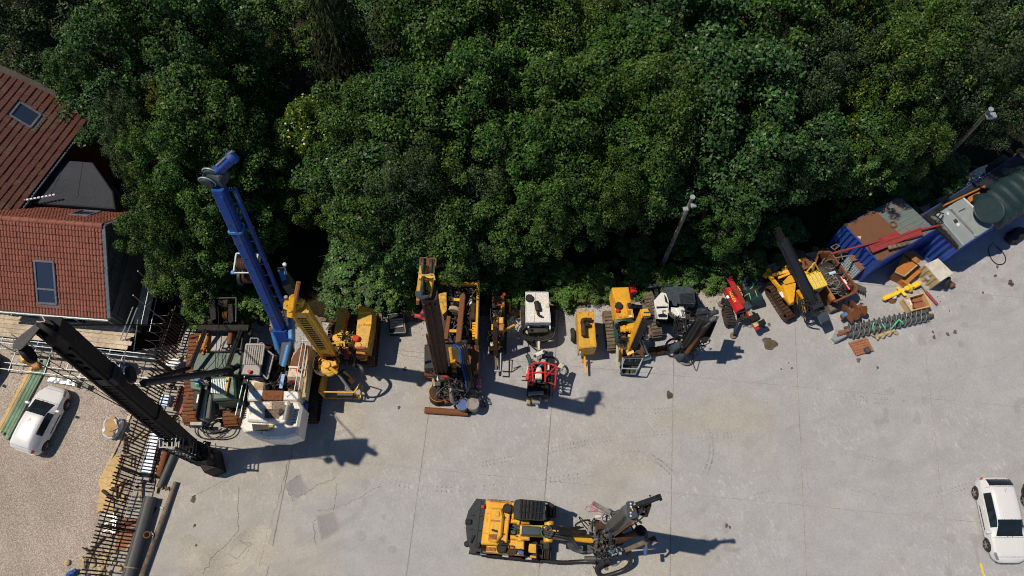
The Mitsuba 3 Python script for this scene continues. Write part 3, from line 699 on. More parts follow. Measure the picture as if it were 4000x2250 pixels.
# ---- the newer house with scaffolding
hb = Thing('red_tiled_house', 'house with new red tiled roof, dark gable and scaffolding round it', 'house')
RR, ER = np.array([-19.736, 17.028, 6.385]), np.array([-20.073, 13.316, 3.6])
al = unit(np.array([-24.787, 17.458, 0]) - np.array([-19.736, 17.028, 0]))
RL, EL = RR + al * 6.2, ER + al * 6.2
BR = np.array([-19.6, 19.2, 3.6]); BL = BR + al * 6.2
core = hb('wall', cat(hull([ER + (0, .42, -.25), EL + (0, .42, -.25), BR + (0, -.4, -.2), BL + (0, -.4, -.2), *[(p[0], p[1] + s, 0) for p, s in ((ER, .42), (EL, .42), (BR, -.4), (BL, -.4))]])), 'wall_dark')
hb('gable', hull([RR + (-.12, 0, -.14), ER + (-.12, .25, -.14), BR + (-.12, -.25, -.14), RR + (-.4, 0, -.14), ER + (-.4, .25, -.14), BR + (-.4, -.25, -.14), (*(ER + (-.12, .42, 0))[:2], .02), (*(BR + (-.12, -.4, 0))[:2], .02)]), 'membrane', label='dark membrane covered gable wall')
for i in range(9):
    t = (i + 1) / 10; a, b = lerp(ER, BR, t), lerp(ER, BR, t); zt = 3.55 + 2.6 * (1 - abs(t - .53) / .53)
    hb('batten', beam((a[0] - .08, a[1], .3), (a[0] - .08, a[1], zt), .05, .03), 'wall_dark')
for z in (1.2, 2.0, 2.8, 3.6, 4.4, 5.2):
    s = min(1.0, max(0.08, (6.2 - z) / 2.6)); m_ = lerp(ER, BR, .53); h = (BR - ER) * .5 * s
    hb('batten', beam((m_ - h)[:2].tolist() + [z], (m_ + h)[:2].tolist() + [z], .03, .05), 'wall_dark')
rf = hb('roof', cat(hull([RR, RL, ER, EL, RR - (0, 0, .14), RL - (0, 0, .14), ER - (0, 0, .14), EL - (0, 0, .14)]), hull([RR, RL, BR, BL, RR - (0, 0, .14), RL - (0, 0, .14), BR - (0, 0, .14), BL - (0, 0, .14)])), 'wall_dark')
wc = (-22.94, 14.86, 4.52)
sk2 = (-21.66, 18.76, 5.05)
t_ = unit(RR - ER)
wv = V3(wc); wrel = wv - EL; skip1 = lambda q: abs(np.dot(q - wv, al)) < .5 and abs(np.dot(q - wv, t_)) < 1.1
a1, u1, n1 = tiled(hb, rf, EL, ER, RL, .325, .275, 'tile_new', 290, 1, [skip1])
sv = V3(sk2)
a2, u2, n2 = tiled(hb, rf, BR, BL, RR, .325, .275, 'tile_new', 0, 2, [lambda q: abs(np.dot(q[:2] - sv[:2], al[:2])) < .5 and abs(q[1] - sv[1]) < .55])
wv = EL + a1 * np.dot(wv - EL, a1) + u1 * np.dot(wv - EL, u1) + n1 * .05
skylight(hb, wv, a1, u1, n1, .95, 2.15, rf, -.16)
sv = BR + a2 * np.dot(sv - BR, a2) + u2 * np.dot(sv - BR, u2) + n2 * .05
skylight(hb, sv, a2, u2, n2, .95, 1.15, rf)
for i in range(14):
    p = RR + al * (i * .45 - .02)
    hb('ridge_tile', tube([p + (0, 0, -.03), p + al * .06 + (0, 0, -.03), p + al * .47 + (0, 0, -.015)], .15, 10, radii=[.165, .15, .135]), 'tile_new', 40, under=rf)
hb('verge', beam(ER + (.05, 0, .01), RR + (.05, 0, .01), .2, .1, n1), 'lead', label='blue grey verge strip'); hb('verge', beam(BR + (.05, 0, .01), RR + (.05, 0, .01), .2, .1, n2), 'lead')
gt = lambda p: p + np.array([0, -.12, -.06])
hb('gutter', rod(gt(ER), gt(EL), .065, 10), 'galv', 40)
hb('fascia', beam(ER + (0, .03, -.16), EL + (0, .03, -.16), .03, .2), 'lead')
for i, x in enumerate((-24.6, -22.9, -21.3)):
    hb('window', box((x, 13.9, 1.9), (.9, .08, 1.1), -.09, .01), 'glass')

# ---- the older house
ha = Thing('brown_tiled_house', 'older house with mossy brown tiled roof and one roof window', 'house')
EA, EB_ = np.array([-22.30, 24.75, 5.0]), np.array([-25.9, 16.6, 5.0])
UA = np.array([-26.071, 25.573, 7.6]); upv = (UA - EA) * 1.25
rfa = ha('roof', hull([EA, EB_, EA + upv, EB_ + upv, *[p - (0, 0, .16) for p in (EA, EB_, EA + upv, EB_ + upv)]]), 'wall_dark')
ha('wall', hull([(*(EA + (-.5, -.1, 0))[:2], 0), (*(EB_ + (-.5, .2, 0))[:2], 0), (*(EA + (-.5, -.1, 0))[:2], 4.9), (*(EB_ + (-.5, .2, 0))[:2], 4.9), (*(EA + upv)[:2], 0), (*(EB_ + upv)[:2], 0), *[(p + upv * .96 - (0, 0, .3)) for p in (EA, EB_)]]), 'brick')
sc = V3((-24.98, 23.39, 6.35)); axa = unit(EA - EB_); axu = unit(upv - axa * np.dot(upv, axa)); sc = EB_ + axa * np.dot(sc - EB_, axa) + axu * np.dot(sc - EB_, axu)
a3, u3, n3 = tiled(ha, rfa, EB_, EA, EB_ + upv, .33, .30, 'tile_old', 295, 3, [lambda q: abs(np.dot(q - sc, axa)) < .45 and abs(np.dot(q - sc, axu)) < .6])
skylight(ha, sc + n3 * .05, axa, axu, n3, .85, 1.05, rfa)
ha('gutter', rod(EA + (.1, -.03, -.08), EB_ + (.1, -.03, -.08), .06, 8), 'lead', 40)
fl = Thing('flat_roof_annex', 'low annex with black felt flat roof between the two tiled houses', 'building')
fq = [(-24.08, 21.86, 4.6), (-22.07, 21.67, 4.6), (-20.66, 19.91, 4.6), (-20.33, 18.91, 4.6), (-24.69, 19.26, 4.6)]
fl('roof', slab(fq, 4.35, 4.6, .05), 'felt')
fl('wall', slab([lerp(np.mean(fq, 0), p, .95) for p in fq], 0, 4.349, 0), 'wall_dark')
for q in ([(-23.48, 21.74, 4.61), (-23.91, 19.67, 4.61)], [(-22.63, 21.66, 4.61), (-22.45, 19.55, 4.61)]):
    fl('felt_lap', beam(q[0], q[1], .12, .018, c=.004), 'felt')
g0, g1 = [(-25.96, 18.9, 5.05), (-23.32, 19.47, 5.05)]
abut = Thing('verge_tile_row', 'row of white ended verge tiles between the old roof and the new back slope', 'roof edge')
for i in range(15):
    p = lerp(g0, g1, i / 14.5); q = lerp(g0, g1, (i + .62) / 14.5)
    abut('tile', beam(p, q, .1, .09, c=.02), 'plastic_white')

# ---- scaffolding
sd = Thing('scaffold', 'tube scaffolding with pale planked deck along the red roofed house', 'scaffold')
dk0, dk1 = np.array([-27.2, 13.95, 2.0]), np.array([-19.45, 13.1, 2.0]); dx = unit(dk1 - dk0); dy = np.array([dx[1], -dx[0], 0])
for r in range(5):
    for s, e in (((-.1, 3.2), (3.22, 6.1), (6.12, 7.85)) if r % 2 else ((-.3, 4.3), (4.32, 7.7))):
        o = dk0 + dy * (r * .235 - .1) + (0, 0, rng0.uniform(0, .03))
        sd('plank', beam(o + dx * s, o + dx * e, .222, .045, c=.005), 'plank')
for o, z in ((1.3, 0.9), (1.25, 1.95), (1.3, 2.45), (1.3, 3.0), (-.15, 1.9), (1.9, .35), (2.3, .6)):
    p = dk0 + dy * o; sd('ledger', rod((*p[:2], z), (*(p + dx * (9.2 if o > 1.2 else 8.0))[:2], z - .02), .026, 6), 'galv', 40)
for s in (1.1, 3.0, 4.9, 6.8):
    for o in (-.2, 1.34):
        p = dk0 + dx * s + dy * o; sd('standard', rod((*p[:2], 0), (*p[:2], 4.1 if o > 0 else 3.0), .026, 6), 'galv', 40)
    p = dk0 + dx * s; sd('transom', rod(p + dy * -.4 + (0, 0, -.08), p + dy * 2.3 + (0, 0, -.1), .026, 6), 'galv', 40)
    sd('transom', rod((*(p + dy * .6)[:2], .6), (*(p + dy * 2.4)[:2], .6), .026, 6), 'galv', 40)
for i in range(4):
    sd('brace', rod((*(dk0 + dx * (1.1 + 1.9 * i) + dy * 1.36)[:2], .2), (*(dk0 + dx * (2.8 + 1.9 * i) + dy * 1.36)[:2], 3.6), .024, 6), 'galv', 40)
for a, b in (((-18.43, 13.51, 4.6), (-20.05, 12.68, 2.1)), ((-18.22, 13.47, 4.6), (-19.82, 12.67, 2.1))):
    sd('loose_tube', rod(a, b, .03, 6), 'galv', 40)
sd('standard', rod((-20.29, 12.43, 0.02), (-18.38, 13.07, 4), .026, 6), 'galv', 40)
for y in (14.3, 15.6, 17.0, 18.6):
    sd('standard', rod((-18.75, y, 0), (-18.75, y, 4.2), .026, 6), 'galv', 40)
for z in (1.9, 2.9):
    sd('ledger', rod((-18.72, 13.2, z), (-18.6, 19.5, z), .026, 6), 'galv', 40)
for r in range(3):
    sd('plank', beam((-19.5 + r * .235, 13.6, 1.93), (-19.3 + r * .235, 18.8, 1.93), .222, .045, c=.005), 'plank')

# ================================================================ the piling rig with the tall black mast
UPY = (0, 1, 0)
def grille(t, quad, z, n, m, under=None, w=.03, h=.03, part='grille'):
    """Bars across a quad (first edge to third edge)."""
    a0, a1, b1, b0 = [V3(p) for p in quad]
    t(part, cat([beam(up(lerp(a0, b0, i / (n - 1)), z), up(lerp(a1, b1, i / (n - 1)), z), w, h, c=.004) for i in range(n)]), m, under=under, stuff=True)
g = Thing('piling_rig', 'green crawler piling rig with twin winch and very tall black mast', 'piling rig')
crawler(g, (-16.38, 8.67, 0.45), (-16.74, 13.51, 0.45), .72, .95, 'rust', .2)
crawler(g, (-14.31, 8.59, 0.45), (-14.6, 13.45, 0.45), .72, .95, 'rust', .2)
g('chassis', slab([(-16.56, 13.04, 0.6), (-14.82, 13.1, 0.6), (-14.52, 9.33, 0.6), (-16.2, 9.27, 0.6)], .45, 1.1, .05), 'dark')
g('deck', slab([(-16.19, 12.04, 1.9), (-13.82, 12.17, 1.9), (-13.78, 10.89, 1.9), (-16.18, 11.06, 1.9)], 1.1, 1.9, .05), 'green')
g('deck_step', slab([(-16.55, 11.21, 1.5), (-15.47, 11.09, 1.5), (-15.45, 10.12, 1.5), (-16.31, 10.26, 1.5)], .9, 1.5, .04), 'green')
g('roof_plate', slab([(-15.4, 13.08, 2.2), (-14.22, 13.17, 2.2), (-14.17, 12.06, 2.2), (-15.33, 12.03, 2.2)], 1.1, 2.2, .04), 'steel')
g('side_box', slab([(-14.25, 13.15, 2), (-13.82, 13.18, 2), (-13.78, 12.15, 2), (-14.2, 12.14, 2)], 1.1, 2.0, .04), 'charcoal')
g('tank', slab([(-16.09, 13.01, 2), (-15.94, 13.03, 2), (-15.94, 12.24, 2), (-16.18, 12.24, 2)], 1.2, 2.0, .06), 'amber'); g('tank', slab([(-15.73, 12.99, 2.15), (-15.52, 13.01, 2.15), (-15.66, 12.21, 2.15), (-15.86, 12.12, 2.15)], 1.3, 2.15, .06), 'orange')
g('valve_block', blocks([(-16.12, 12.61, 1.9), (-15.7, 12.73, 1.9), (-15.4, 11.82, 1.9), (-15.93, 11.76, 1.9)], 1.9, 2.3, 12, 21, (.06, .2)), 'orange', stuff=True)
g('cross_beam', beam((-15.83, 13.07, 2.7), (-13.31, 13.07, 2.7), .36, .34), 'black')
g('post', beam((-16.25, 13.59, 1.2), (-15.61, 13.07, 2.7), .2), 'black'); g('post', beam((-14.41, 13.59, 1.2), (-13.85, 13.07, 2.7), .2), 'black')
g('hose_arm', tube(curve([(-13.91, 13.26, 2.6), (-13.46, 13.14, 2.6), (-13.27, 13, 2.6), (-13.26, 12.72, 2.6)], 4), .12, 10), 'black', 40)
wn = g('winch', hull(drop([(-15.48, 14.46, 3), (-15.19, 14.68, 3), (-14.96, 13.49, 3), (-15.18, 13.37, 3)], 1.7)), 'black')
g('cheek', hull(drop([(-14.44, 14.28, 3), (-14.25, 14.31, 3), (-14.06, 13.37, 3), (-14.2, 13.25, 3), (-14.33, 13.37, 3)], 1.7)), 'black', under=wn)
def drum(t, a, b, r, m, under=None, ropes=True, rm='black', part='drum'):
    a, b = V3(a), V3(b); n = 9; P = [a + (b - a) * i / (2 * n) for i in range(2 * n + 1)]
    return t(part, tube(P, r, 16, radii=[r * (1.0 if i % 2 else .93) for i in range(2 * n + 1)]), m, 30, under=under)
drum(g, (-15.26, 14.46, 2.55), (-14.59, 14.49, 2.55), .26, 'dark', wn); drum(g, (-15.29, 13.85, 2.35), (-14.84, 13.88, 2.35), .27, 'dark', wn); drum(g, (-14.84, 13.88, 2.35), (-14.59, 13.9, 2.35), .26, 'rust', wn)
g('frame', rail([(-15.16, 14.65, 2.9), (-14.13, 14.68, 2.9), (-14.06, 14.21, 2.9), (-13.96, 13.35, 2.9)], .03), 'pipe_grey', 40, under=wn)
g('hub', cat(disc((-15.48, 13.7, 2), (1, 0, 0), .2, .3), disc((-14.32, 13.99, 2.4), (1, 0, 0), .34, .25)), 'black', 40, under=wn)
g('cradle', slab([(-15.74, 13.71, 1.9), (-14.19, 13.65, 1.9), (-14.16, 13.48, 1.9), (-15.87, 13.48, 1.9)], .9, 1.9, .05), 'dark')
g('muffler', rod((-14.27, 12.98, 2.5), (-14.29, 12.3, 2.5), .13, 14), 'rust', 40)
g('exhaust', tube(curve([(-14.29, 12.18, 2.45), (-14.5, 12.09, 2.45), (-14.64, 12.14, 2.45)], 4), .05, 8), 'black', 40); g('elbow', tube(curve([(-14.34, 12.33, 2.4), (-14.25, 12.11, 2.4), (-14.01, 11.97, 2.4), (-13.82, 12.11, 2.4)], 4), .06, 8), 'black', 40)
for q in ((-15.43, 12.95, 3), (-16.15, 11.08, 2.4)), ((-13.65, 12.92, 3), (-14.21, 10.95, 2.7)):
    g('back_stay', cat(tube(q, .075, 8), tube([lerp(*q, .02) + (.12, 0, 0), lerp(*q, .98) + (.12, 0, 0)], .05, 8)), 'black', 40)
cab = g('cab', slab([(-14.81, 10.53, 2.6), (-13.68, 10.59, 2.6), (-13.51, 9.78, 2.6), (-13.5, 9.41, 2.6), (-14.58, 9.33, 2.6)], 1.2, 2.85, .08), 'green')
cr = [(-14.69, 10.34, 3), (-14.02, 10.37, 3), (-13.97, 9.62, 3), (-14.62, 9.65, 3)]
g('roof', slab(cr, 2.86, 2.98, .02), 'galv', under=cab)
grille(g, [cr[0], cr[3], cr[2], cr[1]], 3.0, 9, 'galv', cab, .05, .05, 'corrugation')
g('stripe', beam((-13.94, 10.45, 2.93), (-13.97, 9.61, 2.93), .16, .12), 'amber', under=cab)
g('window', hull([*[(-14.52, 9.33, 2.55), (-13.62, 9.42, 2.55)], *[(-14.51, 9.31, 2.55), (-13.62, 9.39, 2.55)], *[(-14.89, 9.57, 1.6), (-13.97, 9.66, 1.6)], *[(-14.88, 9.54, 1.6), (-13.96, 9.63, 1.6)]]), 'glass', under=cab)
g('window', hull([*[(-13.61, 10.36, 2.55), (-13.46, 9.5, 2.55)], *[(-13.96, 10.62, 1.6), (-13.81, 9.74, 1.6)], *[(-13.58, 10.36, 2.55), (-13.44, 9.5, 2.55)], *[(-13.93, 10.62, 1.6), (-13.78, 9.74, 1.6)]]), 'glass', under=cab)
g('lamp', disc((-13.98, 10.26, 3.05), (0, 0, 1), .05, .12), 'strap', under=cab)
g('panel_box', slab([(-15.49, 10.16, 1.75), (-15.32, 10.18, 1.75), (-15.32, 8.65, 1.75), (-15.59, 8.71, 1.75)], 1.0, 1.75, .05), 'galv'); g('panel_box', slab([(-15.32, 9.97, 1.65), (-15.11, 9.97, 1.65), (-15.04, 8.73, 1.65), (-15.3, 8.69, 1.65)], 1.0, 1.65, .05), 'pipe_grey')
g('guard', beam((-15.51, 10.21, 1.9), (-15.58, 8.67, 1.9), .06, .5), 'black')
g('switch_box', slab([(-15.81, 9.92, 1.75), (-15.6, 9.95, 1.75), (-15.58, 9.46, 1.75), (-15.81, 9.48, 1.75)], 1.2, 1.75, .02), 'plastic_white')
g('step', slab([(-14.66, 9.31, 0.9), (-14.13, 9.36, 0.9), (-14.1, 9.05, 0.9), (-14.63, 9.06, 0.9)], .8, .9, .01), 'crate'); g('bumper', slab([(-16.28, 8.69, 1), (-15.66, 8.7, 1), (-15.65, 8.5, 1), (-16.27, 8.51, 1)], .8, 1.0, .02), 'steel')
g('fuel_can', disc((-15.82, 10.65, 1.9), (0, 0, 1), .2, .35), 'bin_blue', 40); g('cylinder', rod((-15.52, 10.56, 1.8), (-15.22, 10.51, 1.8), .18, 14), 'steel', 40)
g('control_box', slab([(-15.95, 10.48, 1.9), (-15.77, 10.48, 1.9), (-15.74, 10.34, 1.9), (-15.93, 10.34, 1.9)], 1.5, 1.9, .02), 'strap')
g('hoses', hoses([(-16.33, 11.2, 1.9), (-14.28, 11.14, 1.9), (-14.5, 10.37, 1.9), (-16.2, 10.37, 1.9)], 1.9, 2.4, 22, 31, (.015, .03)), 'hose', 40, stuff=True)
g('cables', cat(*[tube(curve([(-15.09, 14.48, 2.8), (-14.81, 13.07, 2.9), (-14.98, 11.92, 2.3), (-14.75, 10.89, 2.6)], 4), .018, 5), tube(curve([(-14.65, 13.12, 2.9), (-14.75, 12.45, 2.4), (-14.89, 11.69, 2.3), (-15.29, 11, 2.4)], 4), .018, 5), tube(curve([(-14.58, 13.41, 2.9), (-14.8, 12.14, 2.3), (-14.73, 10.97, 2.5)], 4), .014, 5)]), 'hose', 40)
g('machinery', blocks([(-15.22, 9.84, 1), (-14.2, 9.89, 1), (-14.07, 9.34, 1), (-15.02, 9.23, 1)], .6, 1.5, 16, 33), 'dark', stuff=True)
for k in range(6):
    c = np.array((-15.28, 8.62, 0.08)) + np.array([.28 * math.cos(k * 1.3), .16 * math.sin(k * 2.1), .03 * k]); r = .45 + .1 * (k % 3)
    g('hose_loop', tube(curve([c + np.array([r * math.cos(a) * (1.2 + .15 * (k % 2)), r * math.sin(a) * .75, .04 * math.sin(a * 2 + k)]) for a in np.linspace(.2 * k, 5.4 + .2 * k, 9)], 4), .035, 7), 'hose', 40)
# mast
m0, m1 = np.array((-15.66, 7.03, 0.35)), np.array((-15.51, 8.74, 15.4)); md = unit(m1 - m0)
mast = g('mast', cat(holed(lerp(m0, m1, .72), m1, .78, .62, [(.30, .17, 'u'), (.44, .17, 'u'), (.58, .17, 'u')], UPY), beam(m0, lerp(m0, m1, .72), .78, .62, UPY)), 'black', label='tall black steel mast')
for i in range(28):
    p = lerp(m0, m1, .04 + .024 * i) + np.array([-.1, -.322, 0])
    g('slot', box(p, (.42, .02, .1), 0, .004), 'dark', under=mast)
for sx in (-.27, .27):
    g('guide_rail', beam(m0 + (sx, -.36, .5), lerp(m0, m1, .93) + (sx, -.36, 0), .11, .1, UPY), 'black', under=mast)
g('collar', beam(lerp(m0, m1, .70), lerp(m0, m1, .74), .9, .74, UPY), 'charcoal', under=mast)
g('collar', beam(lerp(m0, m1, .42), lerp(m0, m1, .44), .88, .72, UPY), 'black', under=mast)
hd = g('head', hull([*[(-15.5, 8.65, 16), (-15.27, 8.65, 16), (-15.78, 7.83, 16), (-15.84, 7.69, 16), (-16.13, 7.73, 16), (-16.13, 7.99, 16), (-15.89, 8.26, 16)], *[(-15.9, 8.88, 15.3), (-15.7, 8.85, 15.3), (-16.17, 8.02, 15.3), (-16.26, 7.92, 15.3), (-16.53, 7.95, 15.3), (-16.51, 8.17, 15.3), (-16.3, 8.44, 15.3)]]), 'charcoal', label='dark cranked mast head')
g('cap', hull(drop([(-15.87, 8.8, 15.6), (-15.55, 8.93, 15.6), (-15.22, 8.71, 15.6), (-15.37, 8.14, 15.6), (-15.73, 8.49, 15.6)], 15.0)), 'black', under=hd)
g('sheave', disc((-16.28, 7.9, 14.9), (.8, .5, .1), .36, .16), 'black', 40, under=hd); g('sheave', disc((-15.21, 8.42, 15.8), (.5, .8, 0), .42, .18), 'black', 40, under=hd)
g('rails', rail([(-15.27, 8.76, 16.2), (-15.14, 8.59, 16.2), (-15.32, 8.56, 16.2), (-15.42, 8.59, 16.2)], .03), 'steel', 40, under=hd)
g('hook_block', box((-16.58, 7.87, 14.4), (.26, .26, .5), .6, .03), 'amber', under=hd); g('hook', box((-17.33, 8.14, 12.6), (.24, .22, .26), .3, .04), 'orange', under=hd)
hp = np.array((-16.55, 7.91, 14.4))
g('rope', tube([hp, (hp[0] + .05, hp[1] - .1, 1.0)], .022, 5), 'hose', 40); g('rope', tube([hp + (.2, .2, 0), np.array((-15.83, 7.31, 2))], .015, 5), 'hose', 40)
pz = np.array((-14.72, 8.33, 10.9)); g('sheave', disc(pz, (1, .3, 0), .34, .2), 'black', 40, under=mast); single('pink_rag', sack((-14.82, 8.13, 10.6), .2, .15, .3, 0, 3), 'pink', 'bright pink rag tied by the small sheave half way up the black mast', 'rag', smooth=True)
bt = np.array((-14.61, 8.23, 10)); g('brace', tube([(-13.88, 10.8, 3), bt], .15, 14), 'charcoal', 40); g('brace', tube([(-16.12, 11.02, 2.6), np.array((-14.7, 8.62, 9.2))], .11, 12), 'black', 40)
g('brace_joint', cat(disc((-13.88, 10.8, 3), (0, 1, 0), .2, .5), beam((-13.87, 10.77, 3), (-13.63, 11.16, 2.6), .22)), 'black', 40)
g('rope', tube([np.array((-15.44, 8.87, 15)), np.array((-14.52, 13.2, 3))], .018, 5), 'hose', 40); g('rope', tube([np.array((-15.52, 8.9, 15)), np.array((-14.62, 13.2, 3))], .018, 5), 'hose', 40)
foot = g('foot', slab([(-15.75, 6.95, 1.3), (-14.8, 7.33, 1.3), (-14.44, 6.33, 1.3), (-15.07, 6.11, 1.3)], 0, 1.3, .06), 'black')
g('auger_drive', disc((-14.96, 6.79, 1.6), (0, 0, 1), .3, .5), 'dark', 40); g('machinery', blocks([(-16.19, 7.7, 1.2), (-14.78, 7.42, 1.2), (-14.52, 6.38, 1.2), (-15.32, 6.38, 1.2)], .8, 2.4, 40, 34, (.08, .3)), 'black', stuff=True); g('hoses', hoses([(-16.33, 7.99, 1.5), (-14.68, 7.47, 1.5), (-14.39, 6.43, 1.5), (-15.42, 6.6, 1.5)], 1.2, 2.6, 30, 35, (.02, .035)), 'hose', 40, stuff=True)
tq = [np.array(p) for p in [(-16, 7.33, 4.7), (-15.27, 7.36, 4.7), (-15.22, 6.7, 4.7), (-15.92, 6.69, 4.7)]]
guide = g('auger_guide', cat(*[beam(up(p, .05), p, .1) for p in tq]), 'black', label='open lattice guide frame at the mast foot')
for z in np.linspace(.3, 4.7, 12):
    for i in range(4):
        if i != 0 or z > 4.6 or z < .5:
            g('rung', beam(up(tq[i], z), up(tq[(i + 1) % 4], z), .05, .07), 'steel', under=guide)
g('back_plate', hull([lerp(tq[0], tq[1], .05), lerp(tq[0], tq[1], .95), up(tq[0], .2), up(tq[1], .2), tq[0] + (0, .04, -.5), up(tq[1], .2) + (0, .04, 0)]), 'dark', under=guide)
for i in range(3):
    g('rung', beam(up(lerp(tq[3], tq[2], .2 + .3 * i), 4.2), up(lerp(tq[0], tq[1], .2 + .3 * i), 4.2), .07), 'steel', under=guide)
for c in ((-15.88, 7.04, 4.75), (-15.3, 7.06, 4.75)):
    g('tie', tube(curve([np.array(c) + (-.12, -.03, 0), np.array(c) + (0, .06, .04), np.array(c) + (.12, .0, .0)], 4), .025, 6), 'plastic_blue', 40, under=guide)
g('guide_link', slab([(-16.2, 7.53, 3.9), (-15.34, 7.66, 3.9), (-15.03, 6.97, 3.9), (-15.53, 6.84, 3.9)], 3.2, 3.6, .03), 'dark')

# ================================================================ the rig with the blue mast and white housing
b = Thing('blue_mast_rig', 'crawler drilling rig with white engine housing, rusty side box and leaning blue mast', 'drilling rig')
crawler(b, (-14.12, 8.69, 0.4), (-12.99, 12.91, 0.4), .7, .95, 'brown_steel', .2)
crawler(b, (-10.36, 8.76, 0.4), (-10.27, 12.39, 0.4), .8, .95, 'brown_steel', .2)
b('chassis', slab([(-13.54, 11.93, 0.9), (-10.89, 11.93, 0.9), (-10.73, 8.94, 0.9), (-13.45, 8.94, 0.9)], .5, 1.2, .05), 'dark')
hs = b('engine_house', slab([(-12.85, 9.36, 2.6), (-10.47, 9.39, 2.6), (-10.27, 9.08, 2.6), (-10.36, 7.71, 2.6), (-11, 7.51, 2.6), (-11.92, 7.52, 2.6), (-12.95, 7.85, 2.6), (-13.2, 8.12, 2.6), (-13.05, 9.01, 2.6)], 1.1, 2.5, .12), 'white_rusty', label='white engine housing streaked with rust')
b('hood', slab([(-12.75, 9.27, 2.85), (-10.89, 9.32, 2.85), (-10.78, 9.05, 2.85), (-10.95, 8.22, 2.85), (-12.79, 8.32, 2.85)], 2.5, 2.85, .09), 'white_rusty', under=hs)
grille(b, [(-11.67, 9.24, 2.87), (-11.07, 9.24, 2.87), (-11.03, 8.87, 2.87), (-11.63, 8.87, 2.87)], 2.875, 8, 'dark', hs, .03); grille(b, [(-11.96, 8.87, 2.87), (-11.03, 8.87, 2.87), (-11.01, 8.44, 2.87), (-11.93, 8.46, 2.87)], 2.875, 9, 'dark', hs, .035)
b('louvre', slab([(-11.7, 9.26, 2.86), (-11.06, 9.26, 2.86), (-11, 8.44, 2.86), (-11.93, 8.45, 2.86), (-11.96, 8.89, 2.86)], 2.8, 2.862, 0), 'rusty_cream', under=hs)
b('exhaust_hole', slab([(-12.63, 8.24, 2.53), (-11.78, 8.21, 2.53), (-11.71, 7.91, 2.53), (-12.53, 7.91, 2.53)], 2.4, 2.53, .02), 'dark', under=hs); b('bracket', box((-11.66, 8.04, 2.55), (.22, .3, .12), 0, .02), 'crate', under=hs)
b('stack', rod((-11.21, 8.68, 2.8), (-11.08, 8.74, 3.15), .12, 12), 'engine', 40, under=hs); b('stack', disc((-11, 8.37, 2.95), (0, 0, 1), .18, .25), 'white', 40, under=hs)
b('cylinder', rod((-10.92, 8.31, 2.9), (-10.82, 9.04, 2.9), .2, 14), 'steel', 40, under=hs)
b('side_duct', slab([(-13.1, 10.48, 2.4), (-12.28, 10.45, 2.4), (-12.28, 9.43, 2.4), (-13.06, 9.43, 2.4)], 1.2, 2.4, .06), 'cream', under=hs)
b('mesh_panel', slab([(-12.79, 10.35, 2.42), (-12.33, 10.33, 2.42), (-12.32, 9.95, 2.42), (-12.81, 9.97, 2.42)], 2.35, 2.42, 0), 'crate', under=hs); b('mesh_panel', slab([(-12.92, 9.89, 2.42), (-12.34, 9.85, 2.42), (-12.38, 9.47, 2.42), (-12.98, 9.48, 2.42)], 2.35, 2.42, 0), 'plastic_blue', under=hs)
b('rust_plate', slab([(-12.28, 9.93, 2.5), (-11.3, 9.92, 2.5), (-11.29, 9.43, 2.5), (-12.31, 9.43, 2.5)], 1.2, 2.5, .02), 'rust')
b('tool_box', slab([(-11.27, 9.9, 2.5), (-10.55, 9.9, 2.5), (-10.45, 9.43, 2.5), (-11.24, 9.43, 2.5)], 1.2, 2.5, .05), 'white')
grille(b, [(-13.08, 9.14, 2.5), (-12.98, 9.15, 2.5), (-12.97, 8.57, 2.5), (-13.13, 8.47, 2.5)], 2.53, 7, 'dark', hs, .035)
b('label_plate', hull([*[(-11.16, 7.73, 2.2), (-10.68, 7.9, 2.2)], *[(-11.15, 7.7, 2.2), (-10.68, 7.88, 2.2)], *[(-11.24, 7.76, 1.9), (-10.76, 7.94, 1.9)], *[(-11.24, 7.79, 1.9), (-10.76, 7.97, 1.9)]]), 'red', under=hs)
b('skirt', beam((-10.45, 9.55, 1.4), (-10.6, 7.9, 1.4), .3, .5), 'blue', under=hs); b('lamp', disc((-10.57, 7.9, 1.6), (0, 0, 1), .1, .16), 'skyblue', 40, under=hs)
grille(b, [(-10.65, 8.87, 2.3), (-10.52, 8.87, 2.3), (-10.53, 8.31, 2.3), (-10.68, 8.31, 2.3)], 2.5, 5, 'skyblue', hs, .05, .02)
cb2 = b('cab', slab([(-13.51, 11.82, 2.7), (-12.48, 11.82, 2.7), (-12.02, 11.82, 2.7), (-12.17, 10.44, 2.7), (-12.51, 10.36, 2.7), (-13.39, 10.65, 2.7)], 1.3, 2.85, .08), 'charcoal')
rg_ = [(-13.15, 12.07, 3.2), (-12.29, 12.04, 3.2), (-12.32, 10.49, 3.2), (-13.24, 10.54, 3.2)]
b('roof_guard', slab([(-13.15, 11.05, 3.2), (-12.31, 11.03, 3.2), (-12.32, 10.49, 3.2), (-13.24, 10.54, 3.2)], 3.05, 3.2, .03), 'steel', under=cb2)
grille(b, [(-13.15, 12.07, 3.2), (-13.15, 11.05, 3.2), (-12.29, 11.03, 3.2), (-12.29, 12.04, 3.2)], 3.15, 9, 'steel', cb2, .075, .07, 'guard_bar')
b('guard_frame', cat(beam((-13.18, 12.08, 3.15), (-12.29, 12.06, 3.15), .12), beam((-13.18, 12.08, 3.15), (-13.18, 11.03, 3.15), .1), beam((-12.29, 12.06, 3.15), (-12.31, 11.03, 3.15), .1)), 'steel', under=cb2)
b('roof_window', slab([(-13.04, 12.02, 2.9), (-12.48, 12.02, 2.9), (-12.48, 11.68, 2.9), (-13.04, 11.68, 2.9)], 2.84, 2.9, 0), 'green', under=cb2)
b('beacon', cat(disc((-12.8, 10.64, 3.3), (0, 0, 1), .09, .16)), 'red_lamp', 40, under=cb2)
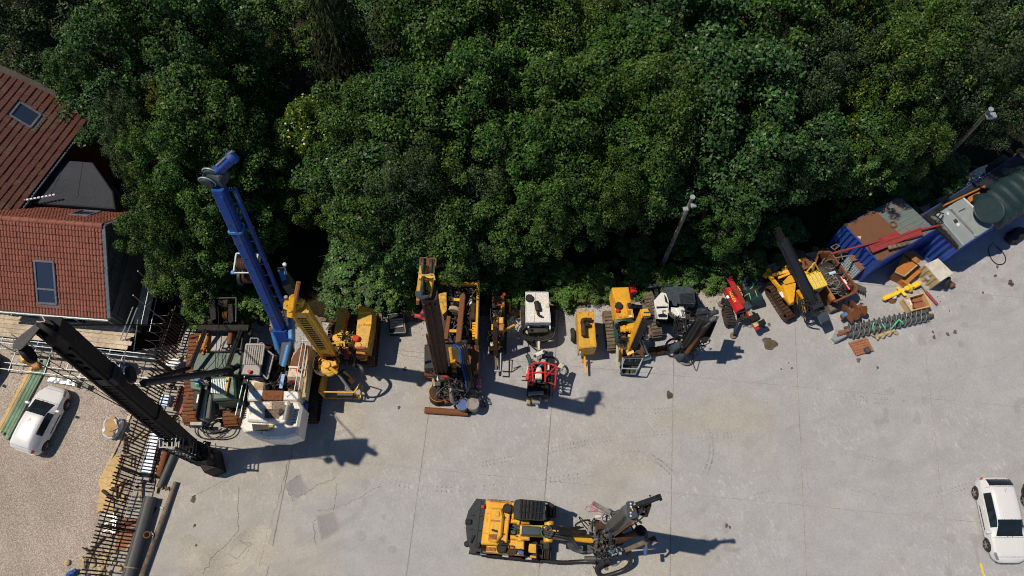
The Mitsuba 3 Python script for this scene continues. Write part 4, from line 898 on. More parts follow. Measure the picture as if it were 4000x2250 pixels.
b('windscreen', hull([*[(-12.4, 11.97, 2.8), (-11.92, 11.64, 2.8)], *[(-12.43, 10.77, 2.8), (-12.02, 10.41, 2.8)], *[(-12.69, 12.17, 1.6), (-12.4, 11.41, 1.6)]]), 'glass', under=cb2)
b('window_frame', rail([(-12.31, 11.93, 2.95), (-11.85, 11.6, 2.9), (-12, 10.38, 2.9), (-12.41, 10.72, 2.95), (-12.31, 11.93, 2.95)], .05), 'steel', 40, under=cb2)
b('roof_rack', rail([(-13.04, 12.43, 3.1), (-12.65, 12.42, 3.1), (-12.64, 12.14, 3.1), (-13.03, 12.14, 3.1), (-13.04, 12.43, 3.1)], .03), 'steel', 40, under=cb2)
b('handrail', cat(rail([(-13.26, 10.62, 2.6), (-13.45, 8.66, 2.6), (-13.86, 8.93, 1.4)], .03), rail([(-13.08, 10.46, 2.6), (-13.21, 8.55, 2.6)], .025), rail([(-13.26, 10.62, 2.6), (-13.72, 10.99, 1.3)], .03)), 'galv', 40)
b('catwalk', slab([(-13.72, 10.8, 1.4), (-13.46, 10.8, 1.4), (-13.57, 8.9, 1.4), (-13.9, 8.93, 1.4)], 1.3, 1.4, .01), 'dark')
sb_ = b('side_house', hull([*[(-10.52, 12.31, 2.75), (-10.23, 12.19, 2.75), (-10.19, 11.36, 2.75), (-10.25, 10.55, 2.75), (-11.09, 10.55, 2.75), (-10.97, 11.58, 2.75)], *[(-11.04, 12.76, 1.2), (-10.63, 12.68, 1.2), (-10.55, 10.04, 1.2), (-11.41, 10.04, 1.2), (-11.46, 11.84, 1.2)]]), 'rusty_cream', label='rusty cream side housing with lettering')
b('lid', slab([(-10.53, 12.25, 2.8), (-10.26, 12.15, 2.8), (-10.4, 10.99, 2.8), (-11.05, 11.01, 2.8), (-10.93, 11.57, 2.8)], 2.74, 2.8, .02), 'rust', under=sb_); b('ledge', beam((-11.04, 11.01, 2.85), (-10.5, 10.98, 2.85), .1, .12), 'cream', under=sb_)
wt = [np.array(p) for p in [(-10.22, 12.19, 2.7), (-10.11, 9.54, 2.7)]]; wb_ = [np.array(p) for p in [(-10.09, 12.23, 1.7), (-10.27, 9.73, 1.7)]]
b('side_wall', hull([*wt, *wb_, *[p + (-.2, 0, -.1) for p in (*wt, *wb_)], *[up(p, .95) + (-.15, 0, 0) for p in wb_]]), 'crate', under=sb_)
tx = meshkit.text_mesh('bbge.com', .30, .01, True); v = np.asarray(tx.vertices); e_ = unit(wt[0] - wt[1]); s_ = unit(lerp(wt[0], wt[1], .5) - lerp(wb_[0], wb_[1], .5)); s_ = unit(s_ - e_ * np.dot(s_, e_)); nn_ = np.cross(e_, s_)
o_ = lerp(lerp(wb_[1], wb_[0], .40), lerp(wt[1], wt[0], .40), .28) + nn_ * .012
b('lettering', tm(o_ + v[:, :1] * e_ + v[:, 1:2] * s_ + v[:, 2:] * nn_, tx.faces), 'letters', under=sb_)
b('side_rail', cat(rail([(-10.41, 12.43, 3.1), (-10.57, 9.76, 3.1), (-10.91, 9.41, 3.1)], .028), rail([(-10.22, 12.43, 3.1), (-10.36, 9.76, 3.1)], .028), rail([(-10.45, 12.41, 3.15), (-10.15, 12.4, 3.15), (-10.14, 12.27, 3.15), (-10.44, 12.28, 3.15)], .03), rail([(-10.57, 9.76, 3.1), (-11, 10.14, 1.6)], .03)), 'galv', 40)
b('beacon', disc((-10.54, 10.8, 3), (0, 0, 1), .09, .16), 'red_lamp', 40)
b('motor', cat(rod((-11.1, 10.55, 2.3), (-10.82, 10.55, 2.3), .2, 12)), 'maroon', 40)
b('bay', slab([(-12.66, 11.72, 1.6), (-11.53, 11.72, 1.6), (-10.81, 10.74, 1.6), (-10.82, 10.15, 1.6), (-12.54, 10.19, 1.6)], 1.2, 1.6, .02), 'dark')
b('machinery', blocks([(-12.57, 11.04, 1.6), (-10.69, 10.97, 1.6), (-10.75, 10.15, 1.6), (-12.51, 10.23, 1.6)], 1.6, 2.4, 34, 41, (.08, .3)), 'engine', stuff=True)
b('hoses', hoses([(-12.62, 11.69, 1.7), (-10.82, 11.09, 1.7), (-10.79, 10.13, 1.7), (-12.5, 10.16, 1.7)], 1.7, 2.5, 46, 42, (.018, .035)), 'hose', 40, stuff=True)
b('ladder', beam((-11.34, 10.72, 2.6), (-11.43, 10.02, 2.5), .18, .06), 'skyblue')
b('boom', cat(beam((-11.29, 12.38, 2.6), (-11.43, 11.28, 2.3), .55, .5)), 'slate'); b('boom_ram', rod((-11.15, 12.13, 2.9), (-11.4, 11.12, 2.6), .13, 12), 'skyblue', 40)
# blue mast
p0, p1 = np.array((-11.45, 12.6, 2.7)), np.array((-11.67, 15.44, 12.9)); bd = unit(p1 - p0)
bm = b('mast', beam(p0, p1, .50, .48, UPY), 'blue', label='long blue steel mast')
so = np.array([.60, .05, 0])
b('side_rail', beam(lerp(p0, p1, .22) + so, lerp(p0, p1, .985) + so, .14, .2, UPY), 'blue', under=bm)
for i in range(11):
    q = lerp(p0, p1, .25 + .073 * i); b('rung', beam(q + (.3, .05, 0), q + so, .07, .1), 'blue', under=bm)
b('guide_rail', beam(lerp(p0, p1, .05) + (.1, -.27, 0), lerp(p0, p1, .98) + (.1, -.27, 0), .14, .06, UPY), 'blue', under=bm)
b('clamp', beam(lerp(p0, p1, .765), lerp(p0, p1, .775), .62, .6, UPY), 'skyblue', under=bm)
for t in (.70, .61, .30, .2):
    q = lerp(p0, p1, t); b('port', box(q + (-.02, -.245, 0), (.14, .02, .2), 0, .004), 'dark', under=bm)
b('knuckle', beam(lerp(p0, p1, .0) - bd * .3, lerp(p0, p1, .09), .72, .66, UPY), 'blue', under=bm)
hd = b('mast_head', cat(box((-11.56, 15.72, 13.3), (.6, .55, .6), -.4, .08)), 'slate', under=bm)
b('sheave', cat(disc((-12, 15.5, 13.2), (.2, 1, 0), .28, .22), disc((-11.76, 15.72, 13.5), (.2, 1, 0), .3, .22)), 'slate', 40, under=bm)
b('sheave_guard', cat(ring((-12, 15.5, 13.2), (.2, 1, 0), .33, .03), ring((-11.76, 15.72, 13.5), (.2, 1, 0), .35, .03)), 'galv', 40, under=bm)
j0, j1 = np.array((-11.49, 15.78, 13.6)), np.array((-10.75, 16.01, 14.2))
b('jib', cat(beam(j0, j1, .36, .34), disc(j1, (.6, .5, .3), .26, .3)), 'blue', 30, under=bm)
b('jib_guard', beam(lerp(j0, j1, .1) + (0, 0, .25), lerp(j0, j1, 1.2) + (0, 0, .25), .08, .1), 'steel', under=bm)
wz = np.array((-11.96, 14.35, 7.8))
w2 = b('winch', cat(*[beam(wz + (sx, -.42, .1), wz + (sx, .42, .1), .08, .4) for sx in (-.48, .5)], beam(wz + (-.5, .45, .2), wz + (.5, .45, .2), .09), beam(wz + (-.5, -.45, .1), wz + (.5, -.45, .1), .07)), 'galv', under=bm)
drum(b, wz + (-.42, 0, .05), wz + (.42, 0, .05), .3, 'brown_steel', w2); b('rope_frame', rail([(-11.89, 14.34, 8.6), (-11.8, 14.41, 8.8), (-11.45, 14.41, 8.8), (-11.54, 14.34, 8.6)], .03), 'plastic_blue', 40, under=w2)
wz2 = np.array((-12.06, 14.08, 7)); w3 = b('winch', disc(wz2 + (.5, 0, 0), (1, 0, 0), .4, .2), 'charcoal', 40, under=bm); b('winch_flange', disc(wz2 + (-.42, 0, 0), (1, 0, 0), .38, .16), 'charcoal', 40, under=bm)
drum(b, wz2 + (-.36, 0, 0), wz2 + (.42, 0, 0), .3, 'brown_steel', w3); b('arm', beam((-12.88, 14.22, 7.2), (-12.35, 14.22, 7.2), .16, .12), 'skyblue', under=w3)
b('cable_box', hull(drop([(-11.04, 14.76, 6.5), (-10.66, 14.79, 6.5), (-10.35, 13.95, 6.5), (-10.67, 13.81, 6.5)], 4.6)), 'slate', under=bm); b('plate', slab([(-10.95, 14.56, 6.56), (-10.65, 14.63, 6.56), (-10.52, 14.16, 6.56), (-10.72, 14.09, 6.56)], 6.5, 6.56, .01), 'skyblue', under=bm)
b('lamp', cat(disc((-10.57, 14.75, 6.9), (0, 0, 1), .09, .16)), 'plastic_white', 40, under=bm)
for (a, m_, c) in (((-11.79, 11.83, 2), (-11.9, 12.85, 3.3), (-11.91, 13.77, 4.7)), ((-11.19, 12.04, 2.2), (-11.15, 12.79, 3.3), (-11.07, 13.44, 4.6))):
    k = b('ram', rod(a, m_, .17, 14), 'skyblue', 40); b('rod', rod(m_, c, .075, 10), 'galv', 40, under=k); b('gland', disc(m_, np.array(c) - np.array(m_), .2, .14), 'rust', 40, under=k)
b('ram_bracket', hull(drop([(-12.06, 13.98, 4.9), (-11.71, 13.98, 4.9), (-11.69, 13.62, 4.9), (-11.97, 13.62, 4.9)], 4.3)), 'skyblue'); b('plate', slab([(-11.24, 13.3, 3.6), (-10.93, 13.37, 3.6), (-10.8, 12.23, 3.6), (-11.01, 12.23, 3.6)], 3.0, 3.6, .05), 'skyblue', under=bm)
for i, (x0, y0, x1, y1) in enumerate([(0, 0, 0, 0)]):
    pass

# ================================================================ the yellow drill rig
y = Thing('yellow_drill_rig', 'yellow drill rig with slotted mast, cage and two engine boxes', 'drilling rig')
crawler(y, (-7.49, 11.77, 0.4), (-7.42, 14.45, 0.4), .6, .9, 'rust', .2)
crawler(y, (-9.56, 12.55, 0.4), (-9.51, 14.91, 0.4), .5, .8, 'brown_steel', .2)
y('chassis', slab([(-9.44, 14.3, 0.8), (-7.55, 14.3, 0.8), (-7.56, 11.65, 0.8), (-9.33, 11.94, 0.8)], .4, 1.0, .04), 'dark')
eb = y('engine_box', hull(drop([(-7.94, 14.54, 2.3), (-7.22, 14.34, 2.3), (-7.22, 13.47, 2.3), (-7.34, 12.18, 2.3), (-7.97, 12.22, 2.3), (-7.91, 13.47, 2.3)], .95)), 'yellow', label='long yellow engine box')
y('ridge', slab([(-7.91, 14.48, 2.42), (-7.23, 14.28, 2.42), (-7.25, 14.04, 2.42), (-7.91, 13.99, 2.42)], 2.3, 2.42, .04), 'amber', under=eb)
y('beacon', disc((-7.92, 12.64, 2.42), (0, 0, 1), .17, .22), 'red_lamp', 40, under=eb); y('lid', disc((-7.82, 12.32, 2.33), (0, 0, 1), .16, .04), 'yellow', 40, under=eb)
y('hinge', box((-7.34, 13.49, 2.36), (.3, .2, .12), 0, .02), 'amber', under=eb); y('rail', beam((-7.88, 12.16, 2.35), (-7.44, 12.16, 2.35), .12, .1), 'maroon', under=eb)
y('end_box', slab([(-8.05, 12.24, 1.6), (-7.53, 12.22, 1.6), (-7.55, 11.93, 1.6), (-8.04, 11.96, 1.6)], .9, 1.6, .04), 'orange', under=eb); y('step', rail([(-7.87, 11.87, 1.2), (-7.59, 11.86, 1.2), (-7.52, 11.84, 1.6)], .035), 'amber', 40)
y('side_frame', hull(drop([(-9.05, 14.5, 2), (-8.61, 14.45, 2), (-8.75, 13.19, 2), (-9.16, 13.19, 2)], 1.0)), 'yellow', label='dull yellow side box'); y('side_frame', hull(drop([(-9.17, 13.22, 1.9), (-8.74, 13.29, 1.9), (-8.79, 12.6, 1.9), (-8.85, 12.17, 1.9), (-9.26, 12.84, 1.9)], 1.0)), 'amber')
y('pump', cat(rod((-8.5, 12.23, 2), (-8.43, 11.71, 2), .13, 12)), 'maroon', 40); y('frame_bar', cat(beam((-9.26, 12.39, 2.3), (-8.52, 12.46, 2.3), .09, .08), beam((-9.12, 12.61, 2.3), (-8.5, 12.46, 2.3), .08, .08), beam((-8.52, 12.46, 2.3), (-8.5, 12.23, 2.3), .08)), 'yellow')
y('bay', slab([(-8.93, 14.16, 1.2), (-8.27, 14.16, 1.2), (-8.22, 12.3, 1.2), (-8.91, 12.3, 1.2)], 1.0, 1.2, .02), 'dark')
y('machinery', blocks([(-8.99, 13.27, 1.2), (-8.19, 13.07, 1.2), (-8.19, 11.82, 1.2), (-8.89, 12.01, 1.2)], 1.0, 2.0, 26, 51, (.08, .3)), 'yellow', stuff=True); y('hoses', hoses([(-9.01, 13.39, 1.4), (-8.22, 13.39, 1.4), (-8.12, 11.47, 1.4), (-9.09, 11.62, 1.4)], 1.3, 2.2, 34, 52, (.02, .04)), 'hose', 40, stuff=True)
p0, p1 = np.array((-9.36, 12.06, 1)), np.array((-9.08, 11.87, 8.9)); yd = unit(p1 - p0)
ym = y('mast', cat(beam(p0, p1, .62, .5, UPY)), 'yellow', label='slotted yellow drill mast')
y('flange', cat(beam(p0 + (.36, -.2, 0), p1 + (.36, -.2, 0), .1, .12, UPY), beam(p0 + (-.3, -.3, 0), p1 + (-.3, -.3, 0), .08, .12, UPY)), 'amber', under=ym)
for i in range(22):
    if i not in (4, 5): y('slot', box(lerp(p0, p1, .08 + .039 * i) + (-.02, -.262, 0), (.36, .02, .12), 0, .003), 'dark', under=ym)
h0 = np.array((-9.27, 11.83, 9.2))
hdy = y('mast_head', cat(beam((-9.17, 12.1, 9.6), (-9.4, 11.47, 8.9), .28, .3), beam((-9.48, 12.11, 9.2), (-9.57, 11.83, 8.9), .3, .35), beam((-8.94, 12.07, 9.2), (-9.02, 11.87, 9), .2, .3), beam((-9.27, 11.92, 9.3), (-8.91, 11.99, 9.2), .16, .16)), 'amber', under=ym)
y('machinery', blocks([(-9.68, 12.27, 8.9), (-8.97, 12.19, 8.9), (-9.11, 11.43, 8.9), (-9.57, 11.47, 8.9)], 8.6, 9.4, 18, 53, (.06, .18)), 'yellow', under=ym, stuff=True); y('hoses', hoses([(-9.69, 12.27, 8.9), (-8.96, 12.15, 8.9), (-9.19, 11.43, 8.9), (-9.6, 11.63, 8.9)], 8.8, 9.5, 14, 54, (.012, .02), .3), 'hose', 40, under=ym, stuff=True)
y('pole', cat(rod((-9.11, 12.04, 9.6), (-8.76, 12.32, 10.6), .06, 8), rod((-9.05, 12, 9.6), (-8.7, 12.31, 10.6), .06, 8)), 'orange', 40, under=ym)
y('lamp', disc((-9.54, 12.12, 9.4), (0, 0, 1), .09, .15), 'steel', 40, under=ym)
rt_ = np.array((-9.34, 11.33, 1.9))
rh = y('rotary_head', cat(ring(rt_, (0, 0, 1), .48, .08, 24), disc(rt_ + (0, 0, -.2), (0, 0, 1), .45, .5)), 'yellow', 40)
y('motor', cat(rod((-9.31, 11.25, 2.3), (-8.79, 10.92, 2.1), .09, 10), disc((-9.31, 11.28, 2.3), (0, 0, 1), .2, .2), box((-8.99, 11.35, 2.2), (.3, .25, .2), .4, .03)), 'amber', 30, under=rh)
y('hose_loop', cat(*[tube(curve([rt_ + np.array([(.5 + .05 * k) * math.cos(a), (.5 + .05 * k) * math.sin(a), .15 + .1 * k]) for a in np.linspace(.2 + .2 * k, 4.6, 8)], 4), .028, 6) for k in range(4)]), 'hose', 40, under=rh)
y('machinery', blocks([(-9.97, 11.84, 1.6), (-8.79, 11.79, 1.6), (-8.76, 10.95, 1.6), (-9.7, 10.9, 1.6)], 1.4, 2.2, 22, 55, (.06, .2)), 'dark', under=rh, stuff=True)
y('valve', slab([(-9.92, 11.76, 2), (-9.43, 11.81, 2), (-9.39, 11.67, 2), (-9.87, 11.5, 2)], 1.6, 2.0, .03), 'amber', under=rh); y('drill_tube', tube([(-8.79, 10.94, 1.8), (-8.25, 10.24, 1.4)], .07, 8), 'steel', 40)
y('casing_clamp', cat(beam((-8.78, 11.19, 1.4), (-8.23, 10.7, 1), .4, .4)), 'brown_steel')
cg = [(-9.67, 10.98, 1.5), (-9.78, 10.11, 1.5), (-7.99, 10.08, 1.5), (-7.62, 10.7, 1.5)]
cgl = [(-9.71, 11.16, 0.35), (-9.75, 10.09, 0.35), (-7.89, 10.05, 0.35), (-7.83, 10.87, 0.35)]
cage = y('cage', cat(rail(cg, .045), rail(cgl, .045), *[rod(a, c, .035, 6) for a, c in zip(cg, cgl)]), 'amber', 40)
y('mesh_panel', hull([cg[0], cg[1], cgl[1], cgl[0], *[np.array(p) + (.03, .0, 0) for p in (cg[0], cg[1], cgl[1], cgl[0])]]), 'yellow', under=cage)
y('drum', cat(rod((-9, 10.24, 0.6), (-8.21, 10.15, 0.6), .22, 14)), 'engine', 40)
y('hose_bundle', cat(*[tube(curve([(-8.13, 11.61, 1.9), np.array((-7.59, 11.1, 2.2)) + (.05 * k, 0, 0), np.array((-7.62, 10.57, 1.8)) + (.06 * k, 0, 0), np.array((-8.02, 10.29, 1.2)), (-8.36, 10.4, 0.9)], 5), .05, 7) for k in range(3)]), 'hose', 40)
y('hose_bundle', cat(tube(curve([(-8.21, 12.1, 2.4), (-7.94, 11.75, 2.5), (-8.02, 11.3, 2)], 5), .06, 7)), 'hose', 40)

# ================================================================ small pallet by the brambles
pl = Thing('pallet_box', 'dark pallet box with pale slats in the shade right of the yellow drill rig', 'pallet')
pq = [(-6.74, 14.65, 0.5), (-5.89, 14.73, 0.5), (-5.7, 13.64, 0.5), (-6.58, 13.57, 0.5)]
pl('box', slab(pq, 0, .45, .02), 'charcoal')
for i in range(4):
    a = lerp((-6.59, 14.32, 0.5), (-6.54, 13.89, 0.5), i / 3); c = lerp((-5.87, 14.4, 0.5), (-5.84, 14, 0.5), i / 3); pl('slat', beam(a, c, .1, .05), 'plank')
pl('rim', rail([*pq, pq[0]], .03), 'steel', 40)

# ================================================================ the rusty rig with the brown mast
r = Thing('rusty_drill_rig', 'rusty yellow drill rig with tall brown mast and open engine bay', 'drilling rig')
crawler(r, (-4.28, 11.14, 0.4), (-4.02, 15.95, 0.4), .6, .9, 'rust', .2)
crawler(r, (-2.11, 11.07, 0.4), (-2.1, 15.95, 0.4), .6, .9, 'rust', .2)
r('chassis', slab([(-4.15, 15.09, 0.9), (-1.82, 15.09, 0.9), (-1.82, 11.13, 0.9), (-4.13, 11.13, 0.9)], .4, 1.0, .04), 'dark')
r('side_panel', beam((-1.75, 15.7, 2.2), (-1.8, 12.5, 2.2), .12, 1.2), 'yellow'); r('side_panel', beam((-1.76, 15.66, 2.35), (-1.78, 14.6, 2.35), .16, .2), 'amber')
r('end_panel', cat(beam((-2.57, 15.64, 2.4), (-1.7, 15.64, 2.4), .14, .3), beam((-3.27, 15.71, 2.3), (-2.56, 15.65, 2.3), .12, .3), beam((-3.74, 15.76, 2.3), (-3.34, 15.75, 2.3), .12, .2)), 'amber')
r('bay', slab([(-3.46, 16.03, 1.3), (-1.82, 16, 1.3), (-1.9, 12.8, 1.3), (-3.49, 12.8, 1.3)], 1.0, 1.3, .02), 'dark')
r('rust_beam', beam((-2.54, 15.11, 2.4), (-2.73, 12.37, 2.4), .28, .3), 'rust'); r('rust_beam', beam((-3.24, 13.85, 2.3), (-3.36, 12.61, 2.3), .2, .3), 'rust')
r('cross_beam', beam((-3.02, 14.8, 2.3), (-2.62, 14.77, 2.3), .16, .14), 'amber'); r('cross_beam', beam((-3.2, 13.08, 2.3), (-2.71, 13.07, 2.3), .16, .16), 'amber')
r('side_box', hull(drop([(-3.83, 15.19, 2.2), (-3.44, 15.26, 2.2), (-3.39, 14.23, 2.2), (-3.58, 14.02, 2.2), (-3.83, 14.73, 2.2)], 1.2)), 'yellow')
r('fan_case', cat(disc((-2.98, 14.3, 2.2), (.2, 1, 0), .3, .2)), 'crate', 40)
r('radiator', slab([(-2.41, 15.52, 2.2), (-2.01, 15.55, 2.2), (-1.92, 15.23, 2.2), (-2.43, 15.16, 2.2)], 1.3, 2.2, .04), 'engine'); r('engine_block', slab([(-2.35, 15.28, 1.9), (-1.97, 15.28, 1.9), (-1.99, 13.71, 1.9), (-2.42, 13.71, 1.9)], 1.3, 1.9, .05), 'engine')
r('exhaust_box', slab([(-2.09, 14.65, 2.3), (-1.84, 14.65, 2.3), (-1.91, 13.74, 2.3), (-2.21, 13.74, 2.3)], 1.8, 2.3, .08), 'brown_steel'); r('rocker_cover', slab([(-2.2, 15.11, 2.15), (-2.07, 15.11, 2.15), (-2.09, 14.54, 2.15), (-2.22, 14.54, 2.15)], 1.8, 2.15, .03), 'plastic_white')
r('machinery', blocks([(-3.46, 15.89, 1.3), (-1.89, 15.81, 1.3), (-1.9, 12.8, 1.3), (-3.43, 12.8, 1.3)], 1.2, 2.1, 60, 61, (.08, .28)), 'engine', stuff=True)
r('hoses', hoses([(-3.45, 15.81, 1.3), (-1.89, 15.81, 1.3), (-1.9, 12.52, 1.3), (-3.42, 12.52, 1.3)], 1.4, 2.3, 90, 62, (.018, .035)), 'hose', 40, stuff=True)
for i in range(6):
    r('valve', box(np.array((-1.93, 13.54, 2.1)) + np.array([0, -.14 * i, 0]), (.22, .1, .3), 0, .02), 'amber')
r('valve_bank', blocks([(-2.08, 13.68, 2), (-1.82, 13.68, 2), (-1.87, 12.71, 2), (-2.06, 12.71, 2)], 1.6, 2.2, 10, 63, (.06, .16)), 'yellow', stuff=True)
r('front_panel', slab([(-2.3, 12.32, 1.7), (-1.68, 12.67, 1.7), (-1.71, 11.24, 1.7), (-1.98, 11.07, 1.7), (-2.38, 11.71, 1.7)], .9, 1.7, .03), 'rust'); r('front_panel', slab([(-1.88, 12.63, 1.8), (-1.67, 12.63, 1.8), (-1.69, 12.29, 1.8), (-1.86, 12.29, 1.8)], 1.2, 1.8, .02), 'brown_steel'); r('brace', beam((-2.06, 12.19, 1.8), (-2.05, 11.34, 1.8), .1, .1), 'rust')
r('left_box', slab([(-4.54, 12.63, 1.5), (-4.26, 12.65, 1.5), (-3.85, 11.33, 1.5), (-4.5, 11.3, 1.5)], .7, 1.5, .04), 'charcoal'); r('left_step', slab([(-4.36, 11.41, 1), (-4.13, 11.41, 1), (-4.14, 11.31, 1), (-4.36, 11.31, 1)], .7, 1.0, .02), 'galv')
p0, p1 = np.array((-3.61, 11.36, 0.8)), np.array((-2.99, 10.47, 14))
rm = r('mast', beam(p0, p1, .60, .55, UPY), 'brown_steel', label='tall brown rusty mast')
for sx in (-.2, .02, .22):
    r('guide_rail', beam(p0 + (sx, -.30, 0), lerp(p0, p1, .97) + (sx, -.30, 0), .07, .08, UPY), 'brown_steel', under=rm)
cz = [lerp(p0, p1, t) + np.array([-.36, -.2, 0]) for t in np.linspace(.02, .62, 60)]
r('chain', cat([box(q, (.07, .07, .14), .8 * (i % 2), .02) for i, q in enumerate(cz)]), 'rust', under=rm, stuff=True)
for nm, a, c, m_ in (('a', (-3.36, 10.38, 14), (-3.19, 11.41, 14.6), 'yellow'), ('b', (-2.95, 10.38, 14), (-2.82, 11.41, 14.6), 'amber'), ('c', (-3.13, 10.95, 14.4), (-3.05, 11.31, 14.6), 'amber'), ('d', (-3.03, 10.47, 14), (-2.94, 11.3, 14.5), 'yellow')):
    r('head_beam', beam(a, c, .14, .34), m_, under=rm)
r('head_cross', cat(beam((-3.29, 10.88, 14.5), (-2.76, 10.83, 14.5), .2, .2)), 'amber', under=rm); r('head_cross', beam((-3.39, 10.34, 14.1), (-2.9, 10.36, 14.1), .14, .3), 'yellow', under=rm); r('head_plate', beam((-3.4, 10.41, 13.8), (-3.47, 10.47, 13.2), .12, .3), 'orange', under=rm)
for q in ((-3.15, 11.21, 14.7), (-2.86, 11.19, 14.7), (-3.16, 10.59, 14.5), (-3.19, 10.54, 14.2)):
    r('sheave', disc(q, (1, 0, 0), .3, .09), 'slate', 40, under=rm)
r('sheave', disc((-3.18, 10.39, 14.2), (0, .3, 1), .28, .1), 'slate', 40, under=rm)
for q in ((-3.12, 11.35, 14.9), (-2.82, 11.32, 14.9)):
    r('sheave_guard', rail([np.array(q) + (-.12, -.2, 0), np.array(q) + (-.12, .1, 0), np.array(q) + (.13, .1, 0), np.array(q) + (.13, -.2, 0)], .03), 'rust', 40, under=rm)
r('strop', tube(curve([(-3.29, 10.88, 14.9), (-3.02, 10.78, 14.9), (-2.77, 10.81, 14.9), (-2.7, 10.59, 14.9)], 4), .03, 6), 'crate', 40, under=rm)
r('rope', cat(rod((-3.06, 11.26, 14.6), (-3.32, 10.68, 11.5), .02, 5), rod((-2.97, 11.21, 14.6), (-3.28, 10.68, 11.5), .02, 5)), 'plastic_white', 40, under=rm)
r('wedge', hull(drop([(-3.43, 10.98, 11.4), (-3.31, 10.97, 11.4), (-3.13, 10.64, 11.4), (-3.61, 10.65, 11.4)], 11.0)), 'maroon', under=rm, label='dark red triangular bracket on the mast')
r('bracket_arm', cat(beam((-3.92, 10.89, 10.5), (-3.47, 10.85, 10.5), .14, .14), beam((-3.79, 10.88, 10.4), (-3.43, 10.73, 10.4), .08, .1)), 'red', under=rm)
r('tag', box((-3.27, 10.66, 10.9), (.08, .05, .3), 0, .01), 'skyblue', under=rm)
r('mast_base', slab([(-4.07, 11.25, 1.2), (-2.93, 11.28, 1.2), (-2.84, 10.64, 1.2), (-4.02, 10.64, 1.2)], .5, 1.2, .05), 'dark'); r('hose_red', tube(curve([(-3.61, 10.89, 1.5), (-3.32, 10.81, 1.9), (-3.09, 10.69, 1.4)], 5), .09, 8), 'maroon', 40)
r('rotary_head', disc((-3.53, 10.83, 1.5), (0, 0, 1), .24, .5), 'dark', 40)
r('bucket', tube([(-3.87, 10.17, 0.05), (-3.77, 10.28, 0.8), (-3.77, 10.28, 0.8), (-3.78, 10.32, 0.6)], .5, 24, radii=[.46, .5, .45, .43]), 'brown_steel', 30, label='muddy yellow drilling bucket')
r('dirt', cat([tm(np.asarray((m_ := trimesh.creation.icosphere(1, q)).vertices) * [1, 1, .6] + np.array((-3.79, 10.36, 0.75)) + np.array([dx_, dy_, 0]), m_.faces) for q, dx_, dy_ in ((.2, -.2, .15), (.16, .1, .2), (.22, .0, -.1), (.14, -.35, -.05), (.15, .3, -.2), (.18, .25, .05))]), 'rust', under=r.k + '__bucket', stuff=True)
r('bucket_rim', ring((-3.77, 10.28, 0.8), (0, 0, 1), .49, .03), 'yellow', 40); r('rust_block', cat(box((-3.32, 9.79, 1), (.3, .25, .25), .5, .06)), 'rust'); r('elbow_pipe', tube(curve([(-3.1, 10.53, 1.6), (-3.07, 10.03, 1.5), (-2.99, 9.7, 1.1), (-2.65, 9.88, 0.8)], 5), .12, 10), 'steel', 40)
r('machinery', blocks([(-4.08, 11.36, 0.8), (-2.43, 11.43, 0.8), (-2.33, 9.81, 0.8), (-3.96, 9.81, 0.8)], .4, 1.6, 90, 64, (.08, .3)), 'engine', stuff=True)
r('hoses', hoses([(-4.08, 11.68, 0.9), (-2.03, 11.68, 0.9), (-2.06, 9.79, 0.9), (-3.95, 9.79, 0.9)], .6, 1.9, 90, 65, (.02, .045), .8), 'hose', 40, stuff=True)
for k in range(4):
    o = np.array([.1 * k, .05 * k, 0])
    r('hose_loop', tube(curve([np.array((-2.95, 12.24, 2.6)) + o, np.array((-2.63, 11.97, 3)) + o, np.array((-2.53, 11.36, 2.4)) + o, np.array((-2.36, 10.74, 1.8)) + o, np.array((-2.32, 10.31, 1.2)) + o], 5), .055, 7), 'hose' if k else 'blue', 40)
r('hose_loop', tube(curve([(-2.37, 12.57, 2.4), (-2.21, 11.5, 2.4), (-2.09, 10.82, 2), (-2.2, 10.29, 1.5), (-2.43, 9.95, 1.3)], 5), .06, 8), 'hose', 40); r('hose_loop', tube(curve([(-1.99, 10.99, 1.4), (-1.62, 10.09, 0.5), (-1.36, 9.62, 0.2), (-1.75, 9.68, 0.5), (-2, 10.16, 1)], 5), .06, 7), 'hose', 40)
r('stay', cat(tube([(-3.13, 12.17, 2.4), (-2.95, 10.85, 1.4)], .09, 8), tube([(-2.93, 11.56, 2.2), (-2.89, 11.07, 1.6)], .08, 8)), 'amber', 40); r('frame_post', beam((-3.69, 11.19, 1.4), (-3.82, 10.75, 1.3), .12), 'galv')
r('cheek', beam((-4.02, 10.76, 1.6), (-3.94, 10.45, 1.4), .12, .14), 'crate')
for q, m_, lb in (((-2.54, 9.65, 0.5), 'bin_blue', 'blue open drum beside the muddy yellow bucket'), ((-2.01, 9.65, 0.5), 'steel', 'grey open drum right of the blue drum')):
    d = Thing('steel_drum', lb, 'drum'); c = np.array(q); c[2] = 0
    d('shell', tube([c, c + (0, 0, .45), c + (0, 0, .9), c + (0, 0, .9), c + (0, 0, .5)], .3, 24, radii=[.3, .32, .34, .29, .27]), m_, 40); d('rim', ring(c + (0, 0, .9), (0, 0, 1), .32, .025), 'steel', 40)
pp = Thing('steel_pipe', 'rusty pipe lying on the concrete in front of the muddy bucket', 'pipe'); pp('tube', rod((-4.53, 9.48, 0.17), (-2.28, 9.33, 0.17), .17, 16), 'rust', 40); pp('spigot', rod((-2.28, 9.33, 0.17), (-1.99, 9.31, 0.17), .06, 8), 'brown_steel', 40)
pk = single('plastic_tub', slab([(-1.88, 10.97, 1), (-1.62, 10.97, 1), (-1.58, 10.56, 1), (-1.87, 10.53, 1)], .6, 1.0, .05), 'pink', 'pale pink plastic tub at the right track of the rusty rig', 'tub')

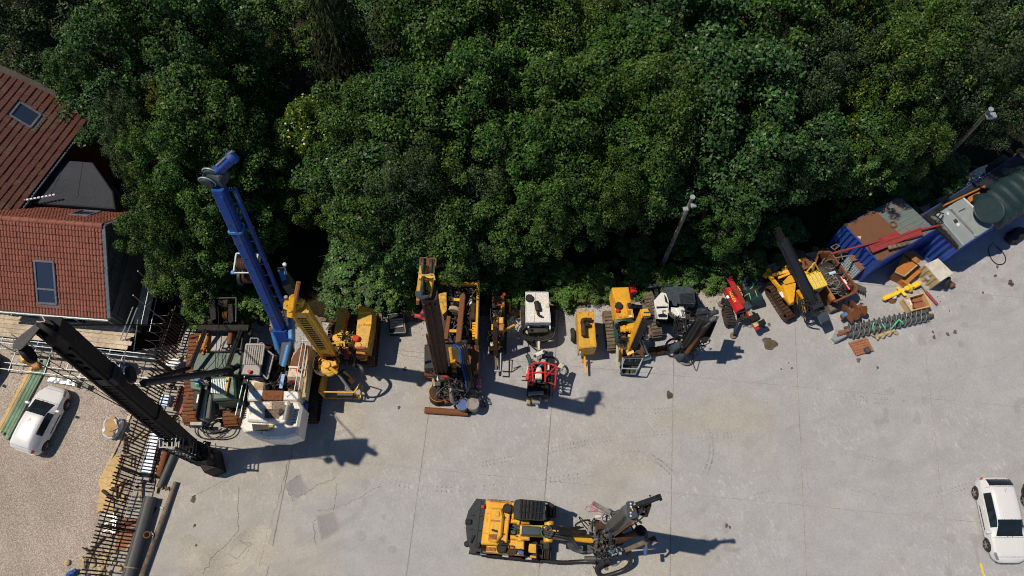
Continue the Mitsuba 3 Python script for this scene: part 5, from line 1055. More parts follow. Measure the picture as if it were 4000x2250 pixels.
# ================================================================ the small orange rig
o = Thing('small_orange_rig', 'small narrow orange drill rig with towing leg, left of the white compressor', 'drilling rig')
crawler(o, (-1.07, 12.56, 0.3), (-0.96, 15.32, 0.3), .3, .6, 'dark', .16); crawler(o, (-0.45, 12.56, 0.3), (-0.39, 15.32, 0.3), .3, .6, 'dark', .16)
o('chassis', slab([(-1.01, 15.17, 0.7), (-0.39, 15.17, 0.7), (-0.41, 12.43, 0.7), (-1.05, 12.43, 0.7)], .3, .8, .04), 'dark')
oh = o('hood', slab([(-1.05, 15.27, 1.7), (-0.43, 15.3, 1.7), (-0.38, 14.74, 1.7), (-1.07, 14.71, 1.7)], .8, 1.7, .05), 'orange'); o('lid', slab([(-0.92, 15.14, 1.74), (-0.55, 15.15, 1.74), (-0.54, 14.71, 1.74), (-0.92, 14.69, 1.74)], 1.68, 1.74, .01), 'rust', under=oh); o('lamp', disc((-0.9, 15.31, 1.9), (0, 0, 1), .11, .16), 'dark', 40, under=oh); o('beacon', disc((-0.41, 15.3, 1.8), (0, 0, 1), .08, .12), 'red_lamp', 40, under=oh)
o('machinery', blocks([(-1.07, 14.98, 1), (-0.42, 14.98, 1), (-0.44, 12.62, 1), (-1.11, 12.62, 1)], .7, 1.7, 44, 71, (.06, .2)), 'engine', stuff=True); o('valves', blocks([(-1.03, 14.83, 1.2), (-0.42, 14.83, 1.2), (-0.44, 12.97, 1.2), (-1.07, 12.97, 1.2)], 1.0, 1.9, 30, 72, (.05, .16)), 'orange', stuff=True)
o('hoses', hoses([(-1.13, 14.9, 1.2), (-0.42, 14.9, 1.2), (-0.47, 12.42, 1.2), (-1.23, 12.42, 1.2)], 1.1, 2.0, 60, 73, (.014, .026), .35), 'hose', 40, stuff=True)
o('tank', slab([(-0.67, 13.96, 2), (-0.44, 13.96, 2), (-0.45, 13.61, 2), (-0.67, 13.61, 2)], 1.0, 2.0, .03), 'amber'); o('control_box', slab([(-0.66, 13.54, 2.1), (-0.4, 13.54, 2.1), (-0.45, 13.19, 2.1), (-0.66, 13.19, 2.1)], 1.0, 2.1, .03), 'orange'); o('box', slab([(-1.06, 13.61, 1.9), (-0.91, 13.61, 1.9), (-0.93, 13.29, 1.9), (-1.08, 13.29, 1.9)], 1.0, 1.9, .02), 'amber')
o('mast', cat(beam((-0.85, 12.36, 0.7), (-0.84, 13.07, 3.4), .22, .3, UPY), beam((-0.92, 12.37, 0.9), (-0.92, 13.04, 3.2), .06, .08, UPY)), 'brown_steel'); o('air_filter', rod((-0.94, 14.7, 1.9), (-0.93, 14.49, 1.9), .1, 12), 'rubber', 40)
o('clamp', cat(beam((-1.14, 12.52, 1.1), (-0.67, 12.55, 1.1), .14, .2), beam((-1.07, 12.8, 1.3), (-0.67, 12.83, 1.3), .08, .1), beam((-0.67, 12.83, 1.3), (-0.67, 12.55, 1.1), .08, .1)), 'amber'); o('cup', disc((-1.05, 12.63, 1.5), (0, 0, 1), .11, .14), 'cream', 40)
o('coil', ring((-1.18, 13.25, 1.2), (1, .2, .2), .3, .05), 'hose', 40)
for i in range(11):
    q = lerp((-0.54, 13.33, 1.5), (0.09, 13.75, 1.3), i / 10.); o('link', box(q, (.13, .1, .12), .6 * (i % 2), .03), 'amber')
o('drawbar', hull(drop([(-0.93, 12.5, 0.5), (-0.72, 12.5, 0.5), (-0.82, 11.38, 0.5), (-0.88, 11.38, 0.5)], .35)), 'old_wood'); o('step_frame', rail([(-0.59, 12.41, 0.9), (-0.6, 11.37, 0.9), (-0.93, 11.4, 0.9)], .04), 'galv', 40); o('step_frame', rail([(-1.51, 12.44, 0.8), (-1.49, 11.99, 0.8)], .035), 'galv', 40)
o('side_frame', rail([(-0.5, 11.86, 1.2), (0.02, 11.97, 0.9), (-0.01, 11.58, 0.05), (-0.51, 11.6, 0.1)], .03), 'dark', 40)
single('orange_peg', slab([(-0.19, 15.24, 0.7), (-0.08, 15.25, 0.7), (-0.08, 14.84, 0.7), (-0.18, 14.84, 0.7)], 0, .7, .02), 'orange', 'small orange upright block right of the small orange rig hood', 'post')

# ================================================================ compressors on wheels
w = Thing('white_compressor', 'white wheeled compressor with muffler and a coil of black hose in front', 'compressor')
q = [(0.72, 15.41, 1.85), (1.91, 15.41, 1.85), (2.01, 13.73, 1.85), (0.71, 13.72, 1.85)]
wbd = w('body', slab(q, .55, 1.85, .04), 'white')
w('lid_seam', beam((1.23, 15.38, 1.86), (1.17, 13.73, 1.86), .025, .012), 'crate', under=wbd); w('edge_trim', rail([*q, q[0]], .02), 'plastic_white', 40, under=wbd)
w('muffler', cat(rod((1.27, 14.81, 2), (1.38, 14.31, 2), .14, 14)), 'rubber', 40, under=wbd); w('exhaust', tube(curve([(1.32, 14.31, 2), (1.38, 14.06, 2), (1.58, 14, 1.98)], 5), .055, 8), 'rubber', 40, under=wbd)
w('cap', disc((0.91, 15.03, 1.95), (0, 0, 1), .2, .2), 'rubber', 40, under=wbd); w('latch', box((1.84, 14.65, 1.9), (.2, .2, .08), 0, .02), 'cream', under=wbd)
for p in ((0.59, 14.94, 0.33), (0.6, 14.36, 0.33), (2.24, 14.86, 0.33), (2.23, 14.31, 0.33)):
    wheel(w, p, (1, .05, 0), .34, .22)
w('axle', beam((0.64, 14.58, 0.5), (2.15, 14.54, 0.5), .12), 'dark'); w('drawbar', cat(beam((1.4, 13.91, 0.55), (1.43, 12.66, 0.45), .12, .1)), 'cream'); w('drawbar', cat(beam((0.98, 14.13, 0.55), (1.41, 13.06, 0.5), .08, .1), beam((1.94, 14.13, 0.55), (1.48, 13.06, 0.5), .08, .1)), 'dark')
w('front_box', slab([(0.77, 13.96, 1.1), (1.98, 13.99, 1.1), (1.9, 13.43, 1.1), (0.9, 13.39, 1.1)], .5, 1.1, .04), 'dark')
rgh = np.random.default_rng(12); hc = np.array((1.34, 13.59, 1)); hl = []
for k in range(13):
    R1, R2 = 1.02 - .05 * (k % 5) + rgh.normal(0, .03), .50 - .06 * (k % 5) + rgh.normal(0, .05); z = .75 + .07 * (k // 2); ph = rgh.uniform(0, 6)
    w('hose_turn', tube(curve([hc + np.array([R1 * .88 * math.cos(a + ph), R2 * math.sin(a + ph) - .05 * k * .3, z - 1.0 + .16 * math.sin(a + ph)]) for a in np.linspace(0, 2 * PI * .97, 12)], 4), .045, 7), 'hose', 40)
w('hose_end', tube(curve([(0.67, 13.75, 1), (0.64, 13.46, 0.6), (0.91, 13.09, 0.2), (1.25, 12.74, 0.3), (1.4, 12.4, 0.8)], 5), .04, 7), 'hose', 40); w('hose_end', tube(curve([(0.71, 13.49, 0.5), (0.88, 13.2, 0.1), (0.81, 12.71, 0.05), (0.87, 12.21, 0.3)], 5), .015, 5), 'hose', 40)
w('hook', cat(box((0.86, 13.56, 1.5), (.08, .1, .2), 0, .02)), 'plastic_white'); w('hook', box((1.99, 13.54, 1.5), (.08, .2, .2), 0, .02), 'plastic_white')
c = Thing('yellow_compressor', 'boxy yellow wheeled compressor with bent exhaust pipe and towbar', 'compressor')
cb_ = c('body', hull(drop([(3.41, 14.4, 1.75), (4.28, 14.4, 1.75), (4.35, 12.42, 1.75), (3.46, 12.32, 1.75)], .5)), 'yellow')
c('top_trim', slab([(3.43, 14.36, 1.77), (4.27, 14.36, 1.77), (4.32, 12.44, 1.77), (3.48, 12.36, 1.77)], 1.74, 1.775, .02), 'yellow', under=cb_)
c('muffler', rod((3.69, 13.57, 2.05), (3.69, 12.9, 2.05), .13, 14), 'brown_steel', 40, under=cb_); c('exhaust', tube(curve([(3.64, 13.56, 2), (3.66, 13.74, 2.1), (3.82, 13.81, 2.05), (4.11, 13.82, 1.95)], 5), .1, 10), 'brown_steel', 40, under=cb_); c('filter', cat(disc((3.9, 13.55, 2), (0, 0, 1), .12, .3)), 'rubber', 40, under=cb_)
c('hatch', slab([(4.04, 13.02, 1.79), (4.22, 13.08, 1.79), (4.23, 12.58, 1.79), (4.03, 12.55, 1.79)], 1.77, 1.79, .005), 'amber', under=cb_)
for p in ((3.26, 13.53, 0.36), (4.25, 13.48, 0.36)):
    wheel(c, p, (1, .05, 0), .38, .22, 'galv')
c('axle', beam((3.31, 13.5, 0.4), (4.61, 13.47, 0.4), .1), 'dark'); tb = c('towbar', cat(beam((3.83, 12.39, 0.55), (3.88, 11.38, 0.45), .09, .1)), 'amber'); c('towbar_cross', cat(beam((3.69, 11.95, 0.5), (3.95, 11.98, 0.5), .05), beam((3.69, 11.95, 0.5), (3.8, 12.19, 0.5), .05)), 'orange', under=tb); c('post', rod((3.53, 12.16, 1.3), (3.53, 12.22, 1.5), .04, 8), 'plastic_white', 40)

# ================================================================ the small rig in a red cage
n = Thing('red_cage_rig', 'compact drill rig inside a bright red tube cage', 'drilling rig')
crawler(n, (0.94, 10.14, 0.3), (1.03, 11.86, 0.3), .35, .65, 'dark', .16); crawler(n, (1.81, 10.14, 0.3), (1.88, 11.86, 0.3), .35, .65, 'dark', .16)
n('chassis', slab([(0.96, 11.81, 0.7), (1.96, 11.81, 0.7), (1.87, 10.37, 0.7), (0.88, 10.37, 0.7)], .3, .7, .04), 'dark')
cgt = [(1.01, 11.44, 2), (1.68, 11.49, 2), (2.24, 11.33, 2), (2.18, 10.42, 1.7), (1.67, 10.48, 2), (1.05, 10.49, 2)]
cgt = [np.array(p) for p in cgt]
kc = n('cage', cat(rail([cgt[5], cgt[0], cgt[1], cgt[2], cgt[3]], .045), rail([cgt[1], cgt[4]], .045), rail([cgt[5], up(cgt[5], .7)], .045), rail([cgt[0], up(cgt[0], .7)], .04), rail([cgt[2], up(cgt[2], .7)], .045), rail([cgt[3], up(cgt[3], .7)], .045), rail([lerp(cgt[0], cgt[5], .5), lerp(cgt[1], cgt[4], .5)], .04), rail([lerp(cgt[1], cgt[4], .5), lerp(cgt[2], cgt[3], .45)], .04), rail([cgt[2], lerp(cgt[1], cgt[4], .75)], .035)), 'red', 40)
for i in range(5):
    n('bar', rod(lerp(cgt[0], cgt[5], .12 + .19 * i) + (-.12, 0, -.1), up(lerp(cgt[0], cgt[5], .12 + .19 * i), .8) + (-.2, 0, 0), .035, 6), 'red', 40, under=kc); n('bar', rod(lerp(cgt[2], cgt[3], .15 + .18 * i), up(lerp(cgt[2], cgt[3], .15 + .18 * i), .8), .03, 6), 'red', 40, under=kc)
n('side_plate', beam(np.array((0.87, 11.44, 1.5)), np.array((0.77, 10.74, 1.4)), .16, .5), 'red', under=kc); n('panel', beam((0.83, 11.45, 1.6), (0.75, 11.04, 1.5), .06, .4), 'cream'); n('cross_tube', beam((0.51, 11, 1.2), (0.96, 10.94, 1.3), .05), 'dark'); n('cross_tube', beam((0.49, 10.79, 1.2), (1.03, 10.75, 1.3), .05), 'dark')
n('machinery', blocks([(0.96, 11.85, 0.8), (2.02, 11.85, 0.8), (1.93, 10.48, 0.8), (0.88, 10.48, 0.8)], .7, 1.8, 50, 81, (.06, .2)), 'engine', stuff=True); n('hoses', hoses([(0.96, 11.95, 0.9), (2.02, 11.95, 0.9), (1.92, 10.45, 0.9), (0.88, 10.45, 0.9)], .8, 1.9, 60, 82, (.014, .026), .35), 'hose', 40, stuff=True)
n('drill_head', cat(disc((1.36, 11.14, 1.9), (0, 0, 1), .13, .3), box((1.34, 10.84, 1.8), (.35, .32, .3), 0, .04), disc((1.36, 11.04, 1.9), (0, 0, 1), .16, .15)), 'cream', 30); n('hose_blue', tube(curve([(1.36, 11.24, 1.9), (1.43, 11.32, 2.1), (1.59, 11.41, 1.9)], 5), .045, 7), 'skyblue', 40)
n('mast', cat(beam((1.41, 11.84, 1.2), (1.38, 12.79, 1.4), .2, .2), beam((1.53, 12.13, 1.3), (1.51, 12.42, 1.4), .12, .12)), 'steel'); n('bar_white', beam((1.39, 12.8, 1.5), (1.4, 12.31, 1.5), .09, .09), 'cream')
n('arm', beam((1.12, 11.84, 2), (1.66, 12.1, 2), .2, .14), 'white', label='white jib arm with pivot ends'); n('arm_pivot', disc((1.16, 11.83, 2.08), (0, 0, 1), .07, .06), 'dark', 40); n('arm_pivot', disc((1.63, 12.06, 2.08), (0, 0, 1), .07, .06), 'dark', 40)
n('gearbox', cat(box((1.69, 12.04, 1.6), (.32, .26, .5), .1, .03), box((0.93, 11.84, 1.2), (.2, .7, .3), .4, .05)), 'slate'); n('plate', slab([(1.08, 11.75, 1.5), (1.27, 11.75, 1.5), (1.27, 11.67, 1.5), (1.08, 11.67, 1.5)], 1.2, 1.5, .01), 'cream')
n('side_arm', beam((2.57, 11.57, 1.3), (2.3, 11.12, 1.5), .26, .3), 'cream', label='cream outrigger arm'); n('side_arm', rod((1.86, 11.4, 1.9), (1.85, 11.12, 1.9), .05, 8), 'cream', 40); n('hose_loop', ring((2.09, 11.76, 1.2), (.2, .3, 1), .3, .06), 'hose', 40)
n('front_beam', slab([(0.81, 10.54, 1.2), (1.91, 10.57, 1.2), (1.84, 10.04, 1.2), (0.83, 10.04, 1.2)], .4, 1.2, .06), 'black'); n('bumper', cat(beam((0.83, 10.09, 1.2), (1.61, 10.14, 1.2), .16, .2), beam((1.04, 9.81, 0.8), (1.43, 9.78, 0.8), .3, .24), beam((1.03, 9.96, 1), (1.04, 9.84, 0.7), .1), beam((1.42, 9.96, 1), (1.43, 9.8, 0.7), .1)), 'steel'); n('foot', cat(box((0.85, 9.92, 0.35), (.2, .35, .5), 0, .04)), 'crate'); n('foot', box((1.78, 10.06, 0.35), (.2, .3, .5), 0, .04), 'steel')
n('mesh_frame', rail([(1.81, 10.56, 1.7), (2.18, 10.42, 1.7), (2.25, 10.72, 0.6)], .03), 'red', 40, under=kc)

# ================================================================ the amber crawler rig
a = Thing('amber_crawler_rig', 'amber crawler drill rig with louvred hood, short drill mast and work cage', 'drilling rig')
crawler(a, (5.34, 12.68, 0.4), (5.19, 14.83, 0.4), .58, .85, 'old_wood', .19); crawler(a, (6.73, 12.93, 0.4), (6.62, 14.97, 0.4), .5, .85, 'dark', .19)
a('chassis', slab([(5.39, 14.49, 0.8), (6.54, 14.54, 0.8), (6.63, 12.58, 0.8), (5.55, 12.53, 0.8)], .4, .9, .04), 'dark')
ah = a('hood', hull(drop([(5.23, 15.49, 2.25), (6.09, 15.53, 2.25), (6.29, 13.85, 2.25), (5.42, 13.76, 2.25)], .9)), 'amber', label='amber engine hood')
a('top_plate', slab([(5.27, 15.43, 2.27), (6.06, 15.46, 2.27), (6.24, 13.89, 2.27), (5.45, 13.81, 2.27)], 2.24, 2.275, .02), 'amber', under=ah)
a('cap', disc((5.52, 14.44, 2.36), (0, 0, 1), .19, .2), 'rubber', 40, under=ah); a('beacon', disc((5.46, 14.16, 2.36), (0, 0, 1), .1, .2), 'red_lamp', 40, under=ah); a('muffler', rod((6.05, 14.56, 2.42), (6.1, 14.33, 2.42), .1, 12), 'rubber', 40, under=ah)
for qd in ([(5.92, 14.55, 2.29), (6.04, 14.57, 2.29), (6.06, 14.31, 2.29), (5.94, 14.3, 2.29)], [(5.95, 14.22, 2.29), (6.13, 14.24, 2.29), (6.15, 13.99, 2.29), (5.97, 13.97, 2.29)]):
    a('vent', slab(qd, 2.27, 2.285, 0), 'orange', under=ah)
for x in (705, 755, 790):
    a('vent', slab([(5.51, 13.88, 2.29), (5.65, 13.89, 2.29), (5.65, 13.83, 2.29), (5.51, 13.81, 2.29)] if x == 705 else [(5.74, 13.89, 2.29), (5.93, 13.91, 2.29), (5.93, 13.85, 2.29), (5.75, 13.83, 2.29)] if x == 755 else [(5.95, 13.99, 2.29), (5.99, 13.99, 2.29), (5.99, 13.96, 2.29), (5.95, 13.96, 2.29)], 2.272, 2.286, 0), 'orange', under=ah)
a('decal', slab([(6.05, 13.93, 2.29), (6.2, 13.95, 2.29), (6.21, 13.86, 2.29), (6.06, 13.84, 2.29)], 2.272, 2.286, 0), 'plastic_white', under=ah)
a('hinge_line', beam((5.31, 14.91, 2.28), (5.48, 13.81, 2.28), .02, .012), 'orange', under=ah)
a('bay', slab([(5.36, 14.03, 1.3), (6.39, 14.06, 1.3), (6.44, 12.42, 1.3), (5.48, 12.37, 1.3)], .9, 1.3, .02), 'dark')
a('machinery', blocks([(5.39, 13.94, 1.4), (6.42, 13.94, 1.4), (6.36, 12.97, 1.4), (5.43, 12.55, 1.4)], 1.2, 2.0, 40, 91, (.06, .22)), 'engine', stuff=True); a('hoses', hoses([(5.35, 13.99, 1.4), (6.42, 13.99, 1.4), (6.33, 12.55, 1.4), (5.42, 12.44, 1.4)], 1.3, 2.1, 60, 92, (.014, .026), .4), 'hose', 40, stuff=True)
for k in range(6):
    a('hose_loop', tube(curve([np.array((6.16, 13.62, 2)) + (0, .02 * k, .03 * k), np.array((5.78, 13.68, 2.2)) + (0, .03 * k, 0), np.array((5.39, 13.58, 2.1)) + (-.02 * k, 0, 0), np.array((5.27, 13.23, 1.9)) + (.03 * k, 0, 0), np.array((5.41, 12.8, 1.6)) + (.03 * k, 0, 0)], 5), .022, 6), 'green_hose', 40)
a('motor', cat(rod((5.56, 13.18, 2.3), (5.95, 13.22, 2.3), .16, 14), rod((5.95, 13.22, 2.3), (6.32, 13.3, 2.3), .24, 16), disc((5.75, 13.2, 2.3), (1, .1, 0), .2, .12), disc((6.38, 13.35, 2.3), (1, .1, 0), .28, .1)), 'amber', 30, label='amber drill motor'); a('carriage', cat(beam((6.33, 13.44, 2.5), (6.36, 13.09, 2.3), .14, .3), beam((6.29, 13.14, 2.3), (6.25, 12.84, 2.1), .16, .2)), 'amber')
p0, p1 = np.array((6.25, 12.55, 0.9)), np.array((6.5, 13.23, 4.6))
am = a('mast', beam(p0, p1, .4, .5, UPY), 'dark'); a('side_plate', beam(p0 + (-.23, -.05, .2), p1 + (-.23, -.05, 0), .06, .5, UPY), 'amber', under=am)
a('crown_plate', hull(drop([(6.29, 13.35, 4.8), (6.54, 13.37, 4.8), (6.68, 13.07, 4.8), (6.65, 12.97, 4.8), (6.4, 12.96, 4.8), (6.27, 13.06, 4.8)], 4.5)), 'amber', under=am)
for i in range(8):
    a('hole', disc(lerp((6.34, 13.27, 4.81), (6.61, 13.28, 4.81), (i % 4) / 3.) + np.array([.05, -.12 - .2 * (i // 4), 0]), (0, 0, 1), .045, .015), 'dark', 20, under=am)
a('crown_gear', cat(box((6.62, 13.03, 4.2), (.5, .35, .6), -.2, .03)), 'charcoal', under=am); a('machinery', blocks([(6.53, 13.25, 4), (6.81, 13.25, 4), (6.79, 12.95, 4), (6.55, 12.95, 4)], 4.0, 4.5, 12, 93, (.05, .16)), 'steel', under=am, stuff=True)
a('side_frame', beam((6.29, 12.89, 2.1), (5.97, 12.92, 2), .14, .16), 'amber'); a('frame_post', cat(beam((5.49, 12.31, 1.8), (5.54, 11.88, 1), .14, .14), beam((5.65, 12.29, 1.7), (5.67, 11.83, 1), .1, .14)), 'amber'); a('frame_post', beam((5.4, 12.3, 1.9), (5.45, 11.62, 1), .05, .5), 'cream')
a('clamp', cat(beam((5.99, 12.19, 1.2), (6.33, 12.31, 1.3), .2, .2), beam((6.09, 12.55, 1.7), (6.17, 12.39, 1.4), .1, .1), beam((5.93, 12.31, 1.3), (6.29, 12.37, 1.3), .12, .14)), 'amber'); a('plate', hull([(6.68, 12.5, 1.7), (6.83, 12.08, 1), (6.68, 12.13, 0.6), (6.58, 12.29, 1.2), np.array((6.68, 12.5, 1.7)) + (.05, 0, 0), np.array((6.83, 12.08, 1)) + (.05, 0, 0), np.array((6.68, 12.13, 0.6)) + (.05, 0, 0)]), 'rust')
cg = [(5.72, 11.94, 1.4), (6.76, 11.93, 1.4), (6.5, 11.37, 1.3), (5.67, 11.4, 1.3)]; cg = [np.array(p) for p in cg]
ac = a('cage', cat(rail([*cg, cg[0]], .035), *[rail([p, up(p, .3)], .03) for p in cg], rail([up(p, .3) for p in [*cg, cg[0]]], .03)), 'galv', 40)
a('cage_floor', slab([up(p, .3) for p in cg], .2, .3, .01), 'dark', under=ac); a('cage_side', beam(lerp(cg[0], cg[1], .02), lerp(cg[0], cg[1], .98), .03, .3), 'dark', under=ac); a('machinery', blocks([(5.62, 12.56, 0.7), (6.79, 12.5, 0.7), (6.7, 11.92, 0.7), (5.68, 11.87, 0.7)], .5, 1.3, 34, 94, (.06, .22)), 'engine', stuff=True)
a('lever', cat(rod((6.45, 12.73, 2.2), (6.9, 12.29, 1.2), .04, 8), rod((6.66, 12.72, 2), (7.11, 12.25, 1), .05, 8)), 'steel', 40); a('wing', hull(drop([(6.4, 12.56, 2), (6.53, 12.74, 2), (6.58, 12.69, 2), (6.45, 12.53, 2)], 1.9)), 'amber'); a('foot', cat(box((7.13, 12.33, 0.3), (.45, .3, .3), .3, .05)), 'stone_lid')
single('fuel_pump', cat(box((6.56, 16.01, 0.5), (.35, .5, 1.0), .2, .05)), 'red', 'small red pump unit right of the amber hood', 'pump'); single('white_tub', slab([(6.36, 16.22, 0.5), (6.71, 16.23, 0.5), (6.72, 16.13, 0.5), (6.38, 16.12, 0.5)], .1, .5, .05), 'plastic_white', 'white plastic tub behind the amber hood', 'tub'); single('pink_bag', sack((6.55, 14.02, 1.4), .25, .4, .3, 0, 6), 'pink', 'pink bag hanging by the amber drill motor', 'bag', smooth=True)
for i, q in enumerate(([(7.36, 12.78, 0.5), (7.71, 12.79, 0.5), (7.67, 12.54, 0.5), (7.3, 12.51, 0.5)], [(7.74, 12.81, 0.5), (8.12, 12.79, 0.5), (8.1, 12.57, 0.5), (7.71, 12.53, 0.5)])):
    t_ = Thing('steel_trough', ('left', 'right')[i] + ' one of two small rusty troughs by the white excavator hose', 'trough'); t_('side', slab(q, 0, .42, .03), 'rust')
    t_('lip', rail([*[np.array(p) for p in q], np.array(q[0])], .025), 'brown_steel', 40); t_('lug', rod(up(q[0], .4), up(q[0], .62), .025, 6), 'brown_steel', 40)

# ================================================================ the white excavator with a drill mast
e = Thing('white_excavator', 'white and dark grey excavator with a short black drill mast', 'excavator')
crawler(e, (7.75, 13.38, 0.42), (7.34, 15.93, 0.42), .55, .85, 'old_wood', .19); crawler(e, (9.81, 14.63, 0.42), (9.67, 16.05, 0.42), .5, .85, 'dark', .19)
e('chassis', slab([(7.73, 15.46, 0.9), (9.64, 15.68, 0.9), (9.51, 14.23, 0.9), (7.89, 14.01, 0.9)], .45, 1.0, .05), 'dark')
ehs = e('engine_house', hull([*[(7.82, 15.38, 2), (8.12, 15.65, 2), (8.71, 15.68, 2), (8.74, 15.02, 2), (8.6, 14.58, 2), (8.17, 14.58, 2), (7.87, 15.02, 2)], *[(8, 15.75, 1), (8.94, 16.07, 1), (8.93, 14.97, 1), (8.04, 14.91, 1)]]), 'slate')
e('counterweight', hull([*[(8.64, 15.53, 2.3), (9.28, 15.58, 2.3), (9.52, 15.34, 2.3), (9.52, 14.66, 2.3), (9.4, 14.58, 2.3), (8.64, 14.57, 2.3), (8.52, 14.9, 2.3)], *[(8.94, 16.04, 1), (9.6, 16.1, 1), (9.84, 15.84, 1), (9.79, 14.91, 1), (9.65, 14.86, 1), (8.97, 14.86, 1)]]), 'slate', label='dark grey rear body')
for i in range(7):
    e('slat', beam(lerp((8.75, 15.05, 2.33), (8.79, 14.65, 2.33), i / 6.), lerp((9.44, 15.12, 2.33), (9.43, 14.7, 2.33), i / 6.), .06, .05), 'charcoal', under=ehs)
e('slat_frame', rail([(8.73, 15.1, 2.33), (9.45, 15.16, 2.33), (9.45, 14.67, 2.33), (8.76, 14.61, 2.33), (8.73, 15.1, 2.33)], .03), 'charcoal', 40, under=ehs)
ec = e('cab', hull([*[(7.66, 14.97, 2.9), (7.9, 14.93, 2.9), (8, 14.51, 2.9), (7.98, 14.19, 2.9), (7.28, 14.21, 2.9), (7.25, 14.51, 2.9)], *[(7.35, 14.19, 2.75), (8.01, 14.22, 2.75), (7.9, 13.58, 2.75), (7.43, 13.58, 2.75)], *[(7.69, 14.78, 1.2), (8.33, 14.81, 1.2), (8.2, 14.07, 1.2), (7.56, 14.15, 1.2)]]), 'white', label='white cab with dark windows')
e('windscreen', hull(drop([(7.41, 13.79, 2.84), (7.73, 13.85, 2.84), (7.9, 13.74, 2.84), (7.82, 13.65, 2.84), (7.47, 13.65, 2.84)], 2.7)), 'glass', under=ec)
e('window', hull(drop([(7.79, 14.85, 2.94), (7.89, 14.7, 2.94), (7.96, 14.33, 2.94), (7.83, 14.44, 2.94)], 2.8)), 'glass', under=ec); e('window', beam((7.36, 14.15, 2.86), (7.95, 14.19, 2.86), .12, .08), 'glass', under=ec)
e('side_window', hull([*[(7.26, 14.48, 2.7), (7.29, 14.56, 2.7), (7.36, 14.16, 2.7), (7.33, 14.1, 2.7)], *[(7.39, 14.79, 1.9), (7.43, 14.87, 1.9), (7.49, 14.35, 1.9), (7.45, 14.3, 1.9)]]), 'glass', under=ec); e('handle', rail([(7.64, 13.82, 2.92), (7.66, 13.96, 2.95), (7.8, 13.97, 2.95)], .018), 'dark', 40, under=ec); e('sticker', box((7.95, 13.95, 2.8), (.1, .14, .03), 0, 0), 'letters_yellow', under=ec)
for q1, q2 in (((8.17, 14.45, 2.2), (8.66, 14.12, 2.3)),):
    e('boom', hull(drop([(8.16, 14.31, 2.5), (8.43, 14.29, 2.5), (8.68, 14.02, 2.5), (8.49, 13.81, 2.5), (8.12, 14.13, 2.5)], 1.9)), 'white'); e('boom', beam((8.65, 14.32, 2.4), (8.89, 13.79, 2.1), .3, .4), 'white')
e('boom_tip', hull(drop([(8.46, 14.25, 2.6), (8.85, 14.19, 2.6), (8.86, 13.72, 2.6), (8.66, 13.69, 2.6)], 2.2)), 'plastic_white'); e('ram', cat(rod((8.41, 14.04, 2), (8.79, 13.83, 2), .11, 10), rod((8.67, 14.1, 2.7), (8.79, 13.77, 2.6), .06, 8)), 'steel', 40); e('stick', beam((8.97, 13.83, 2), (8.69, 13.03, 1.7), .24, .3), 'steel')
e('hoses', hoses([(8.25, 14.58, 2), (9.1, 14.48, 2), (8.86, 12.87, 2), (8.51, 12.87, 2)], 1.7, 2.7, 50, 101, (.02, .035), .4), 'hose', 40, stuff=True); e('machinery', blocks([(8.76, 14.12, 1.5), (9.59, 14.23, 1.5), (9.17, 12.94, 1.5), (8.62, 12.94, 1.5)], 1.3, 2.2, 30, 102, (.06, .2)), 'steel', stuff=True)
e('catwalk', beam((7.63, 13.98, 1.2), (8.76, 13.93, 1.2), .3, .3), 'black'); e('step', slab([(7.04, 15.07, 0.8), (7.23, 15.09, 0.8), (7.22, 14.93, 0.8), (7.03, 14.92, 0.8)], .7, .8, .01), 'old_wood')
for k in range(3):
    e('hose_loop', tube(curve([np.array((7.42, 15.08, 2)) + (.04 * k, 0, 0), np.array((7.24, 14.84, 1.9)) + (.05 * k, 0, 0), np.array((7.25, 14.39, 1.8)) + (.05 * k, 0, 0), np.array((7.34, 13.99, 1.7)) + (.05 * k, 0, 0)], 5), .03, 6), 'hose', 40)
for k in range(3):
    e('hose_loop', tube(curve([np.array((8.61, 13.51, 2)) + (.08 * k, 0, 0), np.array((8.64, 13.19, 2)) + (.08 * k, 0, 0), np.array((8.58, 13.01, 1.6)) + (.05 * k, 0, 0), np.array((8.53, 13.01, 1.2)) + (0, 0, .04 * k)], 5), .05, 7), 'hose', 40)
e('hose_loop', tube(curve([(8.59, 13.02, 1.4), (8.37, 13.05, 1), (8.19, 12.89, 0.5), (8.23, 12.52, 0.4), (8.35, 12.5, 0.7), (8.39, 12.68, 1)], 6), .06, 8), 'hose', 40)
bl = e('blade', beam((7.35, 16.19, 0.5), (9.25, 16.43, 0.5), .16, .7), 'charcoal', label='black dozer blade'); e('blade_edge', beam((7.29, 16.13, 0.85), (9.15, 16.34, 0.85), .2, .12), 'slate', under=bl); e('blade_arm', cat(beam((7.86, 16.17, 0.6), (7.9, 15.63, 0.6), .2, .2), beam((8.88, 16.35, 0.6), (8.84, 15.86, 0.6), .2, .2)), 'charcoal', under=bl)
p0, p1 = np.array((9.1, 12.56, 0.6)), np.array((9.22, 12.84, 5)); ex = np.array([.02, .10, 0])
em = e('mast', beam(p0, p1, .55, .34, (0.3, 1, 0)), 'charcoal'); 
for sx in (-.3, .0, .3):
    e('rail', beam(p0 + (sx, -.2, 0), p1 + (sx, -.2, 0), .09, .1, (0.3, 1, 0)), 'black', under=em)
e('tool_plate', hull(drop([(10, 13.6, 3.2), (10.39, 13.55, 3.2), (9.72, 12.24, 3.2), (9.43, 12.24, 3.2)], 2.9)), 'black', under=em); e('plate_edge', beam((10.38, 13.53, 3.25), (9.72, 12.22, 3.25), .05, .06), 'green', under=em)
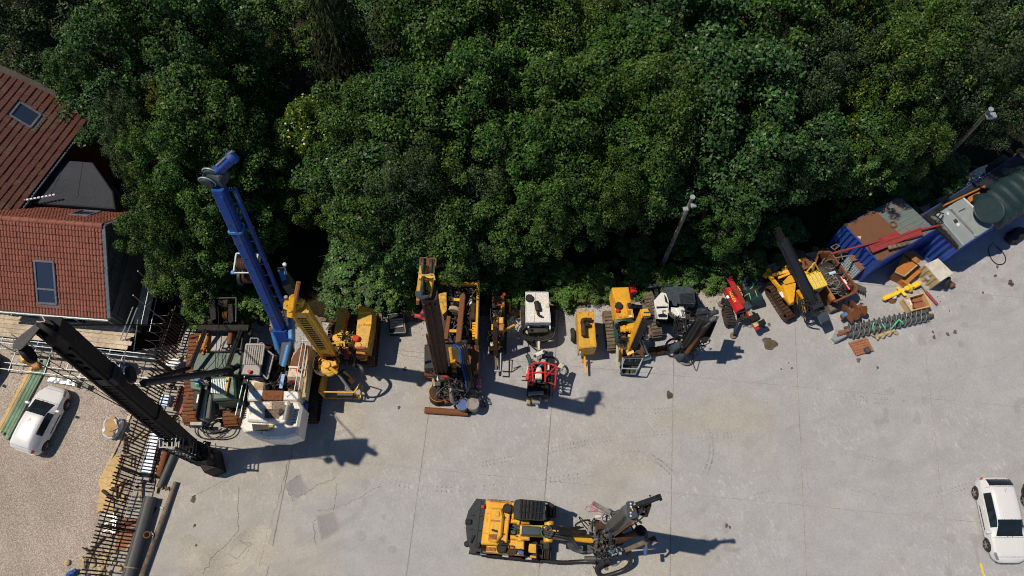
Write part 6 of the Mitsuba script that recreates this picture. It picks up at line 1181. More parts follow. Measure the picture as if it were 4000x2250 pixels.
e('drill_rod', rod((9.13, 12.36, 1), (9.42, 12.73, 4.4), .14, 12), 'rust', 40); e('drill_rod', rod((9.31, 12.62, 4.5), (9.63, 12.76, 5.2), .1, 10), 'steel', 40); e('coupling', disc((9.34, 12.68, 4.4), np.array((9.42, 12.73, 4.4)) - np.array((9.13, 12.36, 1)), .2, .3), 'brown_steel', 40)
e('crown', cat(box((9.16, 13.13, 5), (.5, .35, .3), .1, .04), beam((8.97, 13.18, 4.6), (9.32, 12.96, 4.8), .3, .3)), 'charcoal', under=em); e('crown_arm', cat(beam((9.47, 13.06, 4.8), (9.8, 13.06, 5.2), .2, .2), beam((8.93, 13.18, 5), (9.25, 13.13, 5.2), .08, .1)), 'slate', under=em); e('machinery', blocks([(8.99, 13.38, 4.6), (9.97, 13.28, 4.6), (9.55, 12.88, 4.6), (9, 12.98, 4.6)], 4.5, 5.2, 30, 103, (.05, .18)), 'slate', under=em, stuff=True)
for k in range(7):
    e('hose_loop', tube(curve([np.array((8.94, 12.91, 4.4)) + (.03 * k, .02 * k, 0), np.array((8.82, 12.91, 3.4)) + (.03 * k, 0, .02 * k), np.array((8.83, 12.84, 2.4)) + (.03 * k, 0, 0), np.array((8.78, 12.69, 1.6)) + (.02 * k, 0, 0)], 5), .022, 6), 'hose', 40)
e('head', cat(box((8.54, 12.56, 1.2), (.5, .35, .6), .4, .05), disc((8.85, 12.38, 0.6), (0, 0, 1), .3, .6)), 'slate'); e('machinery', blocks([(8.44, 12.97, 0.6), (9.26, 12.97, 0.6), (9.21, 12.32, 0.6), (8.38, 12.27, 0.6)], .4, 1.5, 34, 104, (.06, .22)), 'engine', stuff=True); e('collar', ring((9.28, 12.38, 0.15), (0, 0, 1), .42, .06), 'steel', 40)
e('hoses', hoses([(8.45, 12.96, 0.8), (10.15, 13.06, 0.8), (9.98, 12.31, 0.8), (8.44, 12.21, 0.8)], .6, 1.8, 40, 105, (.018, .03), .5), 'hose', 40, stuff=True); e('link', cat(beam((8.8, 13.71, 2.4), (9.2, 13.52, 3), .1, .1), beam((8.81, 13.23, 1.9), (9.11, 13.19, 2.6), .1, .1)), 'brown_steel')

# ================================================================ the red crawler drill
d = Thing('red_crawler_drill', 'small bright red crawler drill with long red mast and foot pads', 'drilling rig')
crawler(d, (11.78, 14.08, 0.3), (11.65, 15.11, 0.3), .42, .6, 'dark', .14); crawler(d, (12.59, 14.4, 0.3), (12.46, 15.3, 0.3), .3, .55, 'dark', .14)
dh = d('hood', hull([*[(11.42, 15.79, 1.45), (11.64, 15.87, 1.45), (12.12, 14.75, 1.45), (12.28, 14.66, 1.45), (11.92, 14.52, 1.45)], *[(11.4, 15.7, 1.15), (11.51, 15.91, 1.15), (12.01, 14.63, 1.15), (11.89, 14.45, 1.15)], *[(11.56, 15.92, 0.6), (12.52, 16.28, 0.6), (12.61, 14.94, 0.6), (12.06, 14.62, 0.6)]]), 'red', label='glossy red hood')
d('hood_side', hull([*[(11.98, 16.01, 1.3), (12.14, 16.04, 1.3), (12.43, 15.04, 1.3), (12.27, 14.92, 1.3)], *[(12.16, 16.25, 0.7), (12.33, 16.29, 0.7), (12.65, 15.28, 0.7), (12.46, 15.15, 0.7)]]), 'red', under=dh); d('end_cap', hull([*[(11.9, 14.42, 1.2), (12.01, 14.6, 1.2), (12.36, 14.73, 1.2), (12.4, 14.54, 1.2)], *[(12.08, 14.6, 0.6), (12.58, 14.71, 0.6)]]), 'charcoal', under=dh)
tx = meshkit.text_mesh('ADLER', .15, .006, True); v = np.asarray(tx.vertices); A_, B_ = np.array((11.57, 15.6, 1.47)), np.array((11.66, 15.32, 1.47)); e_ = unit(B_ - A_); n_ = np.array([0, 0, 1.]); f_ = np.cross(n_, e_)
d('lettering', tm(A_ + v[:, :1] * e_ + v[:, 1:2] * f_ + v[:, 2:] * n_, tx.faces), 'letters_yellow', under=dh); A_, B_ = np.array((12.08, 15.96, 1.33)), np.array((12.16, 15.72, 1.33)); e_ = unit(B_ - A_); f_ = np.cross(n_, e_)
d('lettering', tm(A_ + v[:, :1] * e_ * .9 + v[:, 1:2] * f_ * .6 + v[:, 2:] * n_, tx.faces), 'letters_yellow', under=dh)
d('badge', disc((11.54, 15.36, 1.32), (-.5, -.2, 1), .09, .02), 'plastic_white', 20, under=dh)
for q in ((11.8, 15.58, 1.48), (11.87, 15.43, 1.48)):
    d('vent', box(q, (.16, .2, .03), 1.15, 0), 'dark', under=dh)
for q in ((12.03, 15.05, 1.44), (12.11, 14.91, 1.44), (12.18, 14.78, 1.42)):
    d('vent', box(q, (.09, .14, .03), 1.15, 0), 'maroon', under=dh)
d('side_unit', hull([*[(11.38, 15.98, 0.9), (11.5, 16.08, 0.9), (11.71, 15.26, 0.9), (11.66, 15.2, 0.9)], *[(11.52, 16.14, 0.4), (11.64, 16.23, 0.4), (11.85, 15.39, 0.4), (11.8, 15.36, 0.4)]]), 'charcoal')
p0, p1 = np.array((13.09, 13.72, 0.75)), np.array((11.56, 16.31, 1.75)); ds = unit(p1 - p0)
dm = d('mast', beam(p0, p1, .26, .2), 'red', label='long red drill mast'); d('mast_tip', cat(beam(p1, np.array((11.38, 16.52, 1.9)), .2, .2), beam((11.35, 16.5, 1.9), (11.28, 16.79, 2), .12, .14)), 'black', under=dm)
d('cover', beam(lerp(p0, p1, .46), lerp(p0, p1, .86) + (.05, 0, 0), .13, .24), 'rust', under=dm); d('slide', cat(beam(np.array((12.74, 14.33, 1.05)), np.array((12.54, 14.76, 1.15)), .22, .16)), 'crate', under=dm)
d('motor', cat(box((12.52, 14.81, 1.3), (.4, .34, .3), .5, .05), disc((12.47, 14.93, 1.35), ds, .17, .25), rod((12.65, 14.95, 1.3), (12.42, 14.73, 1.3), .07, 8)), 'slate', under=dm); d('clamp', cat(box((12.9, 14.25, 1.05), (.5, .36, .3), .4, .05), rod((12.77, 14.22, 1), (13.07, 14.35, 1), .1, 10), box((13.27, 14.01, 0.9), (.4, .26, .3), .4, .04)), 'black', under=dm); d('foot_plate', box((12.97, 13.99, 0.95), (.34, .36, .08), .5, .01), 'crate', under=dm); d('steel_rod', rod((12.65, 14.68, 1.2), (12.79, 14.4, 1.1), .04, 8), 'galv', 40, under=dm)
d('machinery', blocks([(12.16, 14.69, 0.5), (12.67, 14.75, 0.5), (12.68, 14.28, 0.5), (12.17, 14.19, 0.5)], .4, 1.0, 26, 111, (.05, .18)), 'dark', stuff=True); d('hoses', hoses([(12.14, 14.65, 0.7), (12.68, 14.77, 0.7), (12.73, 14.21, 0.7), (12.14, 14.14, 0.7)], .6, 1.1, 22, 112, (.012, .02), .3), 'hose', 40, stuff=True)
for (a_, b_, c_) in (((11.8, 15.1, 0.55), (11.47, 15.53, 0.55), (11.47, 15.41, 0.12)), ((12.19, 14.37, 0.6), (11.96, 13.77, 0.45), (11.94, 13.59, 0.1))):
    k = d('outrigger', cat(beam(a_, b_, .14, .16), beam(b_, up(c_, .4), .12, .14), rod(up(c_, .02), up(c_, .45), .04, 8)), 'charcoal'); d('foot_pad', disc(c_, (0, 0, 1), .17, .12), 'old_wood', 30, under=k)
d('outrigger_bar', cat(beam((11.43, 15.57, 0.6), (11.75, 15.38, 0.6), .08, .1), beam((11.48, 15.3, 0.4), (11.8, 15.16, 0.5), .1, .12)), 'charcoal')
bd = Thing('strapped_bundle', 'two black wrapped rolls with green straps on a pallet right of the red drill', 'bundle')
for i, (a_, b_) in enumerate((((12.75, 15.71, 0.4), (13.38, 15.97, 0.4)), ((12.92, 15.44, 0.45), (13.57, 15.63, 0.45)))):
    bd('roll', rod(a_, b_, .34, 18), 'tank_green' if i else 'rubber', 40)
bd('pallet', slab([(13.04, 15.41, 0.12), (13.79, 15.55, 0.12), (13.69, 15.83, 0.12), (12.95, 15.7, 0.12)], 0, .12, .01), 'old_wood')
for a_, m_, b_ in (((12.87, 15.8, 0.75), (12.88, 15.5, 0.85), (13.06, 15.39, 0.4)), ((13.22, 15.96, 0.75), (13.24, 15.66, 0.85), (13.42, 15.55, 0.4)), ((12.66, 15.67, 0.6), (12.77, 15.72, 0.78), (12.89, 15.76, 0.78))):
    bd('strap', tube(curve([a_, m_, b_], 5), .022, 6), 'strap', 40)
b2 = Thing('tarp_bundle', 'dark tarpaulin bundle with a crossed green strap in the shade behind the strapped rolls', 'bundle'); b2('cover', sack((13.22, 16.48, 0.35), 1.6, 1.0, .7, .8, 21), 'tank_green', True); b2('strap', tube(curve([(13.06, 16.6, 0.62), (13.15, 16.29, 0.76), (12.98, 16.05, 0.7)], 5), .022, 6), 'strap', 40); b2('strap', tube(curve([(13.26, 16.43, 0.7), (13.15, 16.29, 0.78), (13.12, 16.11, 0.7)], 5), .022, 6), 'strap', 40)

# ================================================================ the yellow crawler with the black boom
t = Thing('black_boom_crawler', 'yellow crawler drill rig with a long black boom and barred yellow cab guard', 'drilling rig')
crawler(t, (15.04, 14.41, 0.4), (14.14, 16.33, 0.4), .5, .8, 'brown_steel', .19); crawler(t, (16.24, 14.96, 0.4), (15.62, 17.16, 0.4), .4, .8, 'dark', .19)
t('chassis', slab([(14.59, 16.31, 0.9), (15.85, 16.69, 0.9), (16.02, 15.08, 0.9), (15.1, 15.01, 0.9)], .4, 1.0, .05), 'dark')
tb_ = t('body', hull([*[(14.31, 15.8, 2), (15.02, 15.94, 2), (14.95, 15.7, 2), (14.85, 15.43, 2), (14.75, 14.83, 2), (14.5, 14.68, 2), (14.34, 15.43, 2)], *[(14.18, 15.73, 1.4), (14.51, 16.04, 1.4), (14.88, 15, 1.4), (14.69, 14.83, 1.4), (14.51, 15.25, 1.4)], *[(14.35, 15.81, 0.9), (15.46, 16.37, 0.9), (15.17, 15.08, 0.9), (14.87, 15.01, 0.9)]]), 'amber', label='angular yellow side housing')
t('top', hull([*[(14.29, 15.9, 2.1), (14.64, 16.24, 2.1), (15.05, 16.36, 2.1), (15.2, 16.17, 2.1), (14.98, 15.9, 2.1), (14.36, 15.75, 2.1)], *[(14.67, 16.32, 1.1), (15.45, 16.79, 1.1), (15.56, 16.35, 1.1), (14.73, 16.1, 1.1)]]), 'amber', under=tb_); t('decal', box((14.33, 15.34, 1.75), (.3, .32, .02), .5, 0), 'plastic_white', under=tb_); t('vent', slab([(14.92, 16.04, 2.12), (15.12, 16.11, 2.12), (15.07, 15.92, 2.12), (14.9, 15.87, 2.12)], 2.05, 2.12, 0), 'dark', under=tb_)
t('front_arm', cat(beam((13.98, 16.74, 1), (14.31, 15.86, 1.4), .18, .2), beam((14.08, 16.65, 1.2), (15.09, 16.8, 1.5), .18, .2), beam((13.77, 16.69, 0.9), (14.08, 17.08, 1), .26, .3), beam((14.68, 16.89, 1.3), (15.13, 17.27, 1.3), .2, .2)), 'amber', label='yellow front linkage'); t('cross_tube', rod((13.84, 16.85, 1.1), (14.01, 16.39, 1.3), .1, 10), 'amber', 40); t('link_arm', beam((14.07, 16.56, 1.2), (14.18, 15.94, 1.5), .1, .12), 'amber'); t('lift_ram', rod((15.05, 17.33, 1.3), (15.67, 17.44, 1.4), .1, 10), 'amber', 40); t('link_arm', beam((14.33, 16.41, 1.4), (15.07, 16.68, 1.5), .12, .14), 'amber'); t('push_bar', rod((13.86, 16.95, 0.5), (14.4, 17.26, 0.6), .05, 8), 'dark', 40); t('roller', rod((13.95, 16.71, 0.4), (14.23, 16.8, 0.4), .16, 12), 'rubber', 40); t('machinery', blocks([(14.33, 17.2, 0.6), (15.47, 17.39, 0.6), (15.47, 16.94, 0.6), (14.48, 16.56, 0.6)], .4, 1.2, 26, 121, (.06, .22)), 'brown_steel', stuff=True)
p0, p1 = np.array((16.2, 14.38, 1.3)), np.array((13.59, 17.11, 4.6))
bo = t('boom', cat(beam(p0, p1, .42, .4), beam(lerp(p0, p1, .5) + (.02, 0, .22), p1 + (.02, 0, .22), .16, .06)), 'charcoal', label='long black boom'); t('flange', cat(beam(p0 + (-.2, -.05, .2), p1 + (-.2, -.05, .2), .07, .07), beam(p0 + (.2, .05, .2), p1 + (.2, .05, .2), .07, .07)), 'black', under=bo); t('boom_tip', beam(p1, lerp(p0, p1, 1.14), .34, .34), 'black', under=bo)
t('shroud', hull([*[(15.66, 15.1, 2), (16.11, 15.32, 2), (16.28, 14.59, 2), (15.72, 14.36, 2)], *[(16.03, 15.46, 1.1), (16.5, 15.68, 1.1), (16.72, 14.94, 1.1), (16.15, 14.7, 1.1)]]), 'charcoal'); t('shroud', hull([*[(15.98, 14.48, 1.5), (16.55, 14.75, 1.5), (16.73, 14.04, 1.5), (16.21, 13.8, 1.5)], *[(16.35, 14.82, 0.6), (16.93, 15.1, 0.6), (17.14, 14.31, 0.6), (16.61, 14.09, 0.6)]]), 'slate'); t('shroud_band', beam((16.17, 14.41, 1.56), (16.54, 14.51, 1.56), .05, .03), 'maroon')
t('hoses', hoses([(15.15, 16.26, 1.6), (15.74, 16.39, 1.6), (15.92, 14.57, 1.6), (15.22, 14.33, 1.6)], 1.2, 2.4, 60, 122, (.02, .034), .5), 'hose', 40, stuff=True)
for k in range(3):
    t('hose_loop', tube(curve([np.array((15.09, 15.45, 1.8)) + (.05 * k, 0, 0), np.array((15.2, 14.72, 1.5)) + (.05 * k, 0, .1 * k), np.array((15.6, 14.37, 1)) + (.1 * k, -.05 * k, 0), np.array((16.11, 14.58, 1.4)) + (0, -.03 * k, .05 * k)], 6), .028, 6), 'hose', 40)
t('hose_loop', tube(curve([(15.64, 14.38, 0.8), (15.96, 14.14, 0.3), (16.38, 14, 0.1), (16.66, 13.97, 0.1)], 6), .025, 6), 'hose', 40); t('machinery', blocks([(15.25, 16.27, 1.3), (15.78, 16.33, 1.3), (15.94, 14.74, 1.3), (15.36, 14.62, 1.3)], 1.1, 1.9, 34, 123, (.06, .2)), 'engine', stuff=True); t('ram', cat(rod((15.04, 15.43, 2), (15.42, 15.01, 1.7), .1, 10), beam((15.37, 14.99, 1.6), (15.53, 14.54, 1.2), .12, .2), beam((15.25, 15.11, 1.6), (15.71, 14.86, 1.3), .14, .18)), 'amber', 30); t('side_box', hull(drop([(15.14, 15.61, 1.7), (15.43, 15.28, 1.7), (15.41, 14.95, 1.7), (15.16, 15.13, 1.7)], 1.1)), 'amber'); t('rod', rod((16.17, 14.48, 1.2), (16.65, 14.13, 0.5), .05, 8), 'galv', 40)
gq = [np.array(p) for p in [(15.48, 16.19, 2.35), (16.15, 16.48, 2.35), (16.46, 15.62, 2.35), (15.8, 15.39, 2.35)]]
tc = t('cab', slab([lerp(np.mean(gq, 0), p, .93) for p in gq], 1.0, 2.25, .03), 'yellow'); t('window', slab([lerp(np.mean(gq, 0), p, .8) for p in gq], 2.2, 2.27, 0), 'plastic_white', under=tc)
for i in range(4):
    t('guard_bar', beam(lerp(gq[0], gq[1], .06 + .3 * i), lerp(gq[3], gq[2], .06 + .3 * i), .14, .08), 'letters_yellow', under=tc)
t('guard_frame', rail([*gq, gq[0]], .05), 'letters_yellow', 40, under=tc); t('raised_frame', rail([(15.42, 16.25, 2.6), (15.65, 16.51, 3.2), (16.12, 16.37, 2.5)], .04), 'letters_yellow', 40, under=tc); t('cab_side', hull([gq[3], gq[2], up(gq[3], 1.1), up(gq[2], 1.1), gq[2] + (.05, .05, 0)]), 'crate', under=tc); t('strip', beam((15.36, 16.41, 2.2), (15.62, 16.3, 2.3), .12, .1), 'amber')
single('scrap_bracket', cat(beam((15.93, 17.67, 0.9), (15.92, 17.19, 0.9), .24, .3), beam((15.93, 17.67, 0.9), (16.16, 17.67, 0.9), .24, .3), beam((16.16, 17.67, 0.9), (16.35, 17.35, 0.9), .2, .3), beam((15.91, 17.13, 0.9), (16.25, 17.26, 0.9), .16, .3)), 'rust', 'reddish open steel frame behind the black boom, above the skip', 'steel frame')

# ================================================================ skip, tote, containers and what stands about them
s = Thing('scrap_skip', 'rusty open skip heaped with old grey hoses', 'skip')
rim = [np.array(p) for p in [(16.82, 18.02, 1.25), (17.43, 18.02, 1.25), (18.53, 15.92, 1.25), (18.4, 15.64, 1.25), (17.21, 15.09, 1.25), (16.18, 16.63, 1.25)]]; cen = np.mean(rim, 0); bot = [up(lerp(cen, p, .84), .1) for p in rim]
for i in range(6):
    j = (i + 1) % 6; inn = lambda p: lerp(up(cen, p[2]), p, .955)
    s('side', hull([rim[i], rim[j], bot[i], bot[j], inn(rim[i]), inn(rim[j]), inn(bot[i]), inn(bot[j])]), 'rust_roof' if i in (1, 2) else 'rust'); s('rim', beam(rim[i] + (0, 0, .02), rim[j] + (0, 0, .02), .1, .08), 'rust')
s('floor', slab(bot, .08, .14, 0), 'dark'); s('inner_panel', beam((16.82, 15.95, 1.25), (17.16, 15.18, 1.25), .2, .3), 'orange')
q4 = [(16.94, 17.57, 0.9), (17.49, 17.57, 0.9), (18.42, 15.94, 0.9), (17.39, 15.44, 0.9)]; rq = np.random.default_rng(131)
for i in range(34):
    u_, v_ = rq.random(2); p = lerp(lerp(q4[0], q4[1], u_), lerp(q4[3], q4[2], u_), v_); R_ = rq.uniform(.16, .42); ph = rq.uniform(0, 6)
    m_ = tube(curve([p + np.array([R_ * math.cos(a_ + ph) * 1.2, R_ * math.sin(a_ + ph), .1 + .18 * math.sin(2 * a_ + ph)]) for a_ in np.linspace(0, rq.uniform(2.5, 6), 7)], 3), rq.uniform(.022, .04), 6)
    single('old_hose', m_, 'steel' if i % 3 else 'hose', 'old hydraulic hose tangled in the rusty skip', 'hose', 'old hoses tangled in the rusty skip', smooth=40)
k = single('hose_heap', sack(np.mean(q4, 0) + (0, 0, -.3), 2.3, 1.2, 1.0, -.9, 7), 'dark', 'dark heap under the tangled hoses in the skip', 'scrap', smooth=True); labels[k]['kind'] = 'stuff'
single('red_ram', cat(rod((17.82, 16.58, 1.15), (18.16, 15.82, 1.2), .07, 8)), 'red', 'red and white hydraulic ram lying in the skip', 'ram'); single('white_ram', rod((17.91, 16.39, 1.24), (18.02, 16.13, 1.26), .062, 8), 'white', 'white middle sleeve on the red ram in the skip', 'sleeve'); single('blue_tube', rod((17.2, 16.75, 1.15), (17.54, 16.84, 1.2), .09, 10), 'plastic_blue', 'short pale blue tube lying on the hoses in the skip', 'tube', smooth=40)
single('grey_block', cat(box((17.48, 15.14, 0.25), (.5, .4, .45), .4, .06)), 'old_wood', 'grey block in front of the skip corner', 'block'); single('red_bottle', rod((18.25, 15.64, 0.25), (18.1, 15.5, 0.2), .09, 10), 'red', 'small red and white bottle lying in front of the skip', 'bottle', smooth=40); single('spiked_tool', cat(box((19.12, 16.3, 0.25), (.7, .3, .3), -.5, .06), *[hull([np.array((18.97, 16.25, 0.3)) + (.12 * i, -.06 * i, .1), np.array((18.97, 16.25, 0.3)) + (.12 * i + .06, -.06 * i, .1), np.array((18.97, 16.25, 0.3)) + (.12 * i, -.06 * i - .08, 0), np.array((18.97, 16.25, 0.3)) + (.12 * i, -.06 * i - .25, .1)]) for i in range(4)]), 'engine', 'toothed auger tip at the right end of the skip', 'auger bit')
bk = Thing('tote_tank', 'caged liquid tote with a brown board on top', 'tank'); bq = [(18.41, 17.78, 1.25), (19.15, 18.18, 1.25), (19.66, 17.34, 1.25), (18.91, 16.91, 1.25)]
bt_ = [(18.54, 17.93, 0.6), (19.45, 18.42, 0.6), (19.95, 17.58, 0.6), (19.2, 17.13, 0.6)]; bk('tank', slab([lerp(np.mean(bq, 0), p, .96) for p in bq], .16, 1.17, .06), 'plastic_blue'); bk('board', slab(bq, 1.2, 1.235, .01), 'brown_lid'); bk('pallet', slab(bq, 0, .14, .02), 'galv')
ed = [lerp(np.mean(bq, 0), p, 1.0) for p in bq]
for z in np.linspace(.2, 1.15, 6):
    bk('bar', rail([up(ed[0], z), up(ed[3], z), up(ed[2], z), up(ed[1], z), up(ed[0], z)], .022), 'galv', 40)
for i in range(9):
    q_ = lerp(ed[0], ed[3], i / 8.); bk('bar', rod(up(q_, .14), up(q_, 1.18), .02, 6), 'galv', 40); q_ = lerp(ed[3], ed[2], i / 8.); bk('bar', rod(up(q_, .14), up(q_, 1.18), .02, 6), 'galv', 40)
def container(t, roof, z, m, mr, ribs=True, gap=.28):
    R4 = [np.array(p) for p in roof]; c0 = np.mean(R4, 0); inn = [lerp(c0, p, .975) for p in R4]
    k = t('shell', slab(inn, .12, z - .05, .01), m)
    for i in range(4):
        a_, b_ = R4[i], R4[(i + 1) % 4]
        t('rail', beam(up(a_, z - .07), up(b_, z - .07), .09, .12), m, under=k); t('rail', beam(up(a_, .12), up(b_, .12), .09, .2), m, under=k); t('post', beam(up(a_, .0), up(a_, z - .01), .14, .14), m, under=k)
        t('corner_casting', box((a_[0], a_[1], z - .02), (.18, .16, .12), math.atan2(b_[1] - a_[1], b_[0] - a_[0]), .01), 'dark', under=k)
        if ribs:
            n_ = max(3, int(np.linalg.norm(b_ - a_) / gap))
            for j in range(n_):
                q_ = lerp(a_, b_, (j + .5) / n_); o_ = unit(np.array([q_[0] - c0[0], q_[1] - c0[1], 0])) * 0
                t('rib', beam(up(q_, .2), up(q_, z - .13), gap * .5, .07, up=np.cross(unit(b_ - a_), (0, 0, 1))), m, under=k)
    return k
c1 = Thing('rust_roofed_container', 'blue shipping container with rust and teal patched roof', 'container')
rfq = [np.array(p) for p in [(17.91, 19, 2.6), (21.13, 20.69, 2.6), (22.64, 18.75, 2.6), (19.35, 16.85, 2.6)]]; container(c1, rfq, 2.6, 'box_blue', 'rust_roof')
mid0, mid1 = np.array((19.62, 19.88, 2.6)), np.array((20.91, 17.86, 2.6))
mid0, mid1 = lerp(rfq[0], rfq[1], .535), lerp(rfq[3], rfq[2], .535)
ka = c1('roof', slab([rfq[0], mid0, mid1, rfq[3]], 2.56, 2.612, .01), 'rust_roof', label='rusty flat half of the roof'); kb = c1('roof', slab([mid0, rfq[1], rfq[2], mid1], 2.56, 2.60, .01), 'teal_roof', label='teal ribbed half of the roof')
for i in range(9):
    c1('roof_rib', beam(lerp(mid0, mid1, .06 + .11 * i) + (0, 0, .005), lerp(rfq[1], rfq[2], .06 + .11 * i) + (0, 0, .005), .14, .03), 'teal_roof', under=kb)
rb_ = Thing('red_steel_beams', 'red steel girder lying over the container roof', 'steel beam'); a_, b_ = np.array((18.86, 17.49, 2.78)), np.array((21.76, 18.47, 2.78)); rb_('girder', beam(a_, b_, .34, .16), 'maroon'); rb_('flange', cat(beam(a_ + (.05, -.22, .1), b_ + (-.3, -.15, .1), .12, .05), beam(a_ + (.2, .16, .1), b_ + (0, .2, .1), .1, .05)), 'maroon')
single('red_steel_bar', beam((16.8, 17.24, 2.7), (22.76, 18.87, 2.8), .1, .1), 'maroon', 'long thin red bar reaching out from the container roof over the skip', 'steel bar'); single('red_steel_bar', beam((19.55, 18.06, 2.72), (20.57, 18.46, 2.72), .2, .08), 'maroon', 'short red plate with holes on the container roof above the girder', 'steel plate'); single('grey_casting', cat(beam((19.97, 17.59, 2.75), (20.97, 17.86, 2.75), .16, .2), *[box(lerp((19.89, 17.52, 2.9), (20.89, 17.79, 2.9), i / 4.), (.2, .2, .1), .2, .03) for i in range(5)]), 'old_wood', 'grey knuckled casting lying on the container roof edge', 'casting'); single('stone_flake', hull(drop([(18.38, 18.29, 2.66), (18.6, 18.32, 2.66), (18.55, 18.12, 2.66)], 2.61)), 'plank', 'small pale flake on the rusty container roof', 'flake')
single('rope_coil', ring((20.44, 19, 2.66), (0, 0, 1), .16, .05), 'rust', 'small rusty coil on the teal container roof', 'coil', smooth=40)
sc_ = Thing('cable_reel', 'dark scrap frame standing between the skip and the container', 'frame'); sc_('frame', rail([(17.63, 18.44, 1), (17.94, 18.62, 1), (18.12, 18.51, 1), (17.81, 18.28, 1), (17.63, 18.44, 1)], .03), 'steel', 40); sc_('machinery', blocks([(17.79, 18.7, 0.6), (18.56, 18.78, 0.6), (18.66, 18.09, 0.6), (17.94, 17.87, 0.6)], .1, 1.1, 22, 132, (.06, .25)), 'dark', stuff=True); sc_('bar', cat(beam((17.74, 17.81, 0.9), (18.55, 17.96, 0.9), .06), beam((18.11, 18.21, 1), (18.25, 17.78, 0.8), .06)), 'steel')
c2 = Thing('tank_container', 'blue shipping container with steel box and green tank on its roof', 'container')
f0, f1 = np.array((22.16, 19.6, 2.6)), np.array((23.67, 17.62, 2.6)); lv = np.array((27.76, 20.16, 2.6)) - np.array((23.67, 17.62, 2.6)); lv = unit(lv) * 7.2
r2 = [f0, f0 + lv, f1 + lv, f1]; container(c2, r2, 2.6, 'box_blue', 'charcoal'); c2('roof', slab(r2, 2.57, 2.605, .01), 'charcoal'); c2('ridge_rail', cat(beam(lerp(f0, f1, .04) + (0, 0, .08), lerp(f0, f1, .97) + (0, 0, .08), .24, .14)), 'black'); c2('sticker', box((23.66, 18.05, 1.9), (.1, .03, .2), -.7, 0), 'strap')
for i in range(5):
    c2('lock_bracket', box(lerp(f0, f1, .2 + .17 * i) + (.12, .1, .2), (.3, .1, .1), -.75, .02), 'steel')
tk = Thing('steel_box_tank', 'galvanised steel box with hatch on top of the blue container', 'tank'); tq_ = [np.array(p) for p in [(22.66, 19.43, 3.05), (24.22, 20.39, 3.05), (25.49, 18.7, 3.05), (23.68, 17.57, 3.05)]]; tk('box', slab(tq_, 2.62, 3.05, .03), 'galv')
u0, u1 = lerp(tq_[0], tq_[1], .42), lerp(tq_[3], tq_[2], .42)
tk('lid', slab([u0, tq_[1], tq_[2], u1], 3.05, 3.11, .03), 'galv'); tk('rail', beam(u0 + (0, 0, .05), u1 + (0, 0, .05), .08, .08), 'steel'); tk('edge', beam(tq_[1] + (0, 0, .06), tq_[2] + (0, 0, .06), .07, .07), 'plastic_white'); tk('lock', disc(lerp(u0, u1, .06) + (0, 0, .1), (0, 0, 1), .1, .14), 'galv', 40); tk('lock', disc(lerp(u0, u1, .95) + (0, 0, .1), (0, 0, 1), .1, .14), 'galv', 40)
tk('plate', slab([(23.45, 19.05, 3.07), (23.62, 19.13, 3.07), (23.69, 18.94, 3.07), (23.5, 18.85, 3.07)], 3.04, 3.072, 0), 'dark'); tk('sticker', slab([(23.57, 18.82, 3.07), (23.7, 18.89, 3.07), (23.75, 18.76, 3.07), (23.61, 18.67, 3.07)], 3.04, 3.075, 0), 'plastic_white'); tk('handle', beam((23.8, 19.52, 3.16), (24.17, 19.71, 3.16), .03, .03), 'dark'); tk('sticker', slab([(23.18, 19.5, 3.07), (23.27, 19.53, 3.07), (23.33, 19.39, 3.07), (23.24, 19.35, 3.07)], 3.04, 3.075, 0), 'plastic_white')
lad = Thing('steel_ladder', 'black stepladder leaning on the end of the steel box', 'ladder'); 
for q1, q2 in (((22.14, 19.02, 3.7), (22.94, 18.94, 3)), ((22.18, 19.1, 3.9), (22.88, 19.3, 3.3)), ((22.14, 19.02, 3.7), (22.18, 19.1, 3.9)), ((22.39, 18.98, 3.5), (22.59, 19.22, 3.6)), ((22.71, 18.99, 3.2), (22.78, 19.18, 3.4))):
    lad('rail', rod(q1, q2, .03, 6), 'black', 40)
gt_ = Thing('green_plastic_tank', 'ribbed dark green plastic tank on the blue container', 'tank')
ga, gb = np.array((25.15, 19.42, 3)), np.array((25.15, 19.42, 3)) + unit(lv) * 4.2; gs = np.cross(unit(lv), (0, 0, 1)); rings = []
n_ = 44
for i in range(n_ + 1):
    t0 = i / n_; rr = 1.0 + (.095 if (i % 7) in (2, 3, 4) else 0) ; rr *= min(1.0, .62 + t0 * 5) ; c_ = lerp(ga, gb, t0)
    rings.append(np.array([c_ + gs * 1.12 * rr * math.cos(b_) * (abs(math.cos(b_)) ** -.25 if abs(math.cos(b_)) > .05 else 1) * .92 + np.array([0, 0, 1.0]) * (rr * .74 * math.sin(b_) - .05) for b_ in np.arange(24) * 2 * PI / 24]))
m_ = sweep(rings); m_.vertices[:, 2] = np.maximum(m_.vertices[:, 2], 2.64); m_ = tm(m_.vertices, m_.faces)
if trimesh.Trimesh(m_.vertices, m_.faces).volume < 0: m_.invert()
gt_('tank', m_, 'tank_green', 50); gt_('lid', cat(disc((25.07, 19.32, 3.68), (-.15, -.1, 1), .72, .12)), 'tank_green', 40); gt_('rim', ring((25.05, 19.31, 3.71), (-.15, -.1, 1), .72, .05), 'tank_green', 40)
og = Thing('orange_trough', 'orange steel tray standing beside the steel box on the container', 'tray'); og('tray', slab([(24.59, 20.47, 3), (25.63, 21.1, 3), (25.67, 20.95, 3), (24.93, 20.36, 3), (24.61, 20.13, 3)], 2.62, 3.0, .02), 'orange'); og('side', beam((23.04, 19.85, 3.1), (25.49, 21.02, 3.1), .08, .3), 'orange'); og('rail', cat(rod((22.57, 19.63, 3.1), (25.31, 21.1, 3.1), .04, 6), rod((22.65, 19.58, 3.05), (25.44, 20.98, 3.05), .04, 6)), 'black', 40)
